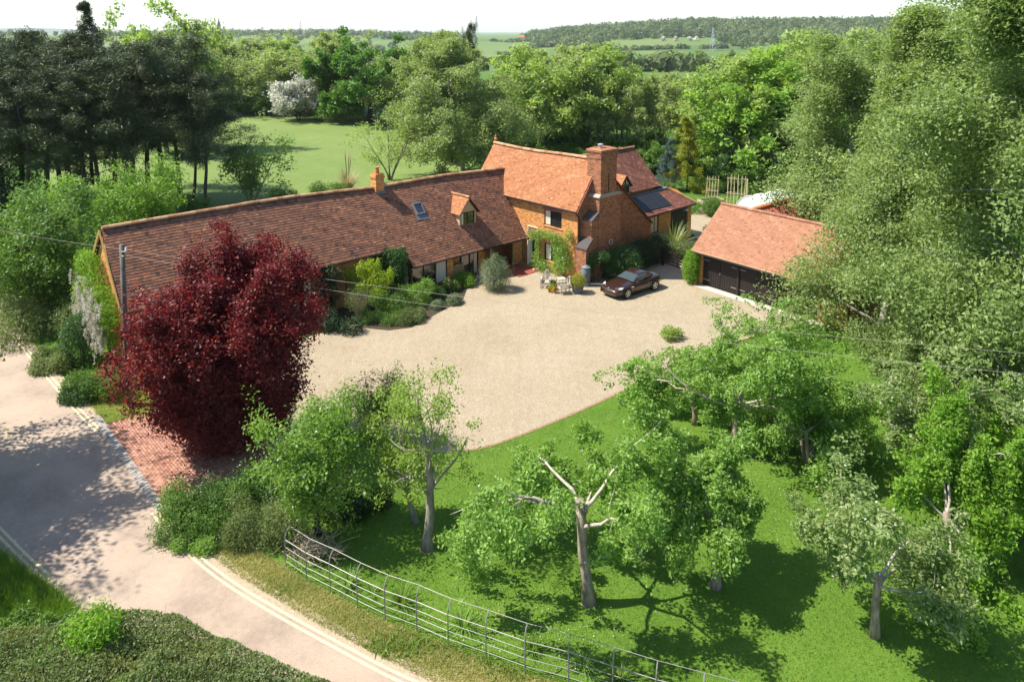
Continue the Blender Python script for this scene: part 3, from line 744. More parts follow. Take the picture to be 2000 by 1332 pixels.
# barge boards of the left gable and of the step in the eave
m = MB(BO); m.bar((-26.22, 5.98, 2.95), (-26.17, 9.2, 6.40), .04, .2); m.bar((-26.17, 9.2, 6.40), (-26.22, 12.4, 2.93), .04, .2); m.build('barge_board', M['oak'], barn)
m = MB(BO); m.bar((-9.99, 4.72, 1.9), (-9.96, 6.2, 3.42), .05, .2); m.build('barge_board', M['black_wood'], barn)
m = MB(BO); m.box(-9.95, -9.88, 4.95, 5.02, 0.05, 2.1); m.box(-9.9, -9.87, 5.02, 6.2, 2.0, 2.25); m.build('corner_post', M['black_wood'], barn)
window(barn, BO, 'y', 5.0, (-9.82, -7.05, 0.32, 1.98), 1, 3, 1, 0.07, M['black_wood'], [(0.70, 0.99)], sillmat=M['brown_wood'])
# side light of the bay
m = MB(BO); m.box(-9.93, -9.905, 5.15, 6.0, .35, 1.98); so = m.build('side_window', M['black_wood'], barn)
m = MB(BO); m.box(-9.945, -9.932, 5.22, 5.93, .42, 1.92); m.build('pane', M['glass'], so)
m = MB(BO); m.box(-9.952, -9.947, 5.3, 5.75, .45, 1.9); m.build('curtain', M['curtain'], so)
# glazed doors and porch
gs = MB(BO)
for x in (-5.5, -4.76, -4.02): gs.box(x, x + .08, 5.52, 5.62, 0, 2.6)
gs.box(-5.42, -4.02, 5.53, 5.61, 2.05, 2.13); gs.box(-5.42, -4.02, 5.53, 5.61, 0.02, .12)
go = gs.build('glazed_door', M['black_wood'], barn)
for x in (-5.42, -4.68):
    m = MB(BO); m.box(x, x + .66, 5.56, 5.575, .12, 2.05); m.build('pane', M['glass'], go)
m = MB(BO); m.box(-4.35, -4.08, 5.535, 5.55, .15, 2.0); m.build('curtain', M['steel'], go)
window(barn, BO, 'y', 7.38, (-3.0, -1.6, 0.9, 2.1), -1, 2, 1, .06, M['black_wood'], sill=False, set_in=.03)
for x in (-3.3, -1.18, -0.14):
    m = MB(BO); m.box(x, x + .13, 5.0, 5.14, 0, 2.3); m.build('post', M['oak'], barn, label='pale oak porch post')
m = MB(BO); m.box(-5.6, -0.05, 5.02, 5.14, 2.12, 2.32); m.build('lintel_beam', M['brown_wood'], barn)
# chimney of the barn
cm = MB(BO); cm.box(-10.14, -9.52, 8.45, 9.07, 5.6, 7.02); cm.box(-10.19, -9.47, 8.40, 9.12, 7.02, 7.18); cm.box(-10.14, -9.52, 8.45, 9.07, 7.18, 7.30)
co_ = cm.build('chimney', M['brick'], barn)
m = MB(BO); m.lathe([(.15, 0), (.145, .1), (.12, .3), (.145, .36), (.145, .42), (.1, .42)], (-9.83, 8.76, 7.3), 12); m.build('chimney_pot', M['terracotta'], co_, smooth=False)
m = MB(BO); m.add([(-10.2, 8.36, 5.99), (-9.40, 8.36, 5.99), (-9.32, 8.66, 6.32), (-9.42, 8.6, 6.28), (-9.48, 8.44, 6.15), (-10.2, 8.44, 6.15)], [(0, 1, 2, 3, 4, 5)]); m.build('flashing', M['lead'], co_)
# roof light
slope = Vector((0, 1, 1.1)).normalized()
def onroof(x, y, up=0.0):
    yy = (y - 4.72); z = 2.0 + yy * 1.105
    return Vector((x, y, z)) + Vector((0, -0.742, 0.671)) * up
sk = MB(BO)
def roofbox(mb, x0, x1, y0, y1, u0, u1):
    mb.hexa([onroof(x0, y0, u0), onroof(x1, y0, u0), onroof(x1, y1, u0), onroof(x0, y1, u0), onroof(x0, y0, u1), onroof(x1, y0, u1), onroof(x1, y1, u1), onroof(x0, y1, u1)])
roofbox(sk, -8.0, -7.92, 6.98, 7.58, .0, .13); roofbox(sk, -7.38, -7.3, 6.98, 7.58, .0, .13); roofbox(sk, -7.92, -7.38, 6.98, 7.05, .0, .13); roofbox(sk, -7.92, -7.38, 7.50, 7.58, .0, .15)
so = sk.build('skylight', M['lead'], barn)
m = MB(BO); roofbox(m, -7.92, -7.38, 7.05, 7.5, .06, .1); m.build('pane', M['glass'], so)
m = MB(BO); roofbox(m, -8.12, -7.18, 6.72, 6.96, .035, .05); m.build('flashing', M['lead'], so)
# dormer
DX0, DX1, DY, DZ0, DZE, DZA = -5.22, -3.80, 5.95, 3.32, 4.38, 5.36
dmx = (DX0 + DX1) / 2
d = MB(BO)
wall(d, 'y', DY, DX0, DX1, DZ0, DZE, [(DX0 + .1, DX1 - .1, DZ0 + .1, DZE - .03)], .1)
d.add([(DX0, DY, DZE), (DX1, DY, DZE), (dmx, DY, DZA - .05)], [(0, 1, 2)])
d.add([(DX0, DY, DZ0), (DX0, DY, DZE), (DX0, DY + 1.0, DZE)], [(0, 1, 2)])
d.add([(DX1, DY, DZ0), (DX1, DY + 1.0, DZE), (DX1, DY, DZE)], [(0, 1, 2)])
do = d.build('dormer', M['plaster'], barn)
window(barn, BO, 'y', DY, (DX0 + .1, DX1 - .1, DZ0 + .1, DZE - .03), 1, 2, 1, .07, M['black_wood'], [(0.02, .2)], sill=False, set_in=.03)
for sx in (-1, 1):
    ex = dmx + sx * (DX1 - DX0 + .34) / 2
    e = line_fn((ex, DY - .2, DZE - .1), (ex, DY + 1.1, DZE - .1)); r_ = line_fn((dmx, DY - .2, DZA), (dmx, DY + 2.0, DZA))
    tile_roof(do, BO, e, r_, 1.6, M['tile_wing'] if sx < 0 else M['tile_barn'], .12, .17, 20 + sx, thick=.022)
ridge_tiles(do, BO, line_fn((dmx, DY - .2, DZA), (dmx, DY + 1.8, DZA)), 2.0, M['ridge_tile'], .34, .1, 5)
m = MB(BO); m.bar((DX0 - .2, DY - .2, DZE - .16), (dmx, DY - .2, DZA - .06), .03, .14, (0, 1, 0)); m.bar((dmx, DY - .2, DZA - .06), (DX1 + .2, DY - .2, DZE - .16), .03, .14, (0, 1, 0)); m.build('barge_board', M['brown_wood'], do)
m = MB(BO); m.hexa([(DX0 - .12, DY - .42, DZ0 - .42), (DX1 + .1, DY - .42, DZ0 - .42), (DX1 + .1, DY - .02, DZ0 + .04), (DX0 - .12, DY - .02, DZ0 + .04), (DX0 - .12, DY - .44, DZ0 - .38), (DX1 + .1, DY - .44, DZ0 - .38), (DX1 + .1, DY - .02, DZ0 + .09), (DX0 - .12, DY - .02, DZ0 + .09)]); m.build('lead_apron', M['lead'], do)
# small fittings
m = MB(BO); m.prism([(-24.95 + .2 * math.cos(a), 6.27, 2.66 + .14 * math.sin(a)) for a in [k * math.pi / 3 for k in range(6)]], (0, -.06, 0)); m.build('alarm_box', M['white'], barn)
m = MB(BO); m.box(-25.95, -25.72, 6.16, 6.29, 2.05, 2.45); m.build('meter_box', M['steel'], barn)
m = MB(BO); m.bar((-0.04, 4.75, 2.1), (-0.04, 6.75, 4.32), .05, .09); m.build('flashing', M['mortar'], barn, label='white mortar fillet where the barn roof meets the orange brick wall')
# garden wall running from the barn corner to the drive
gw = empty('garden_wall', HL(-26.0, 6.28), HANG, 'low orange brick wall behind the telegraph pole foot, under the red tree', 'wall')
m = MB(); m.box(-.12, .12, -5.6, -.02, 0, 1.15); m.build('brickwork', M['brick'], gw)
m = MB(); m.box(-.15, .15, -5.6, -.02, 1.15, 1.23); m.build('coping', M['brick_red'], gw)
m = MB(); m.box(-.2, .2, -5.95, -5.6, 0, 1.4); m.build('end_pier', M['brick'], gw)

# ================================================================== the two-storey brick house
WO = (0, 0, 0)
house = empty('brick_house', HL(0, 0), HANG, 'two storey orange brick house with tall side chimney stack and orange tiled roof', 'house')
AX, AZ = 2.0, 7.88
eW = line_fn((-.26, -.12, 4.74), (-.26, 10.5, 4.74)); rW = lambda t: np.stack([np.full_like(np.asarray(t, float), AX), -.12 + 10.62 * np.asarray(t), AZ + .04 * np.sin(np.asarray(t) * 7) - .05 * np.sin(np.asarray(t) * math.pi)], -1)
tile_roof(house, WO, eW, rW, 10.6, M['tile_wing'], .135, .18, 31, flip=True, thick=.024)
eC = line_fn((8.15, -.12, 2.52), (8.15, 10.5, 2.52))
tile_roof(house, WO, eC, rW, 10.6, M['tile_rear'], .13, .17, 32, thick=.028)
ridge_tiles(house, WO, rW, 10.6, M['ridge_tile'], .36, .14, 6)
upw = (1.45, 3.10, 3.19, 4.30); low = (1.65, 3.10, .72, 1.93); dor = (3.80, 4.87, 0.05, 1.95)
w = MB()
wall(w, 'x', 0, 0, 10.4, 0, 5.08, [upw, low, dor], .14)
w.build('front_wall', M['brick'], house)
w = MB(); w.add([(0, 0, 0), (8.0, 0, 0), (8.0, 0, 2.58), (AX, 0, 7.75), (0, 0, 4.98)], [(0, 1, 2, 3, 4)])
w.add([(0, 10.4, 0), (8.0, 10.4, 0), (8.0, 10.4, 2.58), (AX, 10.4, 7.75), (0, 10.4, 4.98)], [(4, 3, 2, 1, 0)])
w.add([(8.0, 0, 0), (8.0, 10.4, 0), (8.0, 10.4, 2.6), (8.0, 0, 2.6)], [(0, 1, 2, 3)])
w.build('gable_wall', M['brick_old'], house)
window(house, WO, 'x', 0, upw, 1, 3, 1, .07, M['black_wood'], [(.68, .98)])
window(house, WO, 'x', 0, low, 1, 2, 1, .07, M['black_wood'], [(.6, .9)])
m = MB(); m.box(-.03, .05, 1.55, 3.2, 1.93, 2.12); m.build('lintel', M['brick_red'], house)
m = MB(); m.box(-.03, .05, 1.35, 3.2, 4.30, 4.50); m.build('lintel', M['brick_red'], house)
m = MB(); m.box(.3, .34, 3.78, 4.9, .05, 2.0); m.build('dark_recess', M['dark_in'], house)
m = MB(); m.box(-.36, .1, 4.36, 4.40, .08, 1.88); m.build('door', M['white'], house, label='open white door')
m = MB(); m.box(-.5, .14, 3.7, 4.95, 0, .16); m.build('doorstep', M['oak'], house)
# framed brick panel above the door
m = MB(); m.box(-.07, 0.0, 3.64, 4.67, 2.30, 2.36); m.box(-.07, 0, 3.64, 4.67, 2.80, 2.86); m.box(-.07, 0, 3.64, 3.70, 2.36, 2.80); m.box(-.07, 0, 4.61, 4.67, 2.36, 2.80)
po = m.build('wall_panel', M['cream'], house); m = MB(); m.box(-.03, -.005, 3.70, 4.61, 2.36, 2.80); m.build('panel_inset', M['brick_old'], po)
m = MB(); m.tube([(-.32, -.15, 4.66), (-.32, 6.7, 4.66)], .06, 6); m.build('gutter', M['black_wood'], house)
m = MB(); m.tube([(-.3, -.1, 4.6), (-.06, -.1, 4.35), (-.02, -.12, 4.2), (.12, -.08, 4.1), (.16, -.08, 0)], .045, 6); m.build('downpipe', M['black_wood'], house)
m = MB(); m.bar((-.28, -.13, 4.62), (AX, -.13, AZ - .1), .03, .13, (0, 1, 0)); m.bar((AX, -.13, AZ - .1), (8.15, -.13, 2.44), .03, .13, (0, 1, 0)); m.build('verge_strip', M['brick_red'], house)
# finial on the far gable
m = MB(); m.lathe([(.1, 0), (.06, .1), (.12, .22), (.14, .32), (.05, .45), (.07, .52), (.0, .72)], (AX, 10.35, AZ + .05), 10); m.build('finial', M['terracotta'], house)
# chimney stack with stepped breast
cs = MB()
cs.box(1.25, 2.87, -.9, .3, 5.7, 8.12); cs.build('chimney_stack', M['brick_old'], house)
cs_o = house.children[-1]
m = MB(); m.box(1.215, 2.905, -.935, .335, 8.12, 8.2); m.box(1.235, 2.885, -.915, .315, 8.2, 8.48); m.box(1.205, 2.915, -.945, .345, 8.48, 8.56); m.box(1.18, 2.94, -.97, .37, 8.56, 8.70)
m.hexa([(1.18, -.97, 8.70), (2.94, -.97, 8.70), (2.94, .37, 8.70), (1.18, .37, 8.70), (1.5, -.65, 8.82), (2.62, -.65, 8.82), (2.62, .05, 8.82), (1.5, .05, 8.82)])
m.build('corbelled_cap', M['brick_old'], cs_o)
m = MB(); m.lathe([(.12, 0), (.12, .18), (.2, .2), (.2, .24), (.06, .28)], (1.75, -.4, 8.80), 10); m.build('cowl', M['steel'], cs_o)
m = MB(); m.box(2.02, 2.07, -.93, -.9, 5.85, 7.1); m.build('chimney_rod', M['black_wood'], cs_o)
br = MB()
br.prism([(1.12, -.9, 0), (3.38, -.9, 0), (3.38, -.9, 5.55), (1.12, -.9, 5.55)], (0, .9, 0))
br.prism([(.45, -.82, 0), (1.12, -.82, 0), (1.12, -.82, 4.55), (.45, -.82, 4.1)], (0, .82, 0))
br.prism([(-.15, -.88, 0), (.45, -.88, 0), (.45, -.88, 2.85), (-.15, -.88, 2.3)], (0, .88, 0))
br.prism([(3.38, -.55, 0), (3.75, -.55, 0), (3.75, -.55, 4.3), (3.38, -.55, 4.9)], (0, .55, 0))
bo = br.build('chimney_breast', M['brick_old'], house)
m = MB(); m.prism([(1.02, -.98, 5.55), (3.48, -.98, 5.55), (3.48, -.98, 5.61), (3.0, -.96, 5.76), (1.18, -.96, 5.76), (1.02, -.98, 5.61)], (0, 1.0, 0)); m.build('shoulder_coping', M['stone'], bo)
m = MB(); m.hexa([(.40, -.92, 4.04), (1.13, -.92, 4.52), (1.13, 0, 4.52), (.40, 0, 4.04), (.40, -.92, 4.12), (1.13, -.92, 4.62), (1.13, 0, 4.62), (.40, 0, 4.12)]); m.build('weathering', M['weathered'], bo)
m = MB(); m.hexa([(-.2, -.97, 2.25), (.46, -.97, 2.84), (.46, 0, 2.84), (-.2, 0, 2.25), (-.2, -.97, 2.33), (.46, -.97, 2.94), (.46, 0, 2.94), (-.2, 0, 2.33)]); m.build('weathering', M['weathered'], bo)
m = MB(); m.box(-.2, 3.8, -.955, -.9, 2.02, 2.12); m.build('string_course', M['brick_red'], bo)
m = MB()
for k in range(16):
    a, b = 2 * math.pi * k / 16, 2 * math.pi * (k + 1) / 16
    m.bar((2.35 + .17 * math.cos(a), -.93, 2.35 + .17 * math.sin(a)), (2.35 + .17 * math.cos(b), -.93, 2.35 + .17 * math.sin(b)), .06, .06, (0, 1, 0))
m.build('wall_tie', M['steel'], bo)

# ================================================================== the rear range
RO = (8.0, 2.75, 0)
rear = empty('rear_range', HL(*RO), HANG, 'rear brick range with dark tiled roof and black sheeted lean-to behind the tall chimney', 'house')
tile_roof(rear, RO, line_fn((3.2, 2.45, 4.28), (12.65, 2.45, 4.28)), line_fn((2.2, 5.2, 7.02), (12.65, 5.2, 7.02)), 10, M['tile_rear'], .155, .18, 41, thick=.024, amp=.5)
tile_roof(rear, RO, line_fn((3.2, 7.95, 4.28), (12.65, 7.95, 4.28)), line_fn((2.2, 5.2, 7.02), (12.65, 5.2, 7.02)), 10, M['tile_rear'], .13, .17, 42, tiles=False)
ridge_tiles(rear, RO, line_fn((2.6, 5.2, 7.02), (12.65, 5.2, 7.02)), 10, M['ridge_tile'], .36, .13, 9)
w = MB(RO)
wall(w, 'y', 2.75, 4.5, 12.4, 0, 4.55)
w.add([(12.4, 2.75, 0), (12.4, 7.65, 0), (12.4, 7.65, 4.5), (12.4, 5.2, 6.9), (12.4, 2.75, 4.5)], [(0, 1, 2, 3, 4)])
w.add([(4.5, 7.65, 0), (12.4, 7.65, 0), (12.4, 7.65, 4.5), (4.5, 7.65, 4.5)], [(0, 1, 2, 3)])
lw = [(9.25, 10.2, 1.2, 2.52), (11.75, 14.1, 0.3, 2.55)]
wall(w, 'y', .8, 7.95, 14.6, 0, 2.95, lw, .14)
w.add([(14.6, .8, 0), (14.6, 5.5, 0), (14.6, 5.5, 3.7), (14.6, 2.3, 3.7), (14.6, .8, 2.95)], [(0, 1, 2, 3, 4)])
w.build('wall', M['brick'], rear)
window(rear, RO, 'y', .8, lw[0], 1, 2, 1, .07, M['black_wood'], [(.1, .45), (.55, .9)])
dd = MB(RO); dd.box(11.75, 14.1, .88, .93, .3, 2.55); d_o = dd.build('boarded_door', M['brown_wood'], rear)
for k in range(3):
    m = MB(RO); m.box(11.8 + k * .78, 12.5 + k * .78, .86, .878, .35, 2.5); m.build('door_leaf', M['black_wood'], d_o)
m = MB(RO); m.bar((13.3, .8, 2.4), (13.3, .45, 2.5), .04); m.box(13.2, 13.4, .3, .5, 2.42, 2.56); m.build('wall_lamp', M['steel'], rear)
tile_roof(rear, RO, line_fn((7.9, .52, 2.80), (14.8, .52, 2.80)), line_fn((7.9, 2.3, 3.88), (13.4, 2.3, 3.88)), 6.9, M['tile_rear'], .13, .17, 43, thick=.028)
tile_roof(rear, RO, line_fn((14.8, .52, 2.80), (14.8, 5.6, 2.80)), line_fn((13.4, 2.3, 3.88), (13.4, 5.6, 3.88)), 5, M['tile_rear'], .13, .17, 44, thick=.028)
ridge_tiles(rear, RO, line_fn((14.8, .52, 2.84), (13.4, 2.3, 3.90)), 2.3, M['ridge_tile'], .3, .09, 12)
def lean(x, s, up=0.0): return (x, .52 + 1.78 * s - .52 * up, 2.80 + 1.08 * s + .85 * up)
for k in range(7):
    m = MB(RO); x0 = 6.9 + k * .72; x1 = x0 + .70
    m.hexa([lean(x0, .2, .02), lean(x1, .2, .02), lean(x1, 1.0, .02), lean(x0, 1.0, .02), lean(x0, .2, .065), lean(x1, .2, .065), lean(x1, 1.0, .065), lean(x0, 1.0, .065)]); m.build('roof_sheet', M['slate'], rear)
m = MB(RO); m.box(8, 13.5, 2.28, 2.5, 3.6, 4.0); m.box(13.3, 13.5, 2.5, 5.4, 3.6, 4.0); m.build('parapet', M['lead'], rear)
m = MB(RO); m.box(12.4, 13.4, 2.4, 5.5, 3.65, 3.72); m.build('flat_roof', M['lead'], rear)
m = MB(RO); m.tube([(7.9, .46, 2.72), (14.8, .46, 2.72)], .05, 6); m.build('gutter', M['black_wood'], rear)
m = MB(RO); m.tube([(12.2, 2.7, 4.3), (12.2, 2.7, 3.6)], .05, 6); m.build('downpipe', M['black_wood'], rear)
# its small gabled dormer
gx, gy = 7.75, 2.2
d = MB(RO); d.add([(gx - .6, gy, 4.3), (gx + .6, gy, 4.3), (gx + .6, gy, 4.98), (gx, gy, 5.72), (gx - .6, gy, 4.98)], [(0, 1, 2, 3, 4)])
d.add([(gx - .6, gy, 4.3), (gx - .6, gy, 4.98), (gx - .6, gy + .9, 4.98), (gx - .6, gy + .3, 4.3)], [(0, 1, 2, 3)])
do = d.build('dormer', M['mortar'], rear)
m = MB(RO)
m.bar((gx - .55, gy - .03, 4.98), (gx + .55, gy - .03, 4.98), .05, .09, (0, 1, 0)); m.bar((gx, gy - .03, 4.98), (gx, gy - .03, 5.6), .05, .07, (0, 1, 0)); m.bar((gx - .62, gy - .1, 4.92), (gx, gy - .1, 5.72), .04, .1, (0, 1, 0)); m.bar((gx, gy - .1, 5.72), (gx + .62, gy - .1, 4.92), .04, .1, (0, 1, 0)); m.build('timber_frame', M['black_wood'], do)
m = MB(RO); m.box(gx - .5, gx + .5, gy - .03, gy - .01, 4.35, 4.9); m.build('pane', M['glass'], do)
for sx in (-1, 1):
    ex = gx + sx * .78
    tile_roof(do, RO, line_fn((ex, gy - .15, 4.86), (ex, gy + .8, 4.86)), line_fn((gx, gy - .15, 5.76), (gx, gy + 1.7, 5.76)), 1.4, M['tile_wing'], .12, .17, 50 + sx)

# ================================================================== garage
GA = math.atan2(-.781, .625)
GO = Vector((12.15, 47.42, 0))
garage = empty('garage', GO, GA, 'wide garage with pale orange tiled roof and dark boarded doors beside the birch trees', 'garage')
GL, GW = 10.2, 5.6   # local: x along the doors to the right, y to the back
tile_roof(garage, (0, 0, 0), line_fn((-.2, -.36, 2.28), (GL + .2, -.36, 2.28)), line_fn((-.2, 2.8, 4.92), (GL + .2, 2.8, 4.92)), GL + .4, M['tile_garage'], .13, .18, 61, thick=.02, amp=.6)
tile_roof(garage, (0, 0, 0), line_fn((-.2, 5.96, 2.28), (GL + .2, 5.96, 2.28)), line_fn((-.2, 2.8, 4.92), (GL + .2, 2.8, 4.92)), GL + .4, M['tile_garage'], .115, .17, 62, tiles=False)
ridge_tiles(garage, (0, 0, 0), line_fn((-.2, 2.8, 4.92), (GL + .2, 2.8, 4.92)), GL + .4, M['tile_garage'], .4, .12, 15, up=.02)
w = MB()
w.box(0, .42, 0, .3, 0, 2.45); w.box(8.45, 8.95, 0, .3, 0, 2.45)
w.box(8.95, GL, .05, .3, 0, 2.45)
w.add([(0, .3, 0), (0, GW, 0), (0, GW, 2.45), (0, 2.8, 4.8), (0, .3, 2.7)], [(4, 3, 2, 1, 0)])
w.add([(GL, .05, 0), (GL, GW, 0), (GL, GW, 2.45), (GL, 2.8, 4.8), (GL, .05, 2.45)], [(0, 1, 2, 3, 4)])
w.add([(0, GW, 0), (GL, GW, 0), (GL, GW, 2.5), (0, GW, 2.5)], [(0, 1, 2, 3)])
w.build('wall', M['brick'], garage)
m = MB(); m.box(.42, 8.45, .02, .2, 2.08, 2.5); m.build('lintel_beam', M['black_wood'], garage)
bw_ = .155
for d_ in range(6):
    x0 = .46 + d_ * 1.335
    dm = MB(); dm.box(x0, x0 + 1.30, .16, .19, .05, 2.08); do = dm.build('garage_door', M['black_wood'], garage)
    n_ = 8; bwid = 1.30 / n_
    bmesh_ = MB(); bmesh_.box(0, bwid - .014, 0, .028, 0, 2.03); bme = bmesh_.mesh('door_board', M['black_wood'])
    for k in range(n_):
        link('board', bme, do, loc=(x0 + k * bwid, .128, .05))
    if d_ % 2 == 1:
        m = MB(); m.box(x0 - .05, x0 - .015, .09, .13, 1.0, 1.16); m.build('latch', M['iron'], do)
    for hz in (.4, 1.7):
        hx = x0 + .02 if d_ % 2 == 0 else x0 + .80
        m = MB(); m.box(hx, hx + .48, .112, .126, hz, hz + .05); m.build('hinge', M['iron'], do)
for x in (3.12, 5.78):
    m = MB(); m.box(x - .07, x + .07, .04, .2, 0, 2.1); m.build('door_post', M['black_wood'], garage)
m = MB(); m.tube([(-.2, -.44, 2.2), (GL + .2, -.44, 2.2)], .055, 6); m.build('gutter', M['black_wood'], garage)
m = MB(); m.box(-.2, GL + .2, -.40, -.37, 2.14, 2.3); m.build('fascia_board', M['plaster'], garage)
m = MB(); m.box(-.1, 9.0, -.55, .02, 0, .045); m.build('threshold', M['mortar'], garage)
# ------------------------------------------------------------------ vegetation helpers
def unit(a):
    return a / np.maximum(np.linalg.norm(a, axis=-1, keepdims=True), 1e-9)
def leaf_mesh(name, P, N, size, aspect, mat, val, rng, vary=0.3, droop=None, quad=False):
    """one leaf per point: a pointed triangle, or a rhombus for leaves seen close"""
    n = len(P)
    t = unit(np.cross(N, rng.normal(size=(n, 3))))
    if droop is not None: t = unit(t * (1 - droop) + np.array([0, 0, -1.0]) * droop); t = unit(t - N * np.sum(t * N, 1, keepdims=True))
    b = np.cross(N, t)
    L = (size * (1 + vary * (rng.random(n) * 2 - 1)) / 2)[:, None]
    if quad:
        V = np.stack([P - t * L, P + b * L * aspect + N * L * .12, P + t * L, P - b * L * aspect + N * L * .12], 1).reshape(-1, 3)
        F = np.arange(n * 4).reshape(-1, 4)
    else:
        V = np.stack([P - t * L + b * L * aspect, P + t * L, P - t * L - b * L * aspect], 1).reshape(-1, 3)
        F = np.arange(n * 3).reshape(-1, 3)
    return np_mesh(name, V, F, mat, np.clip(val, 0, 1))
def grow(rng, p, d, L, r, lvl, c, tubes, nodes):
    n = c['seg'][lvl]; p = np.array(p, float); d = np.array(d, float); d /= np.linalg.norm(d)
    pts, rr, ds = [p], [r], [d]
    for i in range(n):
        d = d + rng.normal(0, c['wob'][lvl], 3); d[2] += c['grav'][lvl]; d /= np.linalg.norm(d)
        p = p + d * L / n; pts.append(p); ds.append(d); rr.append(r * (1 - c['tap'][lvl] * (i + 1) / n))
    tubes.append((pts, rr, lvl))
    if lvl < c['max']:
        k = c['kids'][lvl]; az0 = rng.random() * 6.28
        for q in range(k):
            t = c['t0'][lvl] + (c.get('t1', [1, 1, 1, 1])[lvl] - c['t0'][lvl]) * (q + rng.random() * .7) / k
            f = min(t, .999) * n; i = int(f); pos = pts[i] + (pts[i + 1] - pts[i]) * (f - i); dd = ds[min(i + 1, n)]
            az = az0 + q * 2.4 + rng.normal(0, .3); an = R(c['ang'][lvl] + rng.normal(0, 10))
            x = np.cross(dd, [0.3, 0.2, 1.0] if abs(dd[2]) < .9 else [1.0, 0.1, 0]); x /= np.linalg.norm(x); y = np.cross(dd, x)
            nd = dd * math.cos(an) + (x * math.cos(az) + y * math.sin(az)) * math.sin(an)
            l2 = L * c['rat'][lvl] * rng.uniform(.65, 1.2)
            if c.get('shape') is not None and lvl == 0: l2 *= c['shape'](t)
            grow(rng, pos, nd, l2, max(rr[min(i + 1, n)] * c['rr'][lvl], .004), lvl + 1, c, tubes, nodes)
        if c.get('mid_leaf', 0) and lvl >= 1: nodes += [(pts[i], ds[i]) for i in range(int(n * (.75 if lvl == 1 else .35)), n + 1)]
    else:
        nodes += [(pts[i], ds[i]) for i in range(1, n + 1)]
SPEC = {
    'apple': dict(max=3, seg=[4, 8, 5, 4], wob=[.07, .20, .28, .22], grav=[0, -.06, -.10, -.5], tap=[.2, .9, .9, .9], kids=[6, 9, 7], t0=[.72, .35, .15], ang=[54, 55, 50], rat=[1.5, .36, .6], rr=[.48, .45, .4], mid_leaf=1),
    'pear': dict(max=3, seg=[8, 6, 4, 3], wob=[.07, .2, .3, .3], grav=[.02, .12, .05, -.02], tap=[.75, .7, .8, .8], kids=[13, 5, 3], t0=[.28, .3, .3], ang=[52, 50, 50], rat=[.34, .5, .5], rr=[.5, .5, .5]),
    'plum': dict(max=3, seg=[4, 7, 5, 4], wob=[.05, .12, .2, .25], grav=[0, .04, .02, -.03], tap=[.3, .7, .8, .8], kids=[13, 9, 6], t0=[.35, .22, .2], ang=[52, 50, 48], rat=[2.0, .45, .5], rr=[.5, .5, .5]),
    'dome': dict(max=3, seg=[6, 6, 5, 4], wob=[.06, .10, .16, .2], grav=[.02, .03, .06, .08], tap=[.8, .8, .8, .8], kids=[15, 7, 5], t0=[.10, .25, .2], ang=[62, 46, 42], rat=[.62, .48, .5], rr=[.5, .5, .5], shape=lambda t: (.55 + 1.1 * t) if t < .45 else (1.05 - 1.15 * (t - .45))),
    'birch': dict(max=3, seg=[14, 7, 6, 5], wob=[.04, .10, .2, .15], grav=[.02, -.01, -.12, -.38], tap=[.92, .8, .8, .8], kids=[38, 8, 5], t0=[.06, .25, .2], ang=[60, 48, 45], rat=[.36, .42, .55], rr=[.42, .5, .5], shape=lambda t: 1.1 - .68 * t),
    'oak': dict(max=3, seg=[4, 7, 5, 3], wob=[.05, .18, .25, .25], grav=[0, .05, .02, 0], tap=[.3, .7, .8, .8], kids=[12, 8, 5], t0=[.45, .25, .2], ang=[58, 52, 50], rat=[1.5, .45, .5], rr=[.55, .5, .5]),
    'wood': dict(max=2, seg=[9, 6, 4], wob=[.06, .12, .2], grav=[.02, .06, .02], tap=[.85, .8, .8], kids=[24, 8], t0=[.28, .2], ang=[46, 46], rat=[.36, .45], rr=[.42, .5], shape=lambda t: 1.1 - .5 * t),
    'pine': dict(max=2, seg=[9, 6, 4], wob=[.04, .12, .2], grav=[.02, .03, .06], tap=[.8, .8, .8], kids=[34, 8], t0=[.38, .35], ang=[72, 45], rat=[.24, .42], rr=[.35, .5], shape=lambda t: 1.25 - .8 * t),
    'fir': dict(max=2, seg=[9, 4, 3], wob=[.01, .06, .1], grav=[.02, -.02, .02], tap=[.95, .85, .8], kids=[60, 7], t0=[.05, .2], ang=[82, 45], rat=[.30, .42], rr=[.25, .5], shape=lambda t: 1.15 - 1.1 * t),
    'multi': dict(max=2, seg=[7, 5, 4], wob=[.05, .12, .2], grav=[.02, .05, .0], tap=[.85, .8, .8], kids=[14, 6], t0=[.2, .2], ang=[40, 42], rat=[.42, .45], rr=[.45, .5], shape=lambda t: 1.0 - .35 * t),
}
TPROTO = {}
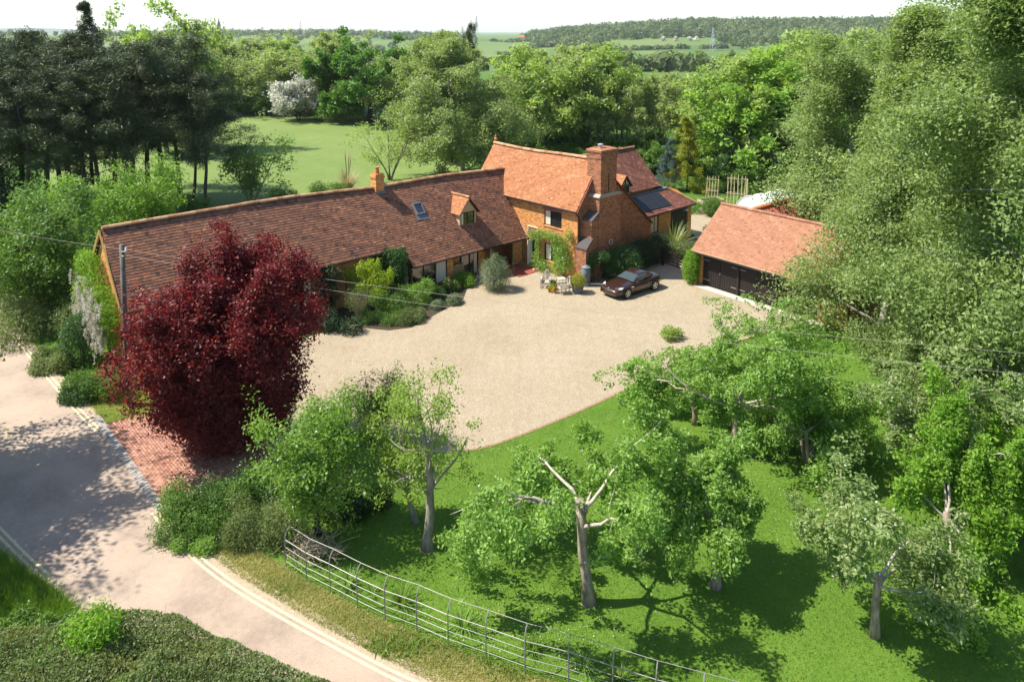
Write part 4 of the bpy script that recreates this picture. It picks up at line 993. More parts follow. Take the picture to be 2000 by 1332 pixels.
def make_tree(name, seed, kind, H, W, n_leaf, leaf, aspect, leafmat, barkmat, trunk_r=0.15, spread=0.25, trunkL=None, lean=(0, 0), up=0.95, out=0.5, stems=1, droop=None, D=None, limbmat=None, minr=0.006, twist=0, clump=0.5, blossom=None, bottom=0.0, quad=False, maxlvl=9, gap=-.12, skirt=None):
    """builds meshes with base at the origin: trunk mesh, crown mesh"""
    rng = np.random.default_rng(seed); c = SPEC[kind]
    tubes, nodes = [], []
    TL = trunkL or {'apple': H * .42, 'plum': H * .38, 'oak': H * .4}.get(kind, H * .95)
    for s in range(stems):
        if stems == 1: d0 = (rng.normal(0, .05), rng.normal(0, .05), 1); p0 = (0, 0, -.05)
        else:
            a = 2 * math.pi * s / stems + rng.random(); d0 = (.28 * math.cos(a), .28 * math.sin(a), 1); p0 = (.1 * math.cos(a), .1 * math.sin(a), -.05)
        grow(rng, p0, d0, TL * (1 if s == 0 else rng.uniform(.7, 1)), trunk_r * (1 if stems == 1 else .75), 0, c, tubes, nodes)
    NP = np.array([n[0] for n in nodes]); ND = np.array([n[1] for n in nodes])
    ok = NP[:, 2] > bottom
    NP, ND = NP[ok], ND[ok]
    # fit to size
    cx = (np.percentile(NP[:, 0], 3) + np.percentile(NP[:, 0], 97)) / 2; cyy = (np.percentile(NP[:, 1], 3) + np.percentile(NP[:, 1], 97)) / 2
    hx = (np.percentile(NP[:, 0], 98) - np.percentile(NP[:, 0], 2)) / 2; hy = (np.percentile(NP[:, 1], 98) - np.percentile(NP[:, 1], 2)) / 2
    sx = (W / 2 - spread * .8) / hx; sy = ((D or W) / 2 - spread * .8) / hy; sz = (H - spread * .6) / np.percentile(NP[:, 2], 99.7)
    zt = np.percentile(NP[:, 2], 50)
    if kind == 'apple': cx *= .2; cyy *= .2
    def tf(A):
        A = np.array(A, float); k = np.clip(A[..., 2] / max(zt, .1), 0, 1)
        A[..., 0] = (A[..., 0] - cx * k) * (1 + (sx - 1) * np.clip(A[..., 2] / (TL * .35), 0, 1)); A[..., 1] = (A[..., 1] - cyy * k) * (1 + (sy - 1) * np.clip(A[..., 2] / (TL * .35), 0, 1)); A[..., 2] *= sz
        A[..., 0] += lean[0] * A[..., 2] / H; A[..., 1] += lean[1] * A[..., 2] / H
        return A
    NP = tf(NP)
    kp = noise3(NP, 10.0 / W, seed) > gap
    if skirt is not None: kp &= NP[:, 2] > skirt[0] + skirt[1] * np.hypot(NP[:, 0] - lean[0] * NP[:, 2] / H, NP[:, 1])
    if kp.sum() > 40: NP, ND = NP[kp], ND[kp]
    m = MB(); ml = MB()
    for pts, rr, lvl in tubes:
        if (max(rr) < minr and lvl >= 2) or lvl > maxlvl: continue
        P = tf(np.array(pts))
        if lvl == 0:
            rr = list(rr); rr[0] *= 1.35
            m.tube(P, rr, 8)
        else: (ml if limbmat else m).tube(P, [max(x, minr * .6) for x in rr], 5 if lvl == 1 else 3, cap=False)
    tm = m.mesh('trunk', barkmat, True)
    lm = ml.mesh('limbs', limbmat, True) if limbmat else None
    k = max(1, int(round(n_leaf / len(NP))))
    w = rng.gamma(2.0, .5, len(NP)); idx = rng.choice(len(NP), n_leaf, p=w / w.sum())
    off = rng.normal(size=(n_leaf, 3)); off = unit(off) * (rng.random((n_leaf, 1)) ** .5) * 1.5
    P = NP[idx] + off * spread * np.array([1, 1, .8])
    P[:, 2] -= 0 if droop is None else np.abs(off[:, 2]) * spread * droop
    ctr = np.array([lean[0] * .6, lean[1] * .6, H * .5])
    N = unit(rng.normal(size=(n_leaf, 3)) + np.array([0, 0, up]) + out * unit(P - ctr))
    cl = rng.random(len(NP))
    val = np.clip(clump * cl[idx] + (1 - clump) * rng.random(n_leaf) , 0, 1)
    crown = leaf_mesh('crown', P, N, leaf, aspect, leafmat, val, rng, droop=droop, quad=quad)
    bl = None
    if blossom:
        nb, bs, bmat = blossom; ii = rng.choice(n_leaf, nb)
        bl = leaf_mesh('blossom', P[ii] + N[ii] * .03 + rng.normal(size=(nb, 3)) * .05, unit(N[ii] + [0, 0, .6]), bs, .8, bmat, rng.random(nb), rng)
    return tm, crown, lm, bl
def place_tree(name, meshes, loc, rz=0, sc=1.0, label=None, cat='tree', group=None, scz=None):
    o = empty(name, loc, rz, label, cat, group)
    o.scale = (sc, sc, scz or sc)
    link('trunk', meshes[0], o)
    if meshes[2]: link('limbs', meshes[2], o)
    link('crown', meshes[1], o, kind='stuff')
    if meshes[3]: link('blossom', meshes[3], o, kind='stuff')
    return o
def px_tree(name, base, left, right, top, seed, kind, n_leaf, leaf, aspect, lm, bm, label, cat='tree', group=None, depth_ratio=1.0, z0=0.0, **kw):
    """a tree standing at the surveyed ground point, sized from its outline"""
    b = G(*base); d = b.y
    H = zat(top, d) - z0; W = (right - left) / FPX * d
    mid = ((left + right) / 2 - base[0]) / FPX * d
    if kind == 'apple': W *= 1.12
    rz = kw.pop('rz', 0.0); lx, ly = mid * 1.15, kw.pop('leany', 0)
    lean = (lx * math.cos(rz) + ly * math.sin(rz), -lx * math.sin(rz) + ly * math.cos(rz))
    ms = make_tree(name, seed, kind, H, W, n_leaf, leaf, aspect, lm, bm, lean=lean, D=W * depth_ratio, **kw)
    return place_tree(name, ms, b, rz, 1, label, cat, group)
def noise3(P, s, seed=0):
    r = np.random.default_rng(seed); out = np.zeros(len(P))
    for k in range(4):
        q = r.normal(size=3); q /= np.linalg.norm(q); out += np.sin(P @ q * s * (1 + .6 * k) + r.random() * 6.28)
    return out / 4
def bush_mesh(seed, lobes, n, leaf, aspect, mat, rough=.2, up=.3, inner=.35, droop=None, flower=None):
    """lobes: (cx,cy,cz,rx,ry,rz); leaves sit in an uneven skin over them"""
    rng = np.random.default_rng(seed); lobes = np.asarray(lobes, float)
    area = lobes[:, 3] * lobes[:, 4] + lobes[:, 5] * (lobes[:, 3] + lobes[:, 4])
    li = rng.choice(len(lobes), n * 2, p=area / area.sum())
    D = unit(rng.normal(size=(n * 2, 3)))
    c, r = lobes[li, :3], lobes[li, 3:]
    s = 1 + rough * 1.3 * noise3(D * 3 + c, 3.0, seed) + rough * .8 * noise3(D * 3 + c, 7.5, seed + 1) + rng.normal(0, rough * .5, n * 2)
    s = s + (rng.random(n * 2) < .10) * rng.random(n * 2) * min(.45, rough * 2.2)
    deep = rng.random(n * 2) < inner
    s = np.where(deep, s * rng.uniform(.6, .95, n * 2), s)
    P = c + D * r * s[:, None]
    # drop leaves buried inside another lobe and below ground
    bur = np.zeros(n * 2, bool)
    for q in range(len(lobes)):
        e = ((P - lobes[q, :3]) / lobes[q, 3:]); bur |= (np.sum(e * e, 1) < .45) & (li != q)
    ok = (~bur) & (P[:, 2] > .02)
    P, D, li = P[ok][:n], D[ok][:n], li[ok][:n]
    N = unit(rng.normal(size=P.shape) * .8 + D * .8 + np.array([0, 0, up]))
    cl = .5 + .5 * noise3(P, 2.2, seed + 5)
    val = np.clip(.45 * cl + .55 * rng.random(len(P)), 0, 1)
    me = leaf_mesh('foliage', P, N, leaf, aspect, mat, val, rng, droop=droop)
    fm = None
    if flower:
        nf, fs, fmat = flower; ii = rng.choice(len(P), nf)
        fm = leaf_mesh('flowers', P[ii] + D[ii] * .04, unit(D[ii] + [0, 0, .5]), fs, .85, fmat, rng.random(nf), rng)
    return me, fm
def bush(name, loc, lobes, n, leaf, mat, label, cat='shrub', seed=1, aspect=.5, rz=0, group=None, flower=None, stem=True, core=True, **kw):
    o = empty(name, loc, rz, label, cat, group)
    me, fm = bush_mesh(seed, lobes, n, leaf, aspect, mat, flower=flower, **kw)
    link('foliage', me, o, kind='stuff')
    if fm: link('flowers', fm, o, kind='stuff')
    if stem:
        rng = random.Random(seed); s = MB()
        for l in lobes:
            for q in range(3):
                top = (l[0] + rng.uniform(-.5, .5) * l[3], l[1] + rng.uniform(-.5, .5) * l[4], l[2] + rng.uniform(.0, .5) * l[5])
                s.tube([(l[0] * .6 + rng.uniform(-.1, .1), l[1] * .6 + rng.uniform(-.1, .1), -.03), ((l[0] * .7 + top[0] * .3), (l[1] * .7 + top[1] * .3), top[2] * .5), top], [.035, .025, .008], 4, cap=False)
        s.build('stems', M['bark_dark'], o, kind='stuff')
    return o
def lobes_box(seed, n, lx, ly, h, r, base=0.0):
    """random lobes filling a box footprint centred on the origin"""
    rng = random.Random(seed); out = []
    for k in range(n):
        rr = r * rng.uniform(.75, 1.25)
        out.append((rng.uniform(-lx, lx), rng.uniform(-ly, ly), base + rng.uniform(.25, 1) * max(.05, h - rr), rr, rr, rr * rng.uniform(.8, 1.1)))
    return out
def pip(X, Y, poly):
    ins = np.zeros(len(X), bool); n = len(poly)
    for i in range(n):
        x0, y0 = poly[i][0], poly[i][1]; x1, y1 = poly[(i + 1) % n][0], poly[(i + 1) % n][1]
        c = ((y0 > Y) != (y1 > Y)) & (X < (x1 - x0) * (Y - y0) / (y1 - y0 + 1e-12) + x0); ins ^= c
    return ins
def blades(name, poly, n, h, w, mat, seed, parent=None, label=None, cat=None, lean=.5, mask=None, zfn=None, near=None):
    """grass blades as single triangles over a polygon; near= (exponent) biases density towards the camera"""
    rng = np.random.default_rng(seed); poly = [(p[0], p[1]) for p in poly]
    xs, ys = [p[0] for p in poly], [p[1] for p in poly]
    X = rng.uniform(min(xs), max(xs), n * 6); Y = rng.uniform(min(ys), max(ys), n * 6)
    ok = pip(X, Y, poly)
    if near: ok &= rng.random(n * 6) < np.clip((near / np.hypot(X, Y)) ** 2, 0, 1)
    X, Y = X[ok], Y[ok]
    if mask is not None:
        k = mask(np.stack([X, Y, X * 0], 1)) > rng.random(len(X)); X, Y = X[k], Y[k]
    X, Y = X[:n], Y[:n]; k = len(X)
    Z = np.zeros(k) if zfn is None else zfn(X, Y)
    P = np.stack([X, Y, Z], 1); a = rng.random(k) * 6.28
    t = np.stack([np.cos(a), np.sin(a), a * 0], 1); hh = h * rng.uniform(.5, 1.4, k)[:, None]; ww = w * rng.uniform(.6, 1.4, k)[:, None] / 2
    ln = rng.normal(0, lean, (k, 2)); tip = P + np.concatenate([ln * hh, hh], 1)
    V = np.stack([P - t * ww, P + t * ww, tip], 1).reshape(-1, 3)
    val = np.clip(.5 * (.5 + .5 * noise3(P, 1.3, seed)) + .5 * rng.random(k), 0, 1)
    o = link(name, np_mesh(name, V, np.arange(k * 3).reshape(-1, 3), mat, val), parent, kind='stuff')
    return tag(o, label, cat)
def tuft(name, loc, n, h, w, mat, label, cat='plant', seed=1, spread=.25, group=None, arch=.6, segs=4, upright=0.0, parent=None, z0=0):
    """strap-leaved clump: each leaf an arching ribbon"""
    rng = np.random.default_rng(seed); V, F, A = [], [], []
    for k in range(n):
        a = rng.random() * 6.28; out = np.array([math.cos(a), math.sin(a), 0]); sd = np.array([-out[1], out[0], 0])
        r0 = rng.random() ** .5 * spread * .4; L = h * rng.uniform(.6, 1.15); b = len(V); e = rng.uniform(.15, 1.0) * (1 - upright)
        v = rng.random()
        for s in range(segs + 1):
            f = s / segs; th = e * arch * (f + .4) * 1.6
            p = out * (r0 + L * f * math.sin(min(th, 2.0)) * .9) + np.array([0, 0, L * f * math.cos(min(th, 2.2)) if th < 1.57 else L * f * math.cos(min(th, 2.2)) * .6])
            ww = w / 2 * (1 - f ** 2 * .9)
            V += [p - sd * ww, p + sd * ww]
            if s: F.append((b + 2 * s - 2, b + 2 * s - 1, b + 2 * s + 1, b + 2 * s)); A.append(v)
    V = np.array(V); V[:, 2] = np.maximum(V[:, 2], .01)
    me = np_mesh('leaves', V, F, mat, A)
    if parent is not None: return link(name, me, parent, loc=loc, kind='stuff')
    o = empty(name, loc, 0, label, cat, group); link('leaves', me, o, kind='stuff'); return o
# ================================================================== background trees (few prototypes, each tree an object)
PROTO = {
    'alder': (make_tree('alder', 101, 'wood', 14, 8.5, 11000, .36, .6, M['leaf_wood'], M['bark_grey'], .17, .42), 14),
    'alder2': (make_tree('alder2', 102, 'wood', 14, 9.5, 11500, .36, .6, M['leaf_wood_grey'], M['bark_grey'], .17, .42), 14),
    'thin': (make_tree('thin', 103, 'wood', 14, 5.0, 3800, .32, .6, M['leaf_wood_grey'], M['bark_grey'], .15, .38), 14),
    'willow': (make_tree('willow', 104, 'oak', 13, 13, 17000, .40, .5, M['leaf_wood_grey'], M['bark_grey'], .3, .6), 13),
    'maple': (make_tree('maple', 105, 'oak', 13, 10, 18000, .36, .7, M['leaf_maple'], M['bark_grey'], .25, .5), 13),
    'ash': (make_tree('ash', 106, 'oak', 15, 12, 16000, .40, .65, M['leaf_wood'], M['bark_grey'], .28, .55), 15),
    'pine': (make_tree('pine', 107, 'pine', 16, 8.5, 24000, .34, .16, M['leaf_pine'], M['bark_dark'], .22, .42, up=.5), 16),
    'pine2': (make_tree('pine2', 108, 'pine', 16, 7.0, 21000, .34, .16, M['leaf_pine'], M['bark_dark'], .20, .40, up=.5), 16),
    'fir': (make_tree('fir', 109, 'fir', 18, 6.5, 20000, .32, .22, M['leaf_pine'], M['bark_dark'], .2, .3), 18),
    'bushy': (make_tree('bushy', 110, 'multi', 6, 6.5, 16000, .32, .6, M['leaf_mid'], M['bark_dark'], .12, .42, stems=4), 6),
}
_r = random.Random(77)
def put(kind, base, top, name, label, group=None, wide=1.0, cat='tree', z0=0):
    ms, H = PROTO[kind]; b = G(*base)
    s = (zat(top, b.y) - z0) / H
    o = place_tree(name, ms, b, _r.random() * 6.28, s * wide, label, cat, group, scz=s)
    return o
# pines on the left
PINES = [((-40, 428), 75, 'pine'), ((40, 415), 60, 'pine2'), ((95, 425), 78, 'pine'), ((140, 405), 62, 'pine'), ((228, 400), 85, 'pine2'),
         ((262, 425), 82, 'pine'), ((318, 404), 72, 'pine'), ((352, 392), 100, 'pine2'), ((60, 445), 120, 'pine'), ((200, 440), 130, 'pine2'), ((290, 380), 70, 'pine'), ((8, 400), 72, 'pine'), ((122, 392), 66, 'pine2'), ((172, 422), 95, 'pine'), ((250, 386), 78, 'pine')]
ORD = ['first', 'second', 'third', 'fourth', 'fifth', 'sixth', 'seventh', 'eighth', 'ninth', 'tenth', 'eleventh', 'twelfth', 'thirteenth', 'fourteenth', 'fifteenth']
for k, (b, t_, kd) in enumerate(PINES):
    put(kd, b, t_, 'pine_tree', ORD[sorted(p[0][0] for p in PINES).index(b[0])] + ' dark pine from the left in the crowded stand beside the meadow', 'pines left of the meadow', 1.3)
put('fir', (183, 396), 6, 'fir_tree', 'tall dark fir with a thin pointed top above the pine stand', None, .9)
px_tree('pine_tree', (380, 410), 322, 450, 120, 111, 'pine', 15000, .3, .16, M['leaf_pine'], M['bark_dark'], 'slim dark pine with bare trunk, second from the meadow edge of the stand', trunk_r=.17, spread=.36)
px_tree('pine_tree', (402, 414), 345, 505, 150, 112, 'pine', 22000, .3, .16, M['leaf_pine'], M['bark_dark'], 'rightmost dark pine with bare trunk and crown reaching over the meadow', trunk_r=.19, spread=.4)
put('ash', (326, 300), 4, 'ash_tree', 'bright green round-headed tree rising above the pines', None, .75)
PROTO['ash'][0][1].materials  # shared crown
px_tree('birch_tree', (380, 290), 335, 420, 35, 113, 'birch', 9000, .42, .5, M['leaf_birch_far'], M['bark_birch'], 'grey green birch crown beside the bright round tree above the pines', trunk_r=.2, spread=.5)
bush('cypress_bush', G(28, 425), [(0, 0, 3.2, 2.2, 2.2, 4.0), (-2.5, 1, 2.8, 1.8, 1.8, 3.2)], 9000, .3, M['leaf_dark'], 'black green evergreen bush in deep shade at the left edge of the picture', seed=5, aspect=.3)
px_tree('alder_tree', (492, 402), 428, 568, 258, 114, 'multi', 5200, .26, .5, M['leaf_mid'], M['bark_grey'], 'airy many-stemmed young tree beside the meadow, right of the pines', stems=4, trunk_r=.11, spread=.4)
# wood beyond the meadow
for k, (b, t_, kd) in enumerate([((425, 222), 72, 'willow'), ((470, 218), 84, 'alder2'), ((505, 221), 80, 'willow'), ((545, 219), 92, 'alder'), ((590, 220), 70, 'willow'), ((640, 224), 72, 'alder2'), ((670, 212), 62, 'alder2'), ((450, 205), 78, 'ash'), ((520, 205), 78, 'alder2'), ((610, 205), 76, 'willow'), ((560, 203), 72, 'alder'), ((680, 226), 84, 'willow'), ((400, 215), 70, 'alder2'), ((350, 222), 80, 'willow'), ((300, 222), 85, 'alder')]):
    put(kd, b, t_, 'woodland_tree', 'grey green tree in the wood along the far side of the meadow', 'trees beyond the meadow', 1.15)
put('bushy', (470, 224), 186, 'hedge_bush', 'dark bush at the meadow edge nearest the pines', 'bushes at the meadow edge', 1.3, 'bush')
put('bushy', (520, 225), 180, 'hedge_bush', 'dark bush at the meadow edge left of the white hawthorn', 'bushes at the meadow edge', 1.3, 'bush')
put('bushy', (650, 236), 190, 'hedge_bush', 'dark bush at the meadow edge between white hawthorn and oak', 'bushes at the meadow edge', 1.2, 'bush')
px_tree('hawthorn_tree', (583, 236), 530, 628, 140, 115, 'multi', 15000, .36, .7, M['flower_may'], M['bark_dark'], 'hawthorn tree white with blossom at the far edge of the meadow', stems=3, trunk_r=.15, spread=.6, clump=.3, gap=-1)
px_tree('oak_tree', (722, 238), 612, 822, 66, 116, 'oak', 46000, .5, .75, M['leaf_oak'], M['bark_dark'], 'big dark green oak right of the white hawthorn at the meadow edge', trunk_r=.45, spread=.75)
bush('hawthorn_bush', G(655, 238), [(0, 0, 1.6, 2.2, 2, 1.9)], 2600, .35, M['leaf_wood_grey'], 'small grey green bush at the foot of the dark oak', seed=6)
for k, (b, t_, kd) in enumerate([((835, 246), 72, 'alder2'), ((855, 255), 92, 'ash'), ((800, 240), 72, 'willow')]):
    put(kd, b, t_, 'woodland_tree', ['grey green tree right behind the dark oak', 'tree close to the left flank of the weeping birch', 'tall grey green tree rising behind the dark oak crown'][k], None, 1.0)
# big weeping birch behind the house
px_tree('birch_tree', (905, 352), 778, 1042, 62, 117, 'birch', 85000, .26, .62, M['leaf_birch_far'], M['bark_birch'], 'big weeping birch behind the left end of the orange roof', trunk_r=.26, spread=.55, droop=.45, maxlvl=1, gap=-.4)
px_tree('thorn_tree', (762, 352), 696, 850, 176, 118, 'multi', 4200, .22, .5, M['leaf_wood'], M['bark_grey'], 'sparse twiggy tree leaning over the meadow left of the weeping birch', stems=4, trunk_r=.13, spread=.4)
px_tree('yew_tree', (835, 300), 800, 870, 175, 119, 'multi', 6000, .3, .4, M['leaf_pine'], M['bark_dark'], 'brown green narrow tree tucked behind the left flank of the weeping birch', stems=2, trunk_r=.15, spread=.4)
put('pine2', (908, 262), 46, 'pine_tree', 'dark tree top poking up just above the weeping birch', None, .5)
# wood behind the house
WOODB = [((1065, 318), 92, 'ash'), ((1100, 300), 84, 'alder2'), ((1135, 312), 88, 'ash'), ((1175, 300), 96, 'alder'), ((1205, 316), 142, 'thin'), ((1230, 300), 150, 'alder2'), ((1258, 318), 146, 'thin'), ((1285, 300), 140, 'thin'), ((1312, 314), 136, 'thin'), ((1345, 306), 146, 'thin'), ((1380, 318), 158, 'alder2'), ((1045, 285), 96, 'alder'), ((1085, 270), 104, 'willow'), ((1150, 270), 100, 'maple'), ((1215, 272), 154, 'maple'), ((1270, 280), 152, 'alder2'), ((1330, 280), 152, 'alder2'), ((1395, 290), 154, 'ash'), ((1118, 322), 100, 'thin'), ((1160, 325), 140, 'thin'), ((1240, 328), 164, 'thin'), ((1300, 326), 154, 'thin'), ((1360, 332), 164, 'alder')]
for b, t_, kd in WOODB:
    put(kd, b, t_, 'woodland_tree', {'thin': 'thin sparse tree with bare pale trunk in the wood behind the house', 'alder2': 'grey green slender tree in the wood behind the house', 'alder': 'yellow green slender tree in the wood behind the house', 'ash': 'broad leafy tree towering in the wood behind the house', 'maple': 'bright green round tree in the wood behind the house', 'willow': 'wide grey green willow in the wood behind the house'}[kd], {'thin': 'thin pale-trunked trees behind the house', 'alder2': 'grey green trees behind the house', 'alder': 'yellow green trees behind the house', 'ash': 'broad trees behind the house', 'maple': 'round bright trees behind the house'}.get(kd), 1.1)
for k, (u, v) in enumerate([(1050, 322), (1090, 330), (1140, 332), (1190, 335), (1225, 334), (1262, 340), (1350, 338), (1410, 345), (1120, 318), (1280, 325), (1000, 330)]):
    put('bushy', (u, v), v - 62, 'undergrowth_bush', 'leafy undergrowth bush at the foot of the wood behind the house', 'undergrowth behind the house', 1.2, 'bush')
for b, t_, kd in [((1425, 345), 142, 'maple'), ((1470, 360), 116, 'ash'), ((1510, 372), 98, 'maple'), ((1545, 352), 74, 'ash'), ((1600, 350), 66, 'ash'), ((1455, 320), 118, 'oakp'), ((1500, 322), 92, 'alder'), ((1570, 320), 80, 'maple'), ((1640, 330), 72, 'alder2'), ((1720, 335), 62, 'ash'), ((1800, 335), 55, 'ash'), ((1900, 330), 50, 'maple'), ((1980, 335), 50, 'ash')]:
    put(kd if kd in PROTO else 'ash', b, t_, 'woodland_tree', ORD[sorted([1425, 1470, 1510, 1545, 1600, 1455, 1500, 1570, 1640, 1720, 1800, 1900, 1980]).index(b[0])] + ' tree from the left in the belt beyond the kitchen garden', 'trees beyond the kitchen garden', 1.1)
for k, (u, v) in enumerate([(1450, 378), (1490, 384), (1530, 390), (1570, 385)]):
    put('bushy', (u, v), v - 62, 'garden_bush', ['leftmost', 'second', 'third', 'rightmost'][k] + ' leafy bush under the trees beyond the kitchen garden', 'bushes beyond the kitchen garden', 1.1, 'bush')
# conifers by the kitchen garden
px_tree('blue_spruce', (1304, 372), 1277, 1331, 272, 121, 'fir', 14000, .17, .22, M['leaf_blue'], M['bark_dark'], 'blue grey cone-shaped spruce behind the rear roof', trunk_r=.09, spread=.16)
px_tree('golden_conifer', (1342, 374), 1308, 1384, 228, 122, 'fir', 16000, .18, .3, M['leaf_gold'], M['bark_dark'], 'tall golden yellow conifer right of the blue spruce', trunk_r=.1, spread=.22)
bush('golden_shrub', G(1366, 376), [(0, 0, .6, .95, .9, .75), (.5, .3, .9, .6, .6, .6)], 3500, .11, M['leaf_gold'], 'low round golden shrub at the foot of the golden conifer', seed=8)
px_tree('yew_tree', (1422, 374), 1388, 1470, 246, 123, 'fir', 13000, .22, .3, M['leaf_ivy'], M['bark_dark'], 'dark green upright yew left of the bean frames', trunk_r=.14, spread=.28)

# ================================================================== birches on the right
px_tree('birch_tree', (1715, 674), 1680, 1900, 4, 131, 'birch', 170000, .155, .62, M['leaf_birch'], M['bark_birch'], 'tall weeping birch drooping over the right end of the garage roof', trunk_r=.24, spread=.62, droop=.5, maxlvl=1, gap=-.6, depth_ratio=1.15)
px_tree('birch_tree', (2005, 842), 1770, 2330, -260, 132, 'birch', 170000, .165, .62, M['leaf_birch_dark'], M['bark_birch'], 'huge birch filling the right edge of the picture', trunk_r=.3, spread=.62, droop=.5, maxlvl=1, gap=-.6)
px_tree('birch_tree', (1880, 620), 1700, 2080, -50, 133, 'birch', 70000, .21, .62, M['leaf_birch'], M['bark_birch'], 'birch behind the two foremost birches on the right', trunk_r=.26, spread=.62, droop=.5, maxlvl=1, gap=-.6)
px_tree('birch_tree', (1640, 500), 1530, 1800, 60, 134, 'birch', 70000, .21, .62, M['leaf_birch'], M['bark_birch'], 'birch standing behind the garage, paler than its neighbours', trunk_r=.22, spread=.62, droop=.45, maxlvl=1, gap=-.6)

# ================================================================== red plum and its neighbours
px_tree('purple_plum', (438, 880), 292, 618, 470, 141, 'dome', 165000, .115, .7, M['leaf_red'], M['bark_dark'], 'dark red leaved plum tree in front of the barn', trunk_r=.2, spread=.3, up=.7, depth_ratio=.72, stems=4, maxlvl=1, trunkL=6.0, gap=-1, skirt=(.2, .7))
_pl = [o for o in bpy.data.objects if o.name.startswith('purple_plum')][0]
me, _ = bush_mesh(1411, [(0, -.4, 1.5, 1.6, 1.0, 1.2), (-1.2, .1, 1.9, 1.3, 1.0, 1.1), (1.3, .2, 1.8, 1.3, 1.0, 1.1), (-2.0, .4, 2.9, 1.1, 1.0, .9), (1.9, .4, 2.8, 1.1, 1.0, 1.0), (.3, -.7, 2.6, 1.3, .9, 1.0)], 30000, .115, .7, M['leaf_red'], rough=.2, inner=.4); link('lower_foliage', me, _pl, kind='stuff')
px_tree('quince_tree', (622, 1042), 516, 726, 762, 142, 'plum', 26000, .10, .55, M['leaf_quince'], M['bark_dark'], 'dense bright green tree dotted with white flowers, right of the red tree', trunk_r=.1, spread=.27, blossom=(260, .10, M['flower_white']), quad=True)
px_tree('pear_tree', (834, 1071), 745, 945, 700, 143, 'pear', 5200, .095, .6, M['leaf_pear'], M['bark_pear'], 'tall open pear tree with bare grey trunk in front of the gravel', trunk_r=.17, spread=.2, minr=.008, quad=True)
px_tree('pear_tree', (812, 1020), 685, 830, 768, 144, 'pear', 5600, .095, .6, M['leaf_pear'], M['bark_pear'], 'leaning second stem beside the tall pear tree, hung with yellow green leaves', trunk_r=.11, spread=.22, minr=.008, quad=True)
px_tree('yew_topiary', (727, 862), 705, 810, 708, 145, 'plum', 9000, .09, .45, M['leaf_mid'], M['bark_dark'], 'small dark-stemmed tree on the gravel edge behind the pear tree', trunk_r=.09, spread=.25)

# ================================================================== orchard
ap = dict(limbmat=M['bark_limb'], droop=.4, minr=.006, quad=True, gap=-.3)
BW = M['flower_white']
px_tree('apple_tree', (1150, 1176), 900, 1335, 826, 355, 'apple', 27000, .125, .52, M['leaf_apple'], M['bark_apple'], 'nearest apple tree, its forked pale limbs reaching over the middle of the lawn', trunk_r=0.171, spread=.17, blossom=(160, .06, BW), depth_ratio=.95, leany=.2, rz=3.6, **ap)
px_tree('apple_tree', (1398, 1146), 1295, 1495, 872, 352, 'apple', 20250, .125, .52, M['leaf_apple'], M['bark_apple'], 'weeping apple tree whose leaves hang almost to its foot, right of the nearest one', trunk_r=0.144, spread=.17, blossom=(120, .06, BW), leany=.8, **ap)
px_tree('apple_tree', (1708, 1242), 1560, 1840, 885, 354, 'apple', 16875, .125, .52, M['leaf_apple_pale'], M['bark_apple'], 'apple tree with thin pale-flecked crown at the bottom right of the orchard', trunk_r=0.126, spread=.17, blossom=(220, .06, BW), **ap)
px_tree('apple_tree', (1838, 1118), 1765, 1945, 815, 154, 'apple', 14850, .125, .52, M['leaf_bright'], M['bark_apple'], 'apple tree with a crooked leaning trunk behind the pale-flecked one', trunk_r=0.135, spread=.17, leany=.6, **ap)
px_tree('apple_tree', (1868, 1052), 1800, 2000, 735, 155, 'apple', 18900, .125, .52, M['leaf_bright'], M['bark_apple'], 'apple tree with a thick straight brown trunk near the right edge', trunk_r=0.153, spread=.17, **ap)
px_tree('apple_tree', (1832, 980), 1690, 1920, 665, 156, 'apple', 18900, .125, .52, M['leaf_apple_pale'], M['bark_apple'], 'blossoming apple tree with bare white limbs below the birches', trunk_r=0.144, spread=.17, blossom=(500, .07, BW), **ap)
px_tree('apple_tree', (1437, 892), 1232, 1640, 578, 157, 'apple', 32400, .125, .52, M['leaf_apple'], M['bark_apple'], 'broad apple tree with a brown trunk between the gravel and the orchard middle', trunk_r=0.162, spread=.17, blossom=(160, .06, BW), depth_ratio=.85, **ap)
px_tree('apple_tree', (1357, 829), 1236, 1470, 612, 158, 'apple', 19000, .125, .52, M['leaf_apple'], M['bark_apple'], 'apple tree at the gravel edge half hidden by the broad one', trunk_r=0.117, spread=.17, **ap)
px_tree('apple_tree', (1580, 902), 1470, 1720, 690, 159, 'apple', 17550, .125, .52, M['leaf_apple'], M['bark_apple'], 'apple tree with several pale stems rising from one foot, mid orchard', trunk_r=0.117, spread=.17, stems=3, **ap)
px_tree('apple_tree', (2010, 1130), 1940, 2150, 800, 160, 'apple', 21600, .125, .52, M['leaf_bright'], M['bark_apple'], 'bright green apple tree cut off by the right edge', trunk_r=0.144, spread=.17, **ap)
px_tree('apple_tree', (1775, 800), 1710, 1850, 650, 161, 'apple', 12150, .125, .52, M['leaf_apple_pale'], M['bark_apple'], 'pale apple tree at the far side of the orchard beside the birch foot', trunk_r=0.117, spread=.17, blossom=(250, .06, BW), **ap)
# trees beyond the left edge of the picture (their shade falls on the lane)
ms = make_tree('lane_tree', 171, 'oak', 13.5, 7.6, 16000, .2, .6, M['leaf_wood'], M['bark_grey'], .25, .42, trunkL=7)
for k, (x, y, s) in enumerate([(-22.6, 25.7, 1.0), (-22.2, 22.9, .96), (-26.2, 24.9, 1.0)]):
    place_tree('lane_tree', ms, (x, y, 0), k * 2.1, s, 'roadside tree left of the lane whose shade dapples the road', 'tree', 'trees left of the lane')

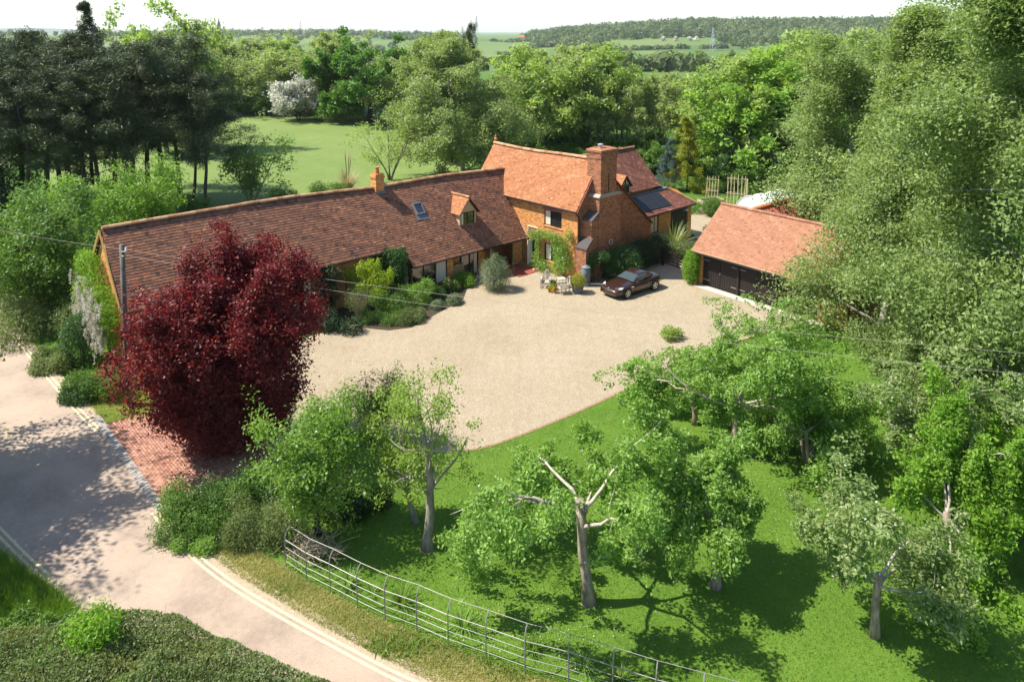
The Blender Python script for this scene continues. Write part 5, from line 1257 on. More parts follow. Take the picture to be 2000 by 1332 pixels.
# ================================================================== shrubs and hedges
LF = lambda u, v: G(u, v)
px_tree('hazel_shrub', (95, 620), -30, 195, 352, 181, 'multi', 30000, .19, .6, M['leaf_mid'], M['bark_dark'], 'big light green hazel shrub left of the barn gable', 'shrub', stems=5, trunk_r=.1, spread=.5)
px_tree('hazel_shrub', (235, 520), 135, 345, 314, 182, 'multi', 28000, .19, .6, M['leaf_quince'], M['bark_dark'], 'bright green shrub rising behind the left end of the barn ridge', 'shrub', stems=5, trunk_r=.1, spread=.5)
px_tree('hazel_shrub', (30, 560), -90, 110, 385, 183, 'multi', 20000, .19, .6, M['leaf_quince'], M['bark_dark'], 'yellow green shrub at the left edge above the lane', 'shrub', stems=5, trunk_r=.1, spread=.5)
bush('hedge_shrub', G(345, 420), lobes_box(3, 6, 3.2, 1.0, 2.0, 1.0), 5500, .16, M['leaf_mid'], 'low hedge behind the barn ridge below the pines', 'hedge', seed=11)
bush('hedge_shrub', G(600, 385), lobes_box(4, 6, 3.8, 0.8, 1.5, .8), 4500, .16, M['leaf_mid'], 'low clipped hedge behind the barn ridge left of the pampas grass', 'hedge', seed=12)
bush('roadside_hedge', G(110, 640), lobes_box(5, 12, 1.9, 3.0, 2.2, 1.0), 14000, .12, M['leaf_hedge'], 'rough grey green hedge along the lane left of the barn', 'hedge', seed=13, rz=.6)
bush('roadside_hedge', G(50, 590), lobes_box(6, 12, 1.7, 3.5, 2.0, 1.0), 12000, .13, M['leaf_hedge'], 'rough hedge at the bend of the lane below the hazel shrubs', 'hedge', seed=14, rz=.5)
bush('clipped_bush', G(162, 706), [(0, 0, 1.15, 1.0, 1.0, 1.25), (.1, 0, 1.55, .85, .85, .95)], 15000, .075, M['leaf_ivy'], 'rounded clipped dark green bush beside the lane', seed=15, rough=.05)
bush('roadside_hedge', G(108, 712), lobes_box(71, 9, .8, 1.2, .9, .45), 8000, .09, M['leaf_hedge'], 'low rough growth between the clipped bush and the lane', 'hedge', seed=94, rz=.6)
bush('laurel_bush', G(196, 768), lobes_box(8, 7, 1.0, .8, 1.3, .6), 8000, .10, M['leaf_mid'], 'low green bush between the lane and the telegraph pole', seed=16)
bush('laurel_bush', G(160, 772), lobes_box(9, 5, .5, .8, .8, .45), 4500, .09, M['leaf_ivy'], 'low glossy bush at the lane edge under the clipped bush', seed=17)
# wisteria on the barn gable
wis = empty('wisteria', HL(-26.1, 8.0), HANG, 'wisteria hung with white flowers on the left barn gable', 'climber')
me, _ = bush_mesh(21, [(-.5, y, z, .5, .8, .7) for y, z in ((-.6, 1.6), (.4, 2.2), (1.4, 2.6), (2.4, 3.4), (3.2, 2.8), (1.0, 3.7), (-.9, 2.6), (1.8, 4.6), (2.6, 4.4), (3.6, 1.8), (-.2, 3.2))], 13000, .11, .45, M['leaf_bright'])
link('foliage', me, wis, kind='stuff')
rngw = np.random.default_rng(22); PW, VW = [], []
for k in range(250):
    y0, x0 = rngw.uniform(-1.7, 2.2), rngw.uniform(-1.35, -.75); z0 = rngw.uniform(1.2, 3.6) + (y0 + 1.2) * .25; Lr = rngw.uniform(.3, .55)
    nn = 34; f = rngw.random(nn); PW.append(np.stack([x0 + rngw.normal(0, .05, nn) * (1 - f * .7), y0 + rngw.normal(0, .05, nn) * (1 - f * .7), z0 - Lr * f], 1)); VW.append(np.full(nn, rngw.random()))
PW = np.concatenate(PW); VW = np.concatenate(VW)
link('flower_racemes', leaf_mesh('flower_racemes', PW, unit(rngw.normal(size=PW.shape)), .075, .7, M['flower_wisteria'], VW, rngw), wis, kind='stuff')
m = MB(); m.tube([(-.15, .2, 0), (-.25, .4, 1.2), (-.2, 1.2, 2.2), (-.25, 2.4, 3.6)], [.07, .06, .05, .02], 6); m.tube([(-.15, .2, 0), (-.3, -.4, 1.5), (-.3, -.9, 2.6)], [.06, .04, .02], 6); m.build('stem', M['bark_grey'], wis)
# border in front of the barn
bush('golden_shrub', HL(-13.1, 4.9), [(0, 0, 1.5, .45, .4, .6), (.5, -.1, 1.9, .3, .3, .6), (-.4, .1, 2.3, .28, .28, .6), (.15, .1, 2.6, .28, .28, .5), (1.0, -.2, 1.7, .3, .3, .7), (-.9, .1, 1.9, .28, .28, .6), (1.4, -.3, 2.2, .2, .2, .5), (-.6, -.2, 1.4, .4, .35, .4), (.7, -.3, 1.2, .45, .4, .4), (-1.3, 0, 2.2, .22, .22, .4), (.6, .1, 2.7, .2, .2, .4)], 8500, .10, M['leaf_lime'], 'lime yellow shrub against the barn wall behind the wires', seed=31, rough=.2)
bush('climbing_shrub', HL(-11.3, 5.9), [(0, 0, 2.6, 1.2, .45, .6), (-1.2, 0, 2.5, .8, .4, .5), (.7, -.2, 1.9, .7, .45, .8), (1.0, -.1, 2.7, .5, .4, .5)], 7000, .11, M['leaf_ivy'], 'dark climber under the barn eave, right of the lime shrub', 'climber', seed=32)
bush('climbing_shrub', HL(-15.4, 5.9), [(0, 0, 1.5, .8, .4, .9), (.3, 0, 2.4, .6, .35, .6), (-.2, -.1, .8, .8, .5, .7)], 5500, .10, M['leaf_dark'], 'dark climber on the barn wall beside the cream doors', 'climber', seed=33)
tw = empty('willow_shrub', HL(-14.5, 3.7), HANG, 'pale twiggy vase-shaped shrub in the barn border', 'shrub')
rr_ = random.Random(4); s = MB()
for k in range(90):
    a = rr_.random() * 6.28; r = rr_.uniform(.2, .85); s.tube([(0.06 * math.cos(a), .06 * math.sin(a), 0), (r * .4 * math.cos(a), r * .4 * math.sin(a), .9), (r * math.cos(a), r * math.sin(a), rr_.uniform(1.4, 2.0))], [.012, .009, .004], 3, cap=False)
s.build('stems', M['twig'], tw)
me, _ = bush_mesh(34, [(0, 0, 1.3, .75, .75, .6)], 1800, .07, .4, M['leaf_hedge'], inner=.6); link('foliage', me, tw, kind='stuff')
bush('border_shrub', HL(-12.2, 3.6), lobes_box(14, 6, .9, .6, 1.5, .6), 9000, .085, M['leaf_mid'], 'mid green shrub in the barn border below the lime shrub', seed=35)
bush('border_shrub', HL(-10.4, 3.7), lobes_box(15, 6, .7, .6, 1.6, .6), 8500, .08, M['leaf_apple'], 'rounded grey-green shrub in the border left of the wide barn window', seed=36)
bush('border_shrub', HL(-16.2, 3.6), lobes_box(16, 7, 1.2, .7, 1.1, .55), 7000, .10, M['leaf_dark'], 'dark low shrub in the border beside the red tree', seed=37)
bush('ground_cover', HL(-13.6, 2.7), lobes_box(17, 8, 1.5, .35, .6, .4), 8000, .08, M['leaf_mid'], 'low green ground cover along the front of the barn border', 'plant', seed=38)
bush('cotoneaster', G(808, 628), lobes_box(18, 6, .85, .55, .7, .42), 8000, .07, M['leaf_hedge'], 'low bronze green mound spilling over the gravel at the border edge', seed=39)
bush('lavender_border', G(868, 597), lobes_box(19, 8, 1.15, .35, .6, .32), 8000, .07, M['leaf_grey'], 'silvery flowering plants along the border edge below the wide window', 'plant', seed=40, rz=HANG - .35)
bush('green_shrub', HL(-6.25, 4.45), lobes_box(20, 4, .4, .35, .9, .42), 5500, .085, M['leaf_bright'], 'fresh green shrub in front of the log pile', seed=41)
bush('rose_bush', HL(-7.6, 4.0), lobes_box(21, 4, .35, .3, 1.0, .32), 1800, .08, M['leaf_mid'], 'thin rose bush with pink flowers below the wide window', seed=42, flower=(30, .11, M['flower_pink']))
bush('dark_shrub', HL(-9.0, 4.1), lobes_box(22, 5, .9, .4, .75, .4), 5500, .085, M['leaf_ivy'], 'dark low shrub right under the wide window', seed=43)
# rounded bush in front of the porch
bush('flowering_bush', G(966, 566), [(0, 0, .85, .85, .85, .85), (0, 0, 1.35, .7, .7, .7), (.05, .05, 1.9, .25, .25, .45)], 15000, .075, M['leaf_grey'], 'rounded bush of silvery white flowers in front of the porch', seed=44, rough=.26, aspect=.4)
# climbing rose on the house
rose = empty('climbing_rose', HL(-.2, 1.5), HANG, 'climbing rose with white flowers trained round the lower house window', 'climber')
rl = [(-.1, 2.4, 2.35, .28, .5, .3), (-.1, 1.6, 2.55, .28, .5, .32), (-.1, .7, 2.6, .3, .5, .35), (-.1, .0, 2.4, .35, .5, .45), (-.15, -.4, 1.7, .35, .55, .6), (-.15, -.6, 1.0, .45, .6, .55), (-.15, .0, .6, .4, .5, .5), (-.1, -1.0, 2.9, .25, .25, .5), (-.1, 1.9, 1.6, .22, .22, .8), (-.1, 1.95, .7, .3, .4, .6), (-.2, 1.4, .4, .4, .6, .4), (-.1, .2, 1.8, .25, .3, .5)]
me, fm = bush_mesh(45, rl, 8500, .10, .5, M['leaf_apple'], rough=.4, flower=(120, .10, M['flower_white'])); link('foliage', me, rose, kind='stuff'); link('flowers', fm, rose, kind='stuff')
m = MB(); m.tube([(.1, 1.9, 0), (.08, 1.95, 1.4), (.05, 1.7, 2.4), (.08, .3, 2.6)], [.04, .035, .025, .015], 5); m.tube([(.1, -.3, 0), (.05, -.4, 1.2), (.08, -.9, 2.8)], [.05, .035, .015], 5); m.build('stem', M['bark_grey'], rose)
bush('climbing_shrub', HL(.45, -1.05), [(0, 0, 1.55, .5, .3, .4), (.6, -.05, 1.7, .45, .3, .35), (-.3, 0, 1.1, .3, .25, .4)], 3800, .10, M['leaf_ivy'], 'dark leaved climber on the chimney base beside the house corner', 'climber', seed=46)
bush('laurel_hedge', HL(2.35, -1.75), [(0, 0, .9, 1.25, .75, 1.0), (.3, .2, 1.45, 1.0, .7, .8), (-.5, -.1, .7, .8, .6, .8), (.8, -.1, .9, .7, .6, .9)], 15000, .085, M['leaf_ivy'], 'big glossy green bush between the chimney base and the car', 'bush', seed=47, rough=.16)
bush('yew_hedge', HL(6.2, -1.35), [(-2.0, 0, .9, 1.0, .7, 1.1), (-.9, 0, .95, 1.0, .75, 1.15), (.2, 0, .95, 1.0, .75, 1.1), (1.2, 0, .9, .9, .7, 1.05), (-1.4, 0, 1.2, .9, .6, .8), (.7, 0, 1.2, .9, .6, .75)], 16000, .08, M['leaf_dark'], 'clipped very dark yew hedge behind the car', 'hedge', seed=48, rough=.09, rz=HANG)
# spiky plant by the gate
tuft('phormium', G(1316, 492), 230, 2.7, .075, M['leaf_phormium'], 'big spiky variegated clump above the black gate', 'plant', 49, .9, arch=.75, segs=5)
bush('leafy_shrub', G(1322, 505), lobes_box(24, 5, .8, .5, 1.3, .5), 6000, .09, M['leaf_hedge'], 'leafy shrub under the spiky clump beside the gate', seed=50)
bush('ivy_column', GO + Vector((-.35, -.1, 0)), [(0, 0, .7, .5, .5, .6), (0, 0, 1.35, .55, .5, .6), (.1, 0, 1.9, .45, .45, .4)], 8500, .085, M['leaf_bright'], 'bright green climber covering the left corner pier of the garage', 'climber', seed=51, rough=.16)
bush('garden_shrub', G(1382, 420), lobes_box(25, 6, 1.0, .8, 1.7, .7), 7000, .10, M['leaf_mid'], 'green shrub beside the path end of the rear range', seed=52)
bush('garden_shrub', G(1392, 452), lobes_box(26, 5, .7, .5, .8, .4), 3500, .09, M['leaf_hedge'], 'low greyish shrub beside the garden path left of the garage roof', seed=53)
bush('garden_shrub', G(1500, 392), lobes_box(27, 5, 1.5, .8, 1.7, .8), 6000, .12, M['leaf_quince'], 'rounded green shrub behind the white polythene tunnel', seed=54)
bush('garden_shrub', G(1316, 662), lobes_box(28, 5, .6, .35, .9, .3), 2200, .09, M['leaf_pear'], 'small yellow green shrub at the gravel edge behind the broad apple tree', seed=55)
bush('under_birch_shrub', G(1745, 690), lobes_box(61, 9, 2.2, .9, 2.6, .9), 12000, .11, M['leaf_birch'], 'leafy growth hanging round the foot of the garage birch', seed=91, rough=.3)
bush('under_birch_shrub', G(1850, 740), lobes_box(62, 9, 2.0, .9, 2.8, .9), 12000, .11, M['leaf_birch_dark'], 'dark leafy growth between the two birch feet', seed=92, rough=.3)
bush('under_birch_shrub', G(1945, 800), lobes_box(63, 9, 1.8, .9, 2.8, .9), 11000, .11, M['leaf_birch_dark'], 'dark leafy growth at the foot of the huge right birch', seed=93, rough=.3)
bush('garden_shrub', G(1640, 640), lobes_box(29, 5, .8, .6, 1.1, .5), 4000, .09, M['leaf_bright'], 'green shrub at the right corner of the garage under the birch', seed=56)
tuft('pampas_grass', G(680, 372), 260, 2.6, .05, M['straw'], 'straw coloured pampas grass clump behind the barn ridge', 'plant', 57, .9, arch=.55, segs=5)
pg = MB()
for k in range(3):
    a = k * 1.3; pg.tube([(.1 * math.cos(a), .1 * math.sin(a), 1.5), (.3 * math.cos(a), .3 * math.sin(a), 3.0 + .25 * (k % 3)), (.35 * math.cos(a), .35 * math.sin(a), 3.7 + .3 * (k % 3))], [.012, .06, .015], 5)
po_ = [o for o in bpy.data.objects if o.name.startswith('pampas_grass')][0]; pg.build('plumes', M['straw'], po_, smooth=True)
# ================================================================== grass, verge, hedge in front
lawn_poly = [(p.x, p.y) for p in lawn_edge[8:58]] + [(p.x, p.y) for p in fence_line] + [(26, 15.5), (26, 36)]
blades('lawn_grass', lawn_poly, 150000, .05, .022, M['grass_blade'], 201, label='short green blades of the orchard lawn', cat='grass', near=22)
fx = np.array([p.x for p in fence_line]); fy = np.array([p.y for p in fence_line])
vpoly = [(p.x + .1, p.y + .08) for p in verge_in] + [(p.x, p.y) for p in fence_line[::-1]] + [(G(520, 1085).x, G(520, 1085).y), (G(420, 1000).x, G(420, 1000).y)]
blades('verge_grass', vpoly, 60000, .085, .02, M['verge_blade'], 202, label='dry yellow grass of the verge between road and fence', cat='grass', lean=.7, near=22)
blades('verge_weeds', vpoly, 22000, .13, .05, M['grass_blade'], 203, label='green weeds scattered through the dry verge', cat='weeds', lean=.8, near=22, mask=lambda P: np.clip(noise3(P, 1.1, 9) * 3 - .4, 0, 1))
pole_poly = [(p.x, p.y) for p in (G(160, 780), G(205, 826), G(300, 815), G(285, 770), G(230, 760))]
blades('pole_grass', pole_poly, 7000, .07, .025, M['verge_blade'], 204, label='patch of pale grass round the telegraph pole', cat='grass', near=30)
sheet('grass_patch', [(150, 772), (205, 828), (302, 818), (292, 780), (240, 740), (190, 745)], 0.011, M['lawn'])
# daisies on the lawn
rngd = np.random.default_rng(205); P = np.stack([rngd.uniform(-8, 14, 9000), rngd.uniform(16, 32, 9000), np.full(9000, .06)], 1)
P = P[pip(P[:, 0], P[:, 1], lawn_poly)]; P = P[(noise3(P, .6, 3) + rngd.random(len(P)) * .6) > .45][:1200]
link('daisies', leaf_mesh('daisies', P, unit(rngd.normal(0, .2, P.shape) + [0, 0, 1]), .03, 1.0, M['flower_white'], rngd.random(len(P)), rngd), kind='stuff'); tag(bpy.data.objects['daisies'], 'white daisies sprinkled over the orchard lawn', 'flowers')
# bank and hedge at the lower left corner
HT = [(-80, 1225), (60, 1215), (150, 1195), (235, 1172), (330, 1172), (430, 1222), (550, 1275), (670, 1325), (800, 1395), (1000, 1480), (1000, 1640), (-80, 1700)]
hp = [G(u, v, .95) for u, v in HT]; hpoly = [(p.x, p.y) for p in hp]
def edge_dist(X, Y, poly):
    d = np.full(len(X), 1e9)
    for i in range(len(poly)):
        a, b = np.array(poly[i]), np.array(poly[(i + 1) % len(poly)]); ab = b - a
        t_ = np.clip(((X - a[0]) * ab[0] + (Y - a[1]) * ab[1]) / (ab @ ab), 0, 1); d = np.minimum(d, np.hypot(X - a[0] - t_ * ab[0], Y - a[1] - t_ * ab[1]))
    return d
hz = lambda X, Y: (1.03 + .16 * noise3(np.stack([X, Y, X * 0], 1), 2.0, 4) + .09 * noise3(np.stack([X, Y, X * 0], 1), 6.0, 14)) * np.clip(.25 + edge_dist(X, Y, hpoly) / .45, 0, 1) ** .5
rngh = np.random.default_rng(206)
xs = [p[0] for p in hpoly]; ys = [p[1] for p in hpoly]
hedge = empty('front_hedge', (sum(xs) / len(xs), 16, 0), 0, 'trimmed mixed hedge across the bottom left corner', 'hedge')
def hedge_leaves(n, size, mat, asp, lift, mask=None, name='foliage', seed=1):
    r = np.random.default_rng(seed)
    X = r.uniform(min(xs), max(xs), n * 5); Y = r.uniform(max(min(ys), 12.5), max(ys), n * 5); k = pip(X, Y, hpoly); X, Y = X[k], Y[k]
    if mask is not None: k = mask(np.stack([X, Y, X * 0], 1)) > r.random(len(X)); X, Y = X[k], Y[k]
    X, Y = X[:n], Y[:n]
    Zt = hz(X, Y); deep = r.random(len(X)) ** 2.2
    edge = edge_dist(X, Y, hpoly) < .3
    Zz = Zt + lift - deep * np.where(edge, Zt, .45)
    P = np.stack([X, Y, Zz], 1); N = unit(r.normal(size=P.shape) + [0, 0, .9]); v = np.clip(.5 * (.5 + .5 * noise3(P, 2.5, seed)) + .5 * r.random(len(P)), 0, 1)
    P = P - np.array(hedge.location)
    link(name, leaf_mesh(name, P, N, size, asp, mat, v, r), hedge, kind='stuff')
hedge_leaves(110000, .07, M['leaf_hedge'], .6, 0.0, seed=11)
hedge_leaves(9000, .07, M['leaf_hedge_red'], .45, .03, lambda P: np.clip(noise3(P, 1.6, 21) * 2.4 - .5, 0, 1), 'young_shoots', 12)
hedge_leaves(9000, .085, M['leaf_mid'], .65, .03, lambda P: np.clip(noise3(P, 1.0, 31) * 2.6 - .6, 0, 1), 'bramble_leaves', 13)
twm = MB(); rt = random.Random(8)
for k in range(260):
    x, y = rt.uniform(min(xs), max(xs)), rt.uniform(13.5, max(ys))
    if pip(np.array([x]), np.array([y]), hpoly)[0]:
        a = rt.random() * 6.28; L = rt.uniform(.1, .35); z = float(hz(np.array([x]), np.array([y]))[0])
        c_ = Vector((x, y, z)) - hedge.location; twm.tube([c_ + Vector((0, 0, -.25)), c_ + Vector((L * math.cos(a), L * math.sin(a), rt.uniform(.0, .08)))], [.007, .004], 3, cap=False)
twm.build('twigs', M['twig'], hedge)
cm_ = MB()
for a in range(24):
    pass
sheet('hedge_bottom', hpoly and [(p[0], p[1], 0) for p in hpoly], 0.02, M['soil'], px=False)
bush('nettle_patch', G(192, 1262, .5), [(0, 0, .62, .45, .4, .4), (.4, -.35, .7, .35, .3, .4), (-.4, -.2, .6, .35, .3, .3), (.1, -.5, .6, .4, .3, .35), (-.1, .2, .5, .3, .3, .4)], 4200, .10, M['leaf_bright'], 'bright green nettle clump at the top end of the front hedge', 'plant', seed=61, rough=.38, stem=False)
bank = [(p.x, p.y) for p in (G(-150, 1045), G(-20, 1070), G(60, 1125), G(150, 1192), G(160, 1240), G(0, 1300), G(-150, 1350))]
sheet('bank_ground', [(p[0], p[1], 0) for p in bank], .012, M['verge'], px=False)
blades('bank_grass', bank, 26000, .34, .03, M['grass_blade'], 207, label='long green grass on the bank left of the front hedge', cat='grass', lean=.45)
bush('bank_weeds', G(70, 1250), lobes_box(31, 9, 1.1, .7, .6, .38), 7000, .09, M['leaf_mid'], 'leafy weeds between the bank and the front hedge', 'plant', seed=62, stem=False)
# roadside thicket under the red tree
bush('roadside_thicket', G(400, 1018), lobes_box(32, 16, 1.2, 1.0, 1.25, .45), 15000, .08, M['leaf_mid'], 'green thicket at the foot of the red tree beside the road', 'hedge', seed=63, rough=.34)
bush('roadside_thicket', G(505, 1046), lobes_box(33, 16, 1.4, .75, 1.3, .42), 14000, .065, M['leaf_hedge'], 'grey twiggy thicket between the red tree and the iron fence', 'hedge', seed=64, rough=.34)
bush('roadside_thicket', G(470, 985), lobes_box(34, 7, 1.3, .6, 1.2, .55), 9000, .08, M['leaf_ivy'], 'dark hedge growing under the red tree behind the thicket', 'hedge', seed=65, rough=.34)
bush('roadside_weeds', G(385, 1058), lobes_box(35, 6, .55, .5, .5, .3), 5000, .07, M['leaf_apple'], 'fresh green weeds at the road edge below the red tree', 'plant', seed=66, rough=.34, stem=False)
bush('cut_hedge', G(690, 1010), lobes_box(36, 5, .9, .5, .9, .45), 5000, .085, M['leaf_dark'], 'dark low growth under the white-flowered tree', 'shrub', seed=67)
hp_ = empty('brush_heap', G(612, 1088), 0, 'heap of dead pale twigs behind the left end of the iron fence', 'twigs')
rb = random.Random(3); m = MB()
for k in range(170):
    a = rb.random() * 6.28; r0 = rb.uniform(0, .6); p0 = Vector((r0 * 1.5 * math.cos(a), r0 * .8 * math.sin(a), rb.uniform(.0, .55))); b_ = rb.random() * 6.28; L = rb.uniform(.25, .8)
    p1 = p0 + Vector((L * .5 * math.cos(b_), L * .5 * math.sin(b_), rb.uniform(-.05, .3))); p2 = p1 + Vector((L * .5 * math.cos(b_ + .6), L * .5 * math.sin(b_ + .6), rb.uniform(-.1, .25)))
    m.tube([p0, p1, p2], [.013, .010, .004], 4, cap=False)
m.build('twigs', M['twig'], hp_, kind='stuff')
for k, (u, v, h, w_) in enumerate([(680, 1142, .55, 'first'), (784, 1180, .7, 'second'), (904, 1224, .65, 'third'), (1040, 1270, .5, 'fourth'), (1140, 1302, .5, 'fifth'), (1212, 1328, .5, 'sixth'), (728, 1160, .3, 'seventh')]):
    lab = ['narrow-leaved clump behind the fence nearest the brush heap', 'large grassy clump behind the fence, straw mixed in', 'spreading leafy clump behind the middle of the fence', 'small clump of upright leaves behind the fence, right of the middle', 'round dark green clump behind the fence under the nearest apple tree', 'last leafy clump behind the fence towards the bottom edge', 'little tuft between the two leftmost clumps behind the fence'][k]
    tuft('bulb_clump', G(u, v), 60, h, .03, M['grass_blade'] if k % 2 else M['leaf_apple'], lab, 'plant', 70 + k, .35, 'leaf clumps along the fence', arch=.8)
for k, (u, v, s, lab) in enumerate([(1088, 1030, .13, 'bare reddish earth mound on the lawn behind the nearest apple tree'), (1395, 1142, .2, 'bare earth round the foot of the weeping apple tree'), (834, 1072, .26, 'ring of pale earth round the foot of the tall pear tree'), (1150, 1178, .24, 'worn earth round the foot of the nearest apple tree')]):
    m = MB(); m.lathe([(s, 0), (s * .75, .012), (s * .3, .02), (.01, .022)], (0, 0, 0), 12); o = m.build('earth_mound', M['dirt'], smooth=True); o.location = G(u, v, .005); o.scale = (1, .8, 1); tag(o, lab, 'earth')

# ================================================================== iron estate fence
fence = empty('estate_fence', fence_line[0], 0, 'long curved grey iron estate fence between verge and orchard', 'fence')
FL = fence_line[0]; tops = []
hookdir = Vector((.55, .83, 0)).normalized()
heights = [(.22, .009), (.45, .009), (.68, .009), (.93, .013)]
for k, p in enumerate(fence_line):
    q = p - FL; t_ = fence_line[min(k + 1, len(fence_line) - 1)] - fence_line[max(k - 1, 0)]; n_ = Vector((-t_.y, t_.x, 0)).normalized()
    if n_.y < 0: n_ = -n_
    tip = q + n_ * .20 + Vector((0, 0, 1.26)); tops.append(tip)
    m = MB(); m.tube([q + Vector((0, 0, -.1)), q + Vector((0, 0, .95)), q + n_ * .015 + Vector((0, 0, 1.06)), q + n_ * .06 + Vector((0, 0, 1.16)), q + n_ * .12 + Vector((0, 0, 1.225)), tip], [.017] * 5 + [.012], 6); m.build('post', M['iron'], fence)
for h_, r_ in heights:
    m = MB(); m.tube([p - FL + Vector((0, 0, h_ + .008 * math.sin(k * 2.3))) for k, p in enumerate(fence_line)], r_, 5); m.build('rail', M['iron'], fence)
m = MB(); m.tube(tops, .008, 5); m.build('rail', M['iron'], fence)

# ================================================================== telegraph pole and wires
PB_ = G(254, 792)
pole = empty('telegraph_pole', PB_, 0, 'weathered wooden telegraph pole in front of the left end of the barn', 'pole')
m = MB(); m.tube([(0, 0, -.3), (.0, 0, 2), (.03, 0, 4.5), (.08, 0, 7.35)], [.135, .125, .115, .10], 10); m.build('shaft', M['pole'], pole, smooth=True)
m = MB(); m.tube([(.09, -.1, 7.05), (.34, -.1, 7.05)], .025, 6); m.tube([(.09, -.1, 6.85), (.3, -.1, 6.85)], .025, 6); m.build('bracket', M['iron'], pole)
m = MB(); m.lathe([(.04, 0), (.06, .05), (.03, .1), (.05, .14), (.02, .18)], (.3, -.1, 7.06), 8); m.build('insulator', M['white'], pole)
m = MB(); m.box(-.1, .12, -.22, -.1, 3.1, 3.55); m.build('junction_box', M['black_wood'], pole)
m = MB(); m.tube([(.0, -.13, .0), (.02, -.13, 3.1)], .03, 6); m.build('cable_guard', M['black_wood'], pole)
PT = PB_ + Vector((.32, -.1, 7.15))
def wire(a, b, sag, lab, r=.005):
    pts = [a.lerp(b, k / 24) - Vector((0, 0, 4 * sag * (k / 24) * (1 - k / 24))) for k in range(25)]
    o_ = pts[0].copy(); m = MB(o_); m.tube(pts, r, 4); o = m.build('overhead_wire', M['wire']); o.location = o_; tag(o, lab, 'wire', 'overhead wires')
wire(PT, G(2120, 700, 7.2), .35, 'upper overhead wire from the pole across the barn front and gravel')
wire(PB_ + Vector((.3, -.1, 6.9)), G(2120, 742, 7.0), .4, 'lower overhead wire from the pole across the barn front and gravel')
wire(PT, PB_ + Vector((-19, 9, 7.4)), .3, 'overhead wire leaving the pole to the left')

# ================================================================== things on the gravel
def chair(loc, rz, label):
    c = empty('garden_chair', loc, rz, label, 'chair', 'weathered teak garden chairs')   # faces local -y
    W_, D_ = .62, .58
    for x in (-W_ / 2, W_ / 2 - .055):
        m = MB(); m.box(x, x + .055, -D_ / 2, -D_ / 2 + .055, 0, .63); m.build('leg', M['teak'], c)
        m = MB(); m.hexa([(x, D_ / 2 - .055, 0), (x + .055, D_ / 2 - .055, 0), (x + .055, D_ / 2, 0), (x, D_ / 2, 0), (x, D_ / 2 + .02, .72), (x + .055, D_ / 2 + .02, .72), (x + .055, D_ / 2 + .07, .72), (x, D_ / 2 + .07, .72)]); m.build('leg', M['teak'], c)
        m = MB(); m.box(x - .02, x + .075, -D_ / 2 - .04, D_ / 2 + .03, .63, .665); m.build('arm', M['teak'], c)
        for z in (.47, .53, .59): 
            m = MB(); m.box(x + .012, x + .043, -D_ / 2 + .05, D_ / 2, z - .035, z - .01); m.build('arm_slat', M['teak'], c)
        m = MB(); m.box(x + .01, x + .045, -D_ / 2 + .055, D_ / 2 - .055, .12, .16); m.build('stretcher', M['teak'], c)
    for k in range(7):
        m = MB(); y = -D_ / 2 + .0 + k * .083; m.box(-W_ / 2 + .058, W_ / 2 - .058, y, y + .068, .40, .425); m.build('seat_slat', M['teak'], c)
    m = MB(); m.box(-W_ / 2 + .055, W_ / 2 - .055, -D_ / 2 + .01, -D_ / 2 + .04, .31, .395); m.build('apron', M['teak'], c)
    # stepped, peaked back of short slats
    for k in range(9):
        z = .47 + k * .065; y = D_ / 2 + .0 + (z - .42) * .2
        hw = (W_ / 2 - .06) if k < 3 else (W_ / 2 - .06) * (1 - ((k - 3) / 6.0) ** 1.4 * .72)
        m = MB(); m.box(-hw, hw, y, y + .025, z, z + .034); m.build('back_slat', M['teak'], c)
    prev = None
    outline = [(-W_ / 2 + .03, .68), (-.20, .80), (-.12, .92), (-.07, 1.05), (0, 1.09), (.07, 1.05), (.12, .92), (.20, .80), (W_ / 2 - .03, .68)]
    m = MB()
    for a, b in zip(outline[:-1], outline[1:]):
        m.bar((a[0], D_ / 2 + (a[1] - .42) * .2 + .012, a[1]), (b[0], D_ / 2 + (b[1] - .42) * .2 + .012, b[1]), .05, .045, (0, 1, 0))
    m.box(-.02, .02, D_ / 2 + .0, D_ / 2 + .1, .44, 1.04); m.build('back_frame', M['teak'], c)
    return c
chair(G(1066, 562), R(-12), 'left hand teak garden chair facing the drive beside the rose')
chair(G(1100, 573), R(-74), 'right hand teak garden chair seen from its side next to the planter')
tb = empty('side_table', G(1096, 561), .4, 'small square wooden table between the garden chairs', 'table')
m = MB(); m.box(-.27, .27, -.27, .27, .56, .60); m.build('table_top', M['teak'], tb)
for sx in (-1, 1):
    for sy in (-1, 1):
        m = MB(); m.box(sx * .22 - .025, sx * .22 + .025, sy * .22 - .025, sy * .22 + .025, 0, .56); m.build('leg', M['teak'], tb)
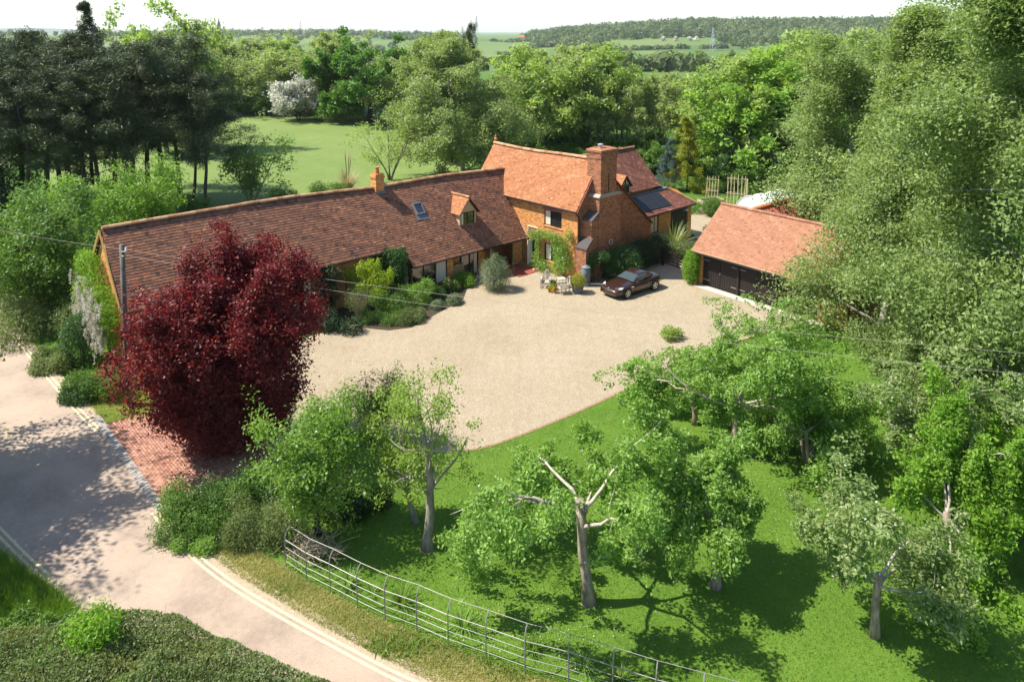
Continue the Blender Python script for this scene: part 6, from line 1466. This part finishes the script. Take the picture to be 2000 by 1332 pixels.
def pot(name, loc, r, h, mat, label, leafm, n, leaf, fl=None, square=False, lr=None, seed=1, cat='pot'):
    o = empty(name, loc, .3, label, cat)
    m = MB()
    if square:
        m.hexa([(-r * .8, -r * .8, 0), (r * .8, -r * .8, 0), (r * .8, r * .8, 0), (-r * .8, r * .8, 0), (-r, -r, h), (r, -r, h), (r, r, h), (-r, r, h)]); m.box(-r * 1.08, r * 1.08, -r * 1.08, r * 1.08, h - .06, h + .003)
    else: m.lathe([(r * .7, 0), (r, h * .85), (r * 1.1, h * .86), (r * 1.1, h), (r * .9, h), (r * .85, h * .85)], (0, 0, 0), 14)
    m.build('container', mat, o)
    m = MB(); m.lathe([(r * .86, h - .03), (r * .4, h - .01), (.01, h - .008)], (0, 0, 0), 10); m.build('soil', M['soil'], o)
    lr = lr or r * 1.2
    me, fm = bush_mesh(seed, [(0, 0, h + lr * .62, lr, lr, lr * .8)], n, leaf, .5, leafm, flower=fl, rough=.1); me.transform(__import__('mathutils').Matrix.Identity(4))
    link('plant', me, o, kind='stuff')
    if fm: link('flowers', fm, o, kind='stuff')
    return o
pot('planter', G(1128, 572), .30, .5, M['lead'], 'square grey planter with a round yellow green shrub right of the chairs', M['leaf_gold'], 5200, .055, square=True, lr=.48, seed=81, cat='planter')
pot('flower_pot', G(1073, 571), .11, .18, M['terracotta'], 'small terracotta pot with lime green leaves at the chair foot', M['leaf_lime'], 500, .05, seed=82)
pot('flower_pot', G(1079, 568), .13, .22, M['terracotta'], 'terracotta pot of orange flowers between the chairs', M['leaf_bright'], 450, .05, (60, .06, M['flower_orange']), seed=83)
pot('flower_pot', G(1084, 573), .12, .2, M['terracotta'], 'foremost terracotta pot between the chairs, orange flowers above it', M['leaf_mid'], 350, .05, (70, .06, M['flower_orange']), seed=84)
pot('flower_pot', G(1081, 563), .14, .3, M['terracotta'], 'taller pot with green leaves behind the orange flowers', M['leaf_mid'], 600, .07, seed=85)
pot('flower_pot', G(1357, 556), .16, .25, M['terracotta'], 'flower pot at the foot of the garage climber', M['leaf_pear'], 450, .06, (25, .06, M['flower_pink']), seed=86)
wb = empty('water_butt', G(1144, 558), .2, 'grey ribbed water butt standing in the corner beside the chimney', 'barrel')
m = MB(); m.lathe([(.24, .28), (.30, .4), (.275, .45), (.31, .5), (.285, .7), (.315, .78), (.285, .86), (.31, 1.05), (.275, 1.1), (.28, 1.2)], (0, 0, 0), 18); m.build('barrel', M['butt'], wb, smooth=True)
m = MB(); m.lathe([(.30, 1.2), (.30, 1.25), (.12, 1.36), (.02, 1.38)], (0, 0, 0), 18); m.build('lid', M['butt'], wb)
m = MB(); m.lathe([(.34, 0), (.32, .28), (.25, .285)], (0, 0, 0), 12); m.build('stand', M['butt'], wb)
# log pile: each log an object of its pile
lp = empty('log_pile', HL(-6.05, 5.3), HANG, 'stack of cut firewood logs against the barn wall', 'log pile')
rl_ = random.Random(6); lm_ = []
for q in range(5):
    m = MB(); r_ = .045 + .009 * q; m.cur = q / 5
    n_ = 7; m.tube([(0, -.16, 0), (0, .16, 0)], r_, n_); lm_.append((m.mesh('log', M['logend']), r_))
row = 0; z = .07
while z < 1.2:
    x = -.46 + (.05 if row % 2 else 0)
    while x < .5:
        me_, r_ = lm_[rl_.randrange(5)]
        o = link('log', me_, lp, loc=(x, rl_.uniform(-.05, .03), z + rl_.uniform(-.01, .01))); o.rotation_euler = (0, rl_.random() * 6, rl_.gauss(0, .05)); x += r_ * 1.95
    z += .095; row += 1
for k in range(2):
    m = MB(); m.lathe([(.05, 0), (.09, .05), (.085, .06), (.05, .02)], (0, 0, 0), 12); o = m.build('dish', M['white']); o.location = HL(-.75 + k * .22, 3.35 - k * .1, .066); tag(o, ['white dish on the porch floor nearer the barn', 'white dish on the porch floor nearer the door'][k], 'dish')
# black field gate between hedge and garage
ga, gb = Vector((10.75, 51.15, 0)), Vector((12.25, 49.2, 0))
gate = empty('field_gate', ga, math.atan2(gb.y - ga.y, gb.x - ga.x), 'black five-barred gate between the dark hedge and the garage', 'gate'); gl = (gb - ga).length
for x in (-.14, gl + .02):
    m = MB(); m.box(x, x + .14, -.07, .07, 0, 1.35); m.build('gate_post', M['black_wood'], gate)
for z in (.2, .4, .6, .82, 1.08):
    m = MB(); m.box(.03, gl - .03, -.02, .02, z, z + .085); m.build('bar', M['black_wood'], gate)
for x in (.03, gl / 2, gl - .11):
    m = MB(); m.box(x, x + .08, -.045, -.022, .18, 1.2); m.build('upright', M['black_wood'], gate)
m = MB(); m.bar((.1, .035, .22), (gl - .1, .035, 1.1), .03, .08, (0, 1, 0)); m.build('brace', M['black_wood'], gate)
# kitchen garden: tunnel, bean frames, beds, shed behind the garage
t0_, t1_ = G(1470, 428), G(1640, 388); ta = math.atan2((t1_ - t0_).y, (t1_ - t0_).x); tl = (t1_ - t0_).length
pt = empty('poly_tunnel', t0_, ta, 'white polythene garden tunnel behind the garage roof', 'tunnel')
for k in range(9):
    m = MB(); x0, x1 = tl * k / 9, tl * (k + 1) / 9; n_ = 14
    A = [(2.0 * math.cos(math.pi * q / n_), 2.05 * math.sin(math.pi * q / n_)) for q in range(n_ + 1)]
    sag = .96
    xm = (x0 + x1) / 2
    m.add([(x0, y, z) for y, z in A] + [(xm, y * sag, z * sag) for y, z in A] + [(x1, y, z) for y, z in A], [(q, q + 1, n_ + 2 + q, n_ + 1 + q) for q in range(n_)] + [(n_ + 1 + q, n_ + 2 + q, 2 * n_ + 3 + q, 2 * n_ + 2 + q) for q in range(n_)])
    m.build('cover_panel', M['poly'], pt, smooth=True)
    m = MB(); m.tube([(x0, y * 1.01, z * 1.01) for y, z in A], .035, 5); m.build('hoop', M['white'], pt)
m = MB(); m.poly([(0.01, y, z) for y, z in A]); m.build('end_panel', M['poly'], pt)
def beans(base0, base1, H, n, label, seed):
    a, b = G(*base0), G(*base1); o = empty('bean_frame', a, 0, label, 'bean frame', 'cane bean frames'); d_ = b - a; rr = random.Random(seed); nn = Vector((-d_.y, d_.x, 0)).normalized()
    for k in range(n):
        f = k / (n - 1)
        for s in (-1, 1):
            p0 = d_ * f + nn * s * .55; p1 = d_ * (f + rr.gauss(0, .02)) + nn * s * -.12 + Vector((0, 0, H * rr.uniform(.97, 1.12)))
            m = MB(); m.tube([p0, p1], [.028, .02], 5); m.build('cane', M['cane'], o)
    for z, s in ((H * .94, 0), (H * .42, .32), (H * .42, -.32)):
        m = MB(); m.tube([d_ * -.06 + nn * s + Vector((0, 0, z)), d_ * 1.06 + nn * s + Vector((0, 0, z))], .025, 5); m.build('cross_cane', M['cane'], o)
    return o
beans((1380, 388), (1402, 390), 2.1, 5, 'smaller cane bean frame left, beside the rear range corner', 1)
beans((1420, 399), (1454, 402), 2.7, 6, 'taller cane bean frame right, above the garage ridge', 2)
m = MB(); m.tube([(0, 0, 0), (0, 0, 2.5)], .07, 7); o = m.build('garden_post', M['cane']); o.location = G(1458, 400); tag(o, 'pale wooden post at the right end of the taller bean frame', 'post')
for k, (u, v, lab) in enumerate([(1388, 396, 'timber raised bed below the smaller bean frame'), (1440, 410, 'timber raised bed below the taller bean frame')]):
    o = empty('raised_bed', G(u, v), .4, lab, 'raised bed')
    for q, (x0, x1, y0, y1) in enumerate([(-1.2, 1.2, -.6, -.54), (-1.2, 1.2, .54, .6), (-1.2, -1.14, -.54, .54), (1.14, 1.2, -.54, .54)]):
        m = MB(); m.box(x0, x1, y0, y1, 0, .35); m.build('side_board', M['cane'], o)
    m = MB(); m.box(-1.14, 1.14, -.54, .54, 0, .28); m.build('soil', M['soil'], o)
fo = empty('rail_fence', G(1512, 372), 0, 'short pale rail fence behind the polythene tunnel', 'fence')
for k in range(4):
    m = MB(); m.box(k * 1.6, k * 1.6 + .1, -.05, .05, 0, 1.1); m.build('post', M['cane'], fo)
for z in (.5, .9):
    m = MB(); m.box(0, 4.9, -.07, -.052, z, z + .1); m.build('rail', M['cane'], fo)
sh = empty('lean_to_shed', GO, GA, 'shed with ribbed red roof behind the garage', 'shed')
m = MB(); m.add([(.6, 5.7, 0), (.6, 10.6, 0), (.6, 10.6, 4.1), (.6, 5.7, 4.1), (3.8, 5.7, 0), (3.8, 10.6, 0), (3.8, 10.6, 2.4), (3.8, 5.7, 2.4)], [(0, 3, 2, 1), (4, 5, 6, 7), (1, 2, 6, 5)]); m.build('wall', M['brick'], sh)
for k in range(14):
    y = 5.65 + k * .36; m = MB(); m.hexa([(.5, y, 4.16), (3.95, y, 2.34), (3.95, y + .3, 2.34), (.5, y + .3, 4.16), (.5, y + .04, 4.24), (3.95, y + .04, 2.42), (3.95, y + .26, 2.42), (.5, y + .26, 4.24)]); m.build('roof_sheet', M['red_sheet'], sh)
m = MB(); m.hexa([(.45, 5.62, 4.12), (3.98, 5.62, 2.28), (3.98, 10.7, 2.28), (.45, 10.7, 4.12), (.45, 5.62, 4.16), (3.98, 5.62, 2.32), (3.98, 10.7, 2.32), (.45, 10.7, 4.16)]); m.build('roof_base', M['red_sheet'], sh)
m = MB(); m.tube([(.5, 5.6, 4.25), (.5, 10.7, 4.25)], .17, 8); m.build('ridge_roll', M['terracotta'], sh, smooth=True)
# ================================================================== the car
t = NT('car_paint'); M['car'] = t.done(t.bsdf((0.042, 0.018, 0.012), 0.28, 0.35, 0.5, Coat_Weight=1.0, Coat_Roughness=0.04))
M['tyre'] = mat_plain('tyre_rubber', (0.012, 0.012, 0.012), .8, 0, .2)
M['alloy'] = mat_plain('alloy_wheel', (0.62, 0.62, 0.63), .3, .8, .5, .05)
M['trim'] = mat_plain('black_trim', (0.012, 0.012, 0.013), .4, 0, .4)
M['lamp'] = mat_plain('headlight_glass', (0.72, 0.74, 0.76), .08, .2, .6, .05)
M['red_lamp'] = mat_plain('tail_light', (0.30, 0.01, 0.01), .15, 0, .5)
M['chrome'] = mat_plain('chrome', (0.75, 0.75, 0.75), .12, 1.0, .5, .03)
M['car_glass'] = mat_plain('car_glass', (0.05, 0.075, 0.085), .03, 0, .5, .1, IOR=1.9)
M['seat'] = mat_plain('cream_leather', (0.55, 0.50, 0.40), .5, 0, .3)
fw, rw = G(1223, 583.6), G(1278, 566.4)
hd = (fw - rw); hd.normalize(); lf = Vector((-hd.y, hd.x, 0))       # heading and the car's left
ctr = (fw + rw) / 2 - lf * .80
car = empty('sports_car', ctr, math.atan2(hd.y, hd.x), 'dark brown two-seat sports car with closed roof parked on the gravel', 'car')
# stations: x, bottom z, sill half-width, widest half-width, its z, shoulder half-width, shoulder z, centre top z
ST = [(2.16, .30, .52, .58, .42, .52, .52, .56), (2.08, .20, .66, .74, .42, .66, .57, .62), (1.90, .17, .76, .83, .46, .75, .64, .69), (1.60, .16, .83, .88, .50, .80, .72, .78), (1.15, .16, .87, .895, .52, .82, .78, .86),
      (.62, .16, .875, .89, .52, .81, .83, .92), (.0, .16, .87, .885, .52, .80, .85, .90), (-.7, .16, .875, .89, .54, .81, .87, .90), (-1.15, .16, .885, .905, .56, .83, .90, .93), (-1.55, .18, .86, .895, .58, .80, .92, .95), (-1.85, .24, .78, .84, .60, .73, .90, .95), (-2.05, .36, .68, .74, .62, .66, .84, .90)]
V, F = [], []
npf = 13
for (x, zb, ws, wm, zm, wb_, zs, zt) in ST:
    half = [(0, zb), (ws * .7, zb), (ws, zb + .07), (wm, zm), (wb_ + .03, zs - .03), (wb_ * .72, zs + (zt - zs) * .55), (0, zt)]
    prof = [(y, z) for y, z in half] + [(-y, z) for y, z in half[-2:0:-1]]
    V += [(x, y, z) for y, z in prof]
npf = 12
for i in range(len(ST) - 1):
    for k in range(npf):
        k2 = (k + 1) % npf; F.append((i * npf + k, i * npf + k2, (i + 1) * npf + k2, (i + 1) * npf + k))
F += [tuple(range(npf))[::-1], tuple((len(ST) - 1) * npf + k for k in range(npf))]
me = bpy.data.meshes.new('body'); me.from_pydata(V, [], [f[::-1] for f in F]); me.materials.append(M['car']); me.polygons.foreach_set('use_smooth', [True] * len(me.polygons))
body = link('body', me, car); sb = body.modifiers.new('smooth', 'SUBSURF'); sb.levels = sb.render_levels = 2
# cabin
CB = [(.66, .86, .66, .88), (.30, .86, .60, 1.04), (-.05, .87, .55, 1.19), (-.35, .88, .53, 1.255), (-.65, .88, .52, 1.265), (-.95, .89, .50, 1.22), (-1.2, .90, .48, 1.12), (-1.42, .92, .50, .98)]
def cab(x, f, top=True):
    """point on the cabin skin: f 0 belt .. 1 roof edge .. 2 centre line"""
    xs_ = [c[0] for c in CB][::-1]
    zb, wt, zt = (float(np.interp(x, xs_, [c[k] for c in CB][::-1])) for k in (1, 2, 3))
    wb__ = .76 if x > -1.0 else .76 - (-1.0 - x) * .45
    if f <= 1: return Vector((x, wb__ + (wt - wb__) * f + .03 * math.sin(f * math.pi), zb + (zt - zb) * f))
    g = f - 1; return Vector((x, wt * (1 - g), zt + .035 * math.sin(g * math.pi / 2)))
xs_ = np.linspace(.66, -1.42, 22); fs = [0, .33, .66, .9, 1.0, 1.15, 1.4, 1.7, 2.0]
m = MB(); b0 = 0
ring = []
for x in xs_:
    row = [cab(x, f) for f in fs]; row = row + [Vector((p.x, -p.y, p.z)) for p in row[-2::-1]]; ring.append(row)
for i in range(len(ring) - 1):
    for k in range(len(ring[0]) - 1): m.add([ring[i][k], ring[i][k + 1], ring[i + 1][k + 1], ring[i + 1][k]], [(0, 1, 2, 3)])
me = m.mesh('roof', M['car']); bm = bmesh.new(); bm.from_mesh(me); bmesh.ops.remove_doubles(bm, verts=bm.verts, dist=.001); bmesh.ops.recalc_face_normals(bm, faces=bm.faces)
for f_ in bm.faces: f_.smooth = True
bm.to_mesh(me); bm.free(); link('roof', me, car)
def patch(name, x0, x1, f0, f1, mat, side=1, off=.008, nx=7, nf=4, both=False):
    m = MB(); g = []
    for i in range(nx + 1):
        x = x0 + (x1 - x0) * i / nx; row = []
        for k in range(nf + 1):
            f = f0 + (f1 - f0) * k / nf
            p = cab(x, f) if f <= 2 else Vector((cab(x, 4 - f).x, -cab(x, 4 - f).y, cab(x, 4 - f).z))
            p = Vector((p.x, p.y * side, p.z)); c_ = Vector((-.3, 0, .75)); p += (p - c_).normalized() * off
            row.append(p)
        g.append(row)
    for i in range(nx):
        for k in range(nf): m.add([g[i][k], g[i][k + 1], g[i + 1][k + 1], g[i + 1][k]], [(0, 1, 2, 3)])
    return m.build(name, mat, car, smooth=True)
patch('windscreen', .60, .0, .90, 3.10, M['car_glass'], nf=14)
patch('rear_window', -1.02, -1.34, 1.1, 2.9, M['car_glass'], nf=12)
patch('side_window', .12, -.72, .12, .88, M['car_glass'], 1)
patch('side_window', .12, -.72, .12, .88, M['car_glass'], -1)
m = MB(); m.box(-.35, -.1, .12, .6, .5, 1.0); m.build('seat', M['seat'], car); m = MB(); m.box(-.35, -.1, -.6, -.12, .5, 1.0); m.build('seat', M['seat'], car)
# wheels
for x in (1.25, -1.25):
    for s in (1, -1):
        y = s * .80
        m = MB(); n = 26
        prof = [(.225, .115), (.315, .115), (.335, .085), (.335, -.085), (.315, -.115), (.225, -.115)]
        for k in range(n):
            a, b = 2 * math.pi * k / n, 2 * math.pi * (k + 1) / n
            for q in range(len(prof) - 1):
                (r0, w0), (r1, w1) = prof[q], prof[q + 1]
                m.add([(x + r0 * math.cos(a), y + w0, .335 + r0 * math.sin(a)), (x + r1 * math.cos(a), y + w1, .335 + r1 * math.sin(a)), (x + r1 * math.cos(b), y + w1, .335 + r1 * math.sin(b)), (x + r0 * math.cos(b), y + w0, .335 + r0 * math.sin(b))], [(0, 1, 2, 3)])
        wo_ = m.build('wheel', M['tyre'], car, smooth=False)
        m = MB()
        for k in range(24):
            a, b = 2 * math.pi * k / 24, 2 * math.pi * (k + 1) / 24; yy = y + s * .108
            m.add([(x + r * math.cos(q), yy + o_, .335 + r * math.sin(q)) for r, q, o_ in ((.205, a, 0), (.24, a, s * .006), (.24, b, s * .006), (.205, b, 0))], [(0, 1, 2, 3)])
        for k in range(5):
            a = 2 * math.pi * k / 5 + .3
            for da in (-.13, .13):
                m.bar((x + .04 * math.cos(a), y + s * .10, .335 + .04 * math.sin(a)), (x + .22 * math.cos(a + da), y + s * .108, .335 + .22 * math.sin(a + da)), .035, .035, (0, 1, 0))
        m.tube([(x, y + s * .09, .335), (x, y + s * .118, .335)], .05, 10); m.build('rim', M['alloy'], wo_)
        m = MB(); m.tube([(x, y + s * .03, .335), (x, y + s * .05, .335)], .21, 18); m.build('brake_disc', M['trim'], wo_)
        # wheel arch: dark ring over the body side
        m = MB()
        for k in range(16):
            a, b = math.pi * (-.05 + 1.1 * k / 16), math.pi * (-.05 + 1.1 * (k + 1) / 16); yy = s * .905
            m.add([(x + r * math.cos(q), s * yo, .335 + r * math.sin(q)) for r, q, yo in ((.30, a, .90), (.385, a, .893), (.385, b, .893), (.30, b, .90))], [(0, 1, 2, 3)])
        m.build('wheel_arch', M['trim'], car)
# face of the car
for s in (1, -1):
    m = MB(); m.hexa([(2.03, s * .42, .50), (1.72, s * .80, .55), (1.62, s * .80, .57), (1.9, s * .42, .52), (1.99, s * .43, .605), (1.73, s * .775, .70), (1.52, s * .795, .745), (1.88, s * .43, .675)]); m.build('headlight', M['lamp'], car)
    m = MB(); m.hexa([(2.10, s * .04, .43), (2.08, s * .37, .43), (2.0, s * .37, .43), (2.0, s * .04, .43), (2.155, s * .04, .55), (2.13, s * .37, .555), (2.0, s * .37, .6), (2.0, s * .04, .6)]); go_ = m.build('grille', M['trim'], car)
    m = MB(); P4 = [Vector(p) for p in ((2.165, s * .035, .555), (2.14, s * .38, .56), (2.10, s * .385, .43), (2.12, s * .035, .425))]
    for i in range(4): m.bar(P4[i], P4[(i + 1) % 4], .018)
    m.build('grille_frame', M['chrome'], go_)
    m = MB(); m.box(1.98, 2.06, min(s * .45, s * .72), max(s * .45, s * .72), .24, .36); m.build('air_intake', M['trim'], car)
    m = MB(); m.bar((.52, s * .86, .93), (.50, s * .98, .95), .05, .04); m.hexa([(.44, s * .93, .90), (.58, s * .93, .90), (.56, s * 1.06, .91), (.46, s * 1.06, .91), (.45, s * .93, 1.0), (.55, s * .93, 1.0), (.54, s * 1.05, .99), (.47, s * 1.05, .99)]); m.build('mirror', M['car'], car)
    m = MB(); m.bar((.95, s * .905, .70), (.72, s * .905, .67), .012, .05, (0, 0, 1)); m.build('side_vent', M['chrome'], car)
    m = MB(); m.bar((-.55, s * .905, .70), (-.72, s * .905, .71), .02, .03); m.build('door_handle', M['car'], car)
    m = MB(); m.bar((.55, s * .896, .28), (.5, s * .885, .80), .006, .012); m.bar((-.78, s * .9, .30), (-.85, s * .88, .82), .006, .012); m.build('door_gap', M['trim'], car)
    m = MB(); m.hexa([(-1.88, s * .50, .70), (-1.72, s * .80, .72), (-1.70, s * .78, .70), (-1.8, s * .50, .70), (-1.93, s * .48, .82), (-1.76, s * .78, .84), (-1.70, s * .76, .84), (-1.85, s * .48, .84)]); m.build('tail_light', M['red_lamp'], car)
m = MB(); m.hexa([(2.115, -.26, .34), (2.115, .26, .34), (2.10, .26, .34), (2.10, -.26, .34), (2.15, -.26, .45), (2.15, .26, .45), (2.12, .26, .45), (2.12, -.26, .45)]); m.build('number_plate', M['white'], car)
m = MB(); m.box(2.0, 2.09, -.42, .42, .22, .31); m.build('air_intake', M['trim'], car)
# round bonnet emblem: blue and white quarters inside a dark ring
M['emblem_blue'] = mat_plain('emblem_blue', (0.02, 0.12, 0.40), .2)
eb = Vector((2.06, 0, .645)); en = Vector((.55, 0, .83)).normalized(); eu = Vector((0, 1, 0)); ev = en.cross(eu)
def disc(a0, a1, r, mat, name, up_, par):
    m = MB(); n = 10; P = [eb + en * up_] + [eb + en * up_ + (eu * math.cos(a0 + (a1 - a0) * k / n) + ev * math.sin(a0 + (a1 - a0) * k / n)) * r for k in range(n + 1)]
    m.add(P, [(0, k, k + 1) for k in range(1, n + 1)]); return m.build(name, mat, par)
em = disc(0, 2 * math.pi, .045, M['trim'], 'emblem', .008, car)
for q in range(4): disc(q * math.pi / 2, (q + 1) * math.pi / 2, .032, M['emblem_blue'] if q % 2 else M['white'], 'emblem_quarter', .011, em)

# ================================================================== far countryside
rngf = np.random.default_rng(301)
def far_trees(name, spots, mat, q, label, size=5.0, seed=1, kind='stuff'):
    r = np.random.default_rng(seed); PP, NN, VV = [], [], []
    for (x, y, h, w_) in spots:
        z = float(terrain(np.array([x]), np.array([y]))[0]); D = unit(r.normal(size=(q, 3))); rr = r.uniform(.55, 1.05, (q, 1)) * (1 + .18 * noise3(D * 4 + x, 2, int(abs(x)) % 97)[:, None])
        P = np.array([x, y, z + h * .52]) + D * rr * np.array([w_ / 2, w_ / 2, h * .5]); PP.append(P); NN.append(unit(D + r.normal(0, .6, D.shape) + [0, 0, .3])); VV.append(np.clip(r.random() * .6 + r.random(q) * .4, 0, 1))
    o = link(name, leaf_mesh(name, np.concatenate(PP), np.concatenate(NN), size, .75, mat, np.concatenate(VV), r), kind=kind); return tag(o, label, 'woodland')
def uvd(u, d): return ((u - 1000) / FPX * d, d)
sp = []
for k in range(900):   # ridge line
    u = rngf.uniform(200, 1800); d = rngf.uniform(1850, 2150)
    if 1245 < u < 1330 and rngf.random() < .7: continue
    if 930 < u < 1010: continue
    sp.append((*uvd(u, d), rngf.uniform(8, 19), rngf.uniform(12, 26)))
for k in range(2000):   # hanging wood on the hillside
    u = rngf.uniform(1040, 1760); d = rngf.uniform(1270, 1860)
    if 1240 < u < 1340 and d > 1720: continue
    if u < 1150 and d < 1560 and rngf.random() < .8: continue
    if 1170 < u < 1400 and d < 1380: continue
    if u > 1400: d -= 120 * rngf.random()
    sp.append((*uvd(u, d), rngf.uniform(9, 21), rngf.uniform(11, 26)))
for k in range(300):   # lower valley
    u = rngf.uniform(350, 1900); d = rngf.uniform(420, 820)
    sp.append((*uvd(u, d), rngf.uniform(9, 15), rngf.uniform(9, 14)))
for k in range(260):   # left plain
    u = rngf.uniform(-300, 900); d = rngf.uniform(900, 1800)
    sp.append((*uvd(u, d), rngf.uniform(8, 14), rngf.uniform(10, 18)))
for a, b in (((960, 1650), (1110, 1420)), ((1000, 1300), (1180, 1300)), ((1060, 1700), (1240, 1640)), ((860, 1600), (760, 1700)), ((1150, 1180), (1420, 1190))):
    for k in range(40):
        f = rngf.random(); sp.append((*uvd(a[0] + (b[0] - a[0]) * f, a[1] + (b[1] - a[1]) * f), rngf.uniform(3, 8), rngf.uniform(6, 16)))
half = len(sp)
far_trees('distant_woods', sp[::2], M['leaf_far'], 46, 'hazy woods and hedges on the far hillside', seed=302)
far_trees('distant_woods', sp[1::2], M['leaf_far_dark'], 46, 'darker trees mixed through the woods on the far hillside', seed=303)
may = [(*uvd(u, d), rngf.uniform(6, 9), rngf.uniform(7, 11)) for u, d in [(1293, 1330), (1318, 1320), (1345, 1325), (1358, 1320), (1228, 1500), (1072, 1500), (1470, 1500), (1090, 1560), (1290, 1400), (1418, 1400)]]
for k, s_ in enumerate(may):
    o = far_trees('hawthorn_tree', [s_], M['flower_may'], 120, 'white flowering hawthorn on the far hillside', 2.6, 310 + k, kind=None); o['group'] = 'far hawthorns'; o['category'] = 'tree'
# pylons
def pylon(u, d, topv, H, label):
    x, y = uvd(u, d); zt = zat(topv, d); z0 = zt - H
    o = empty('pylon', (x, y, z0), .5, label, 'pylon', 'far pylons'); k_ = H / 45.0
    def wd(z): return 4.0 * k_ * (1 - z / H) ** 1.2 + .5 * k_
    m = MB(); lv = [H * f for f in (0, .2, .38, .54, .68, .80, .92, 1.0)]
    for a, b in zip(lv[:-1], lv[1:]):
        wa, wb__ = wd(a), wd(b); c0 = [(-wa, -wa), (wa, -wa), (wa, wa), (-wa, wa)]; c1 = [(-wb__, -wb__), (wb__, -wb__), (wb__, wb__), (-wb__, wb__)]
        for q in range(4):
            q2 = (q + 1) % 4; m.bar((*c0[q], a), (*c1[q], b), .3 * k_); m.bar((*c0[q], a), (*c1[q2], b), .18 * k_); m.bar((*c0[q2], a), (*c1[q], b), .18 * k_)
    m.build('tower', M['steel'], o)
    for f, L in ((.66, 7), (.79, 9), (.92, 6)):
        m = MB(); z = H * f; L *= k_
        for s in (-1, 1): m.bar((0, 0, z + 1.2 * k_), (s * L, 0, z), .22 * k_); m.bar((0, 0, z - .6 * k_), (s * L, 0, z), .22 * k_); m.bar((s * L, 0, z), (s * L, 0, z - 2.2 * k_), .2 * k_)
        m.build('cross_arm', M['steel'], o)
pylon(1390, 1150, 56, 46, 'lattice pylon standing before the wooded hillside')
pylon(931, 1900, 31, 48, 'pylon on the skyline above the weeping birch')
pylon(590, 2300, 41, 46, 'small far pylon on the skyline left of centre')
# church with spire
cx_, cy_ = uvd(432, 1500); zb_ = zat(62, 1500) - 6
ch = empty('church', (cx_, cy_, zb_), .3, 'tiny church with a pointed spire on the left skyline', 'church')
m = MB(); m.box(-3, 3, -3, 3, 0, 16); m.build('tower', M['stone'], ch)
m = MB(); m.lathe([(4.0, 16), (.15, 31)], (0, 0, 0), 8); m.build('spire', M['slate'], ch)
m = MB(); m.box(3, 20, -4, 4, 0, 7); m.prism([(3, -4.3, 7), (3, 4.3, 7), (3, 0, 11.5)], (17, 0, 0)); m.build('nave', M['stone'], ch)
# houses among the trees on the hill
for k, (u, d, lab) in enumerate([(1018, 1720, 'pale far farmhouse among trees on the hill'), (1262, 1560, 'far red roofed house in the hanging wood')]):
    x, y = uvd(u, d); z = float(terrain(np.array([x]), np.array([y]))[0]); o = empty('far_house', (x, y, z), .4 * k, lab, 'house')
    m = MB(); m.box(-7, 7, -4, 4, 0, 6); m.build('wall', M['cream'], o); m = MB(); m.prism([(-7.4, -4.6, 6), (-7.4, 4.6, 6), (-7.4, 0, 10)], (14.8, 0, 0)); m.build('roof', M['terracotta'], o)
    for q in range(3):
        m = MB(); m.box(-5 + q * 4, -3.6 + q * 4, -4.05, -4.0, 2, 4); m.build('window', M['glass'], o)
# ================================================================== summer haze over the whole country
hz_ = MB(); hz_.box(-12500, 12500, -600, 10500, -60, 150)
t = NT('haze'); pv = t.n('ShaderNodeVolumePrincipled')
pv.inputs['Color'].default_value = (0.86, 0.90, 1.0, 1); pv.inputs['Density'].default_value = 0.00007; pv.inputs['Anisotropy'].default_value = 0.2
t.l(pv.outputs[0], t.out.inputs['Volume'])
hz_.build('haze', t.m, kind='stuff'); tag(bpy.data.objects['haze'], 'thin summer haze over the distant hills', 'haze')
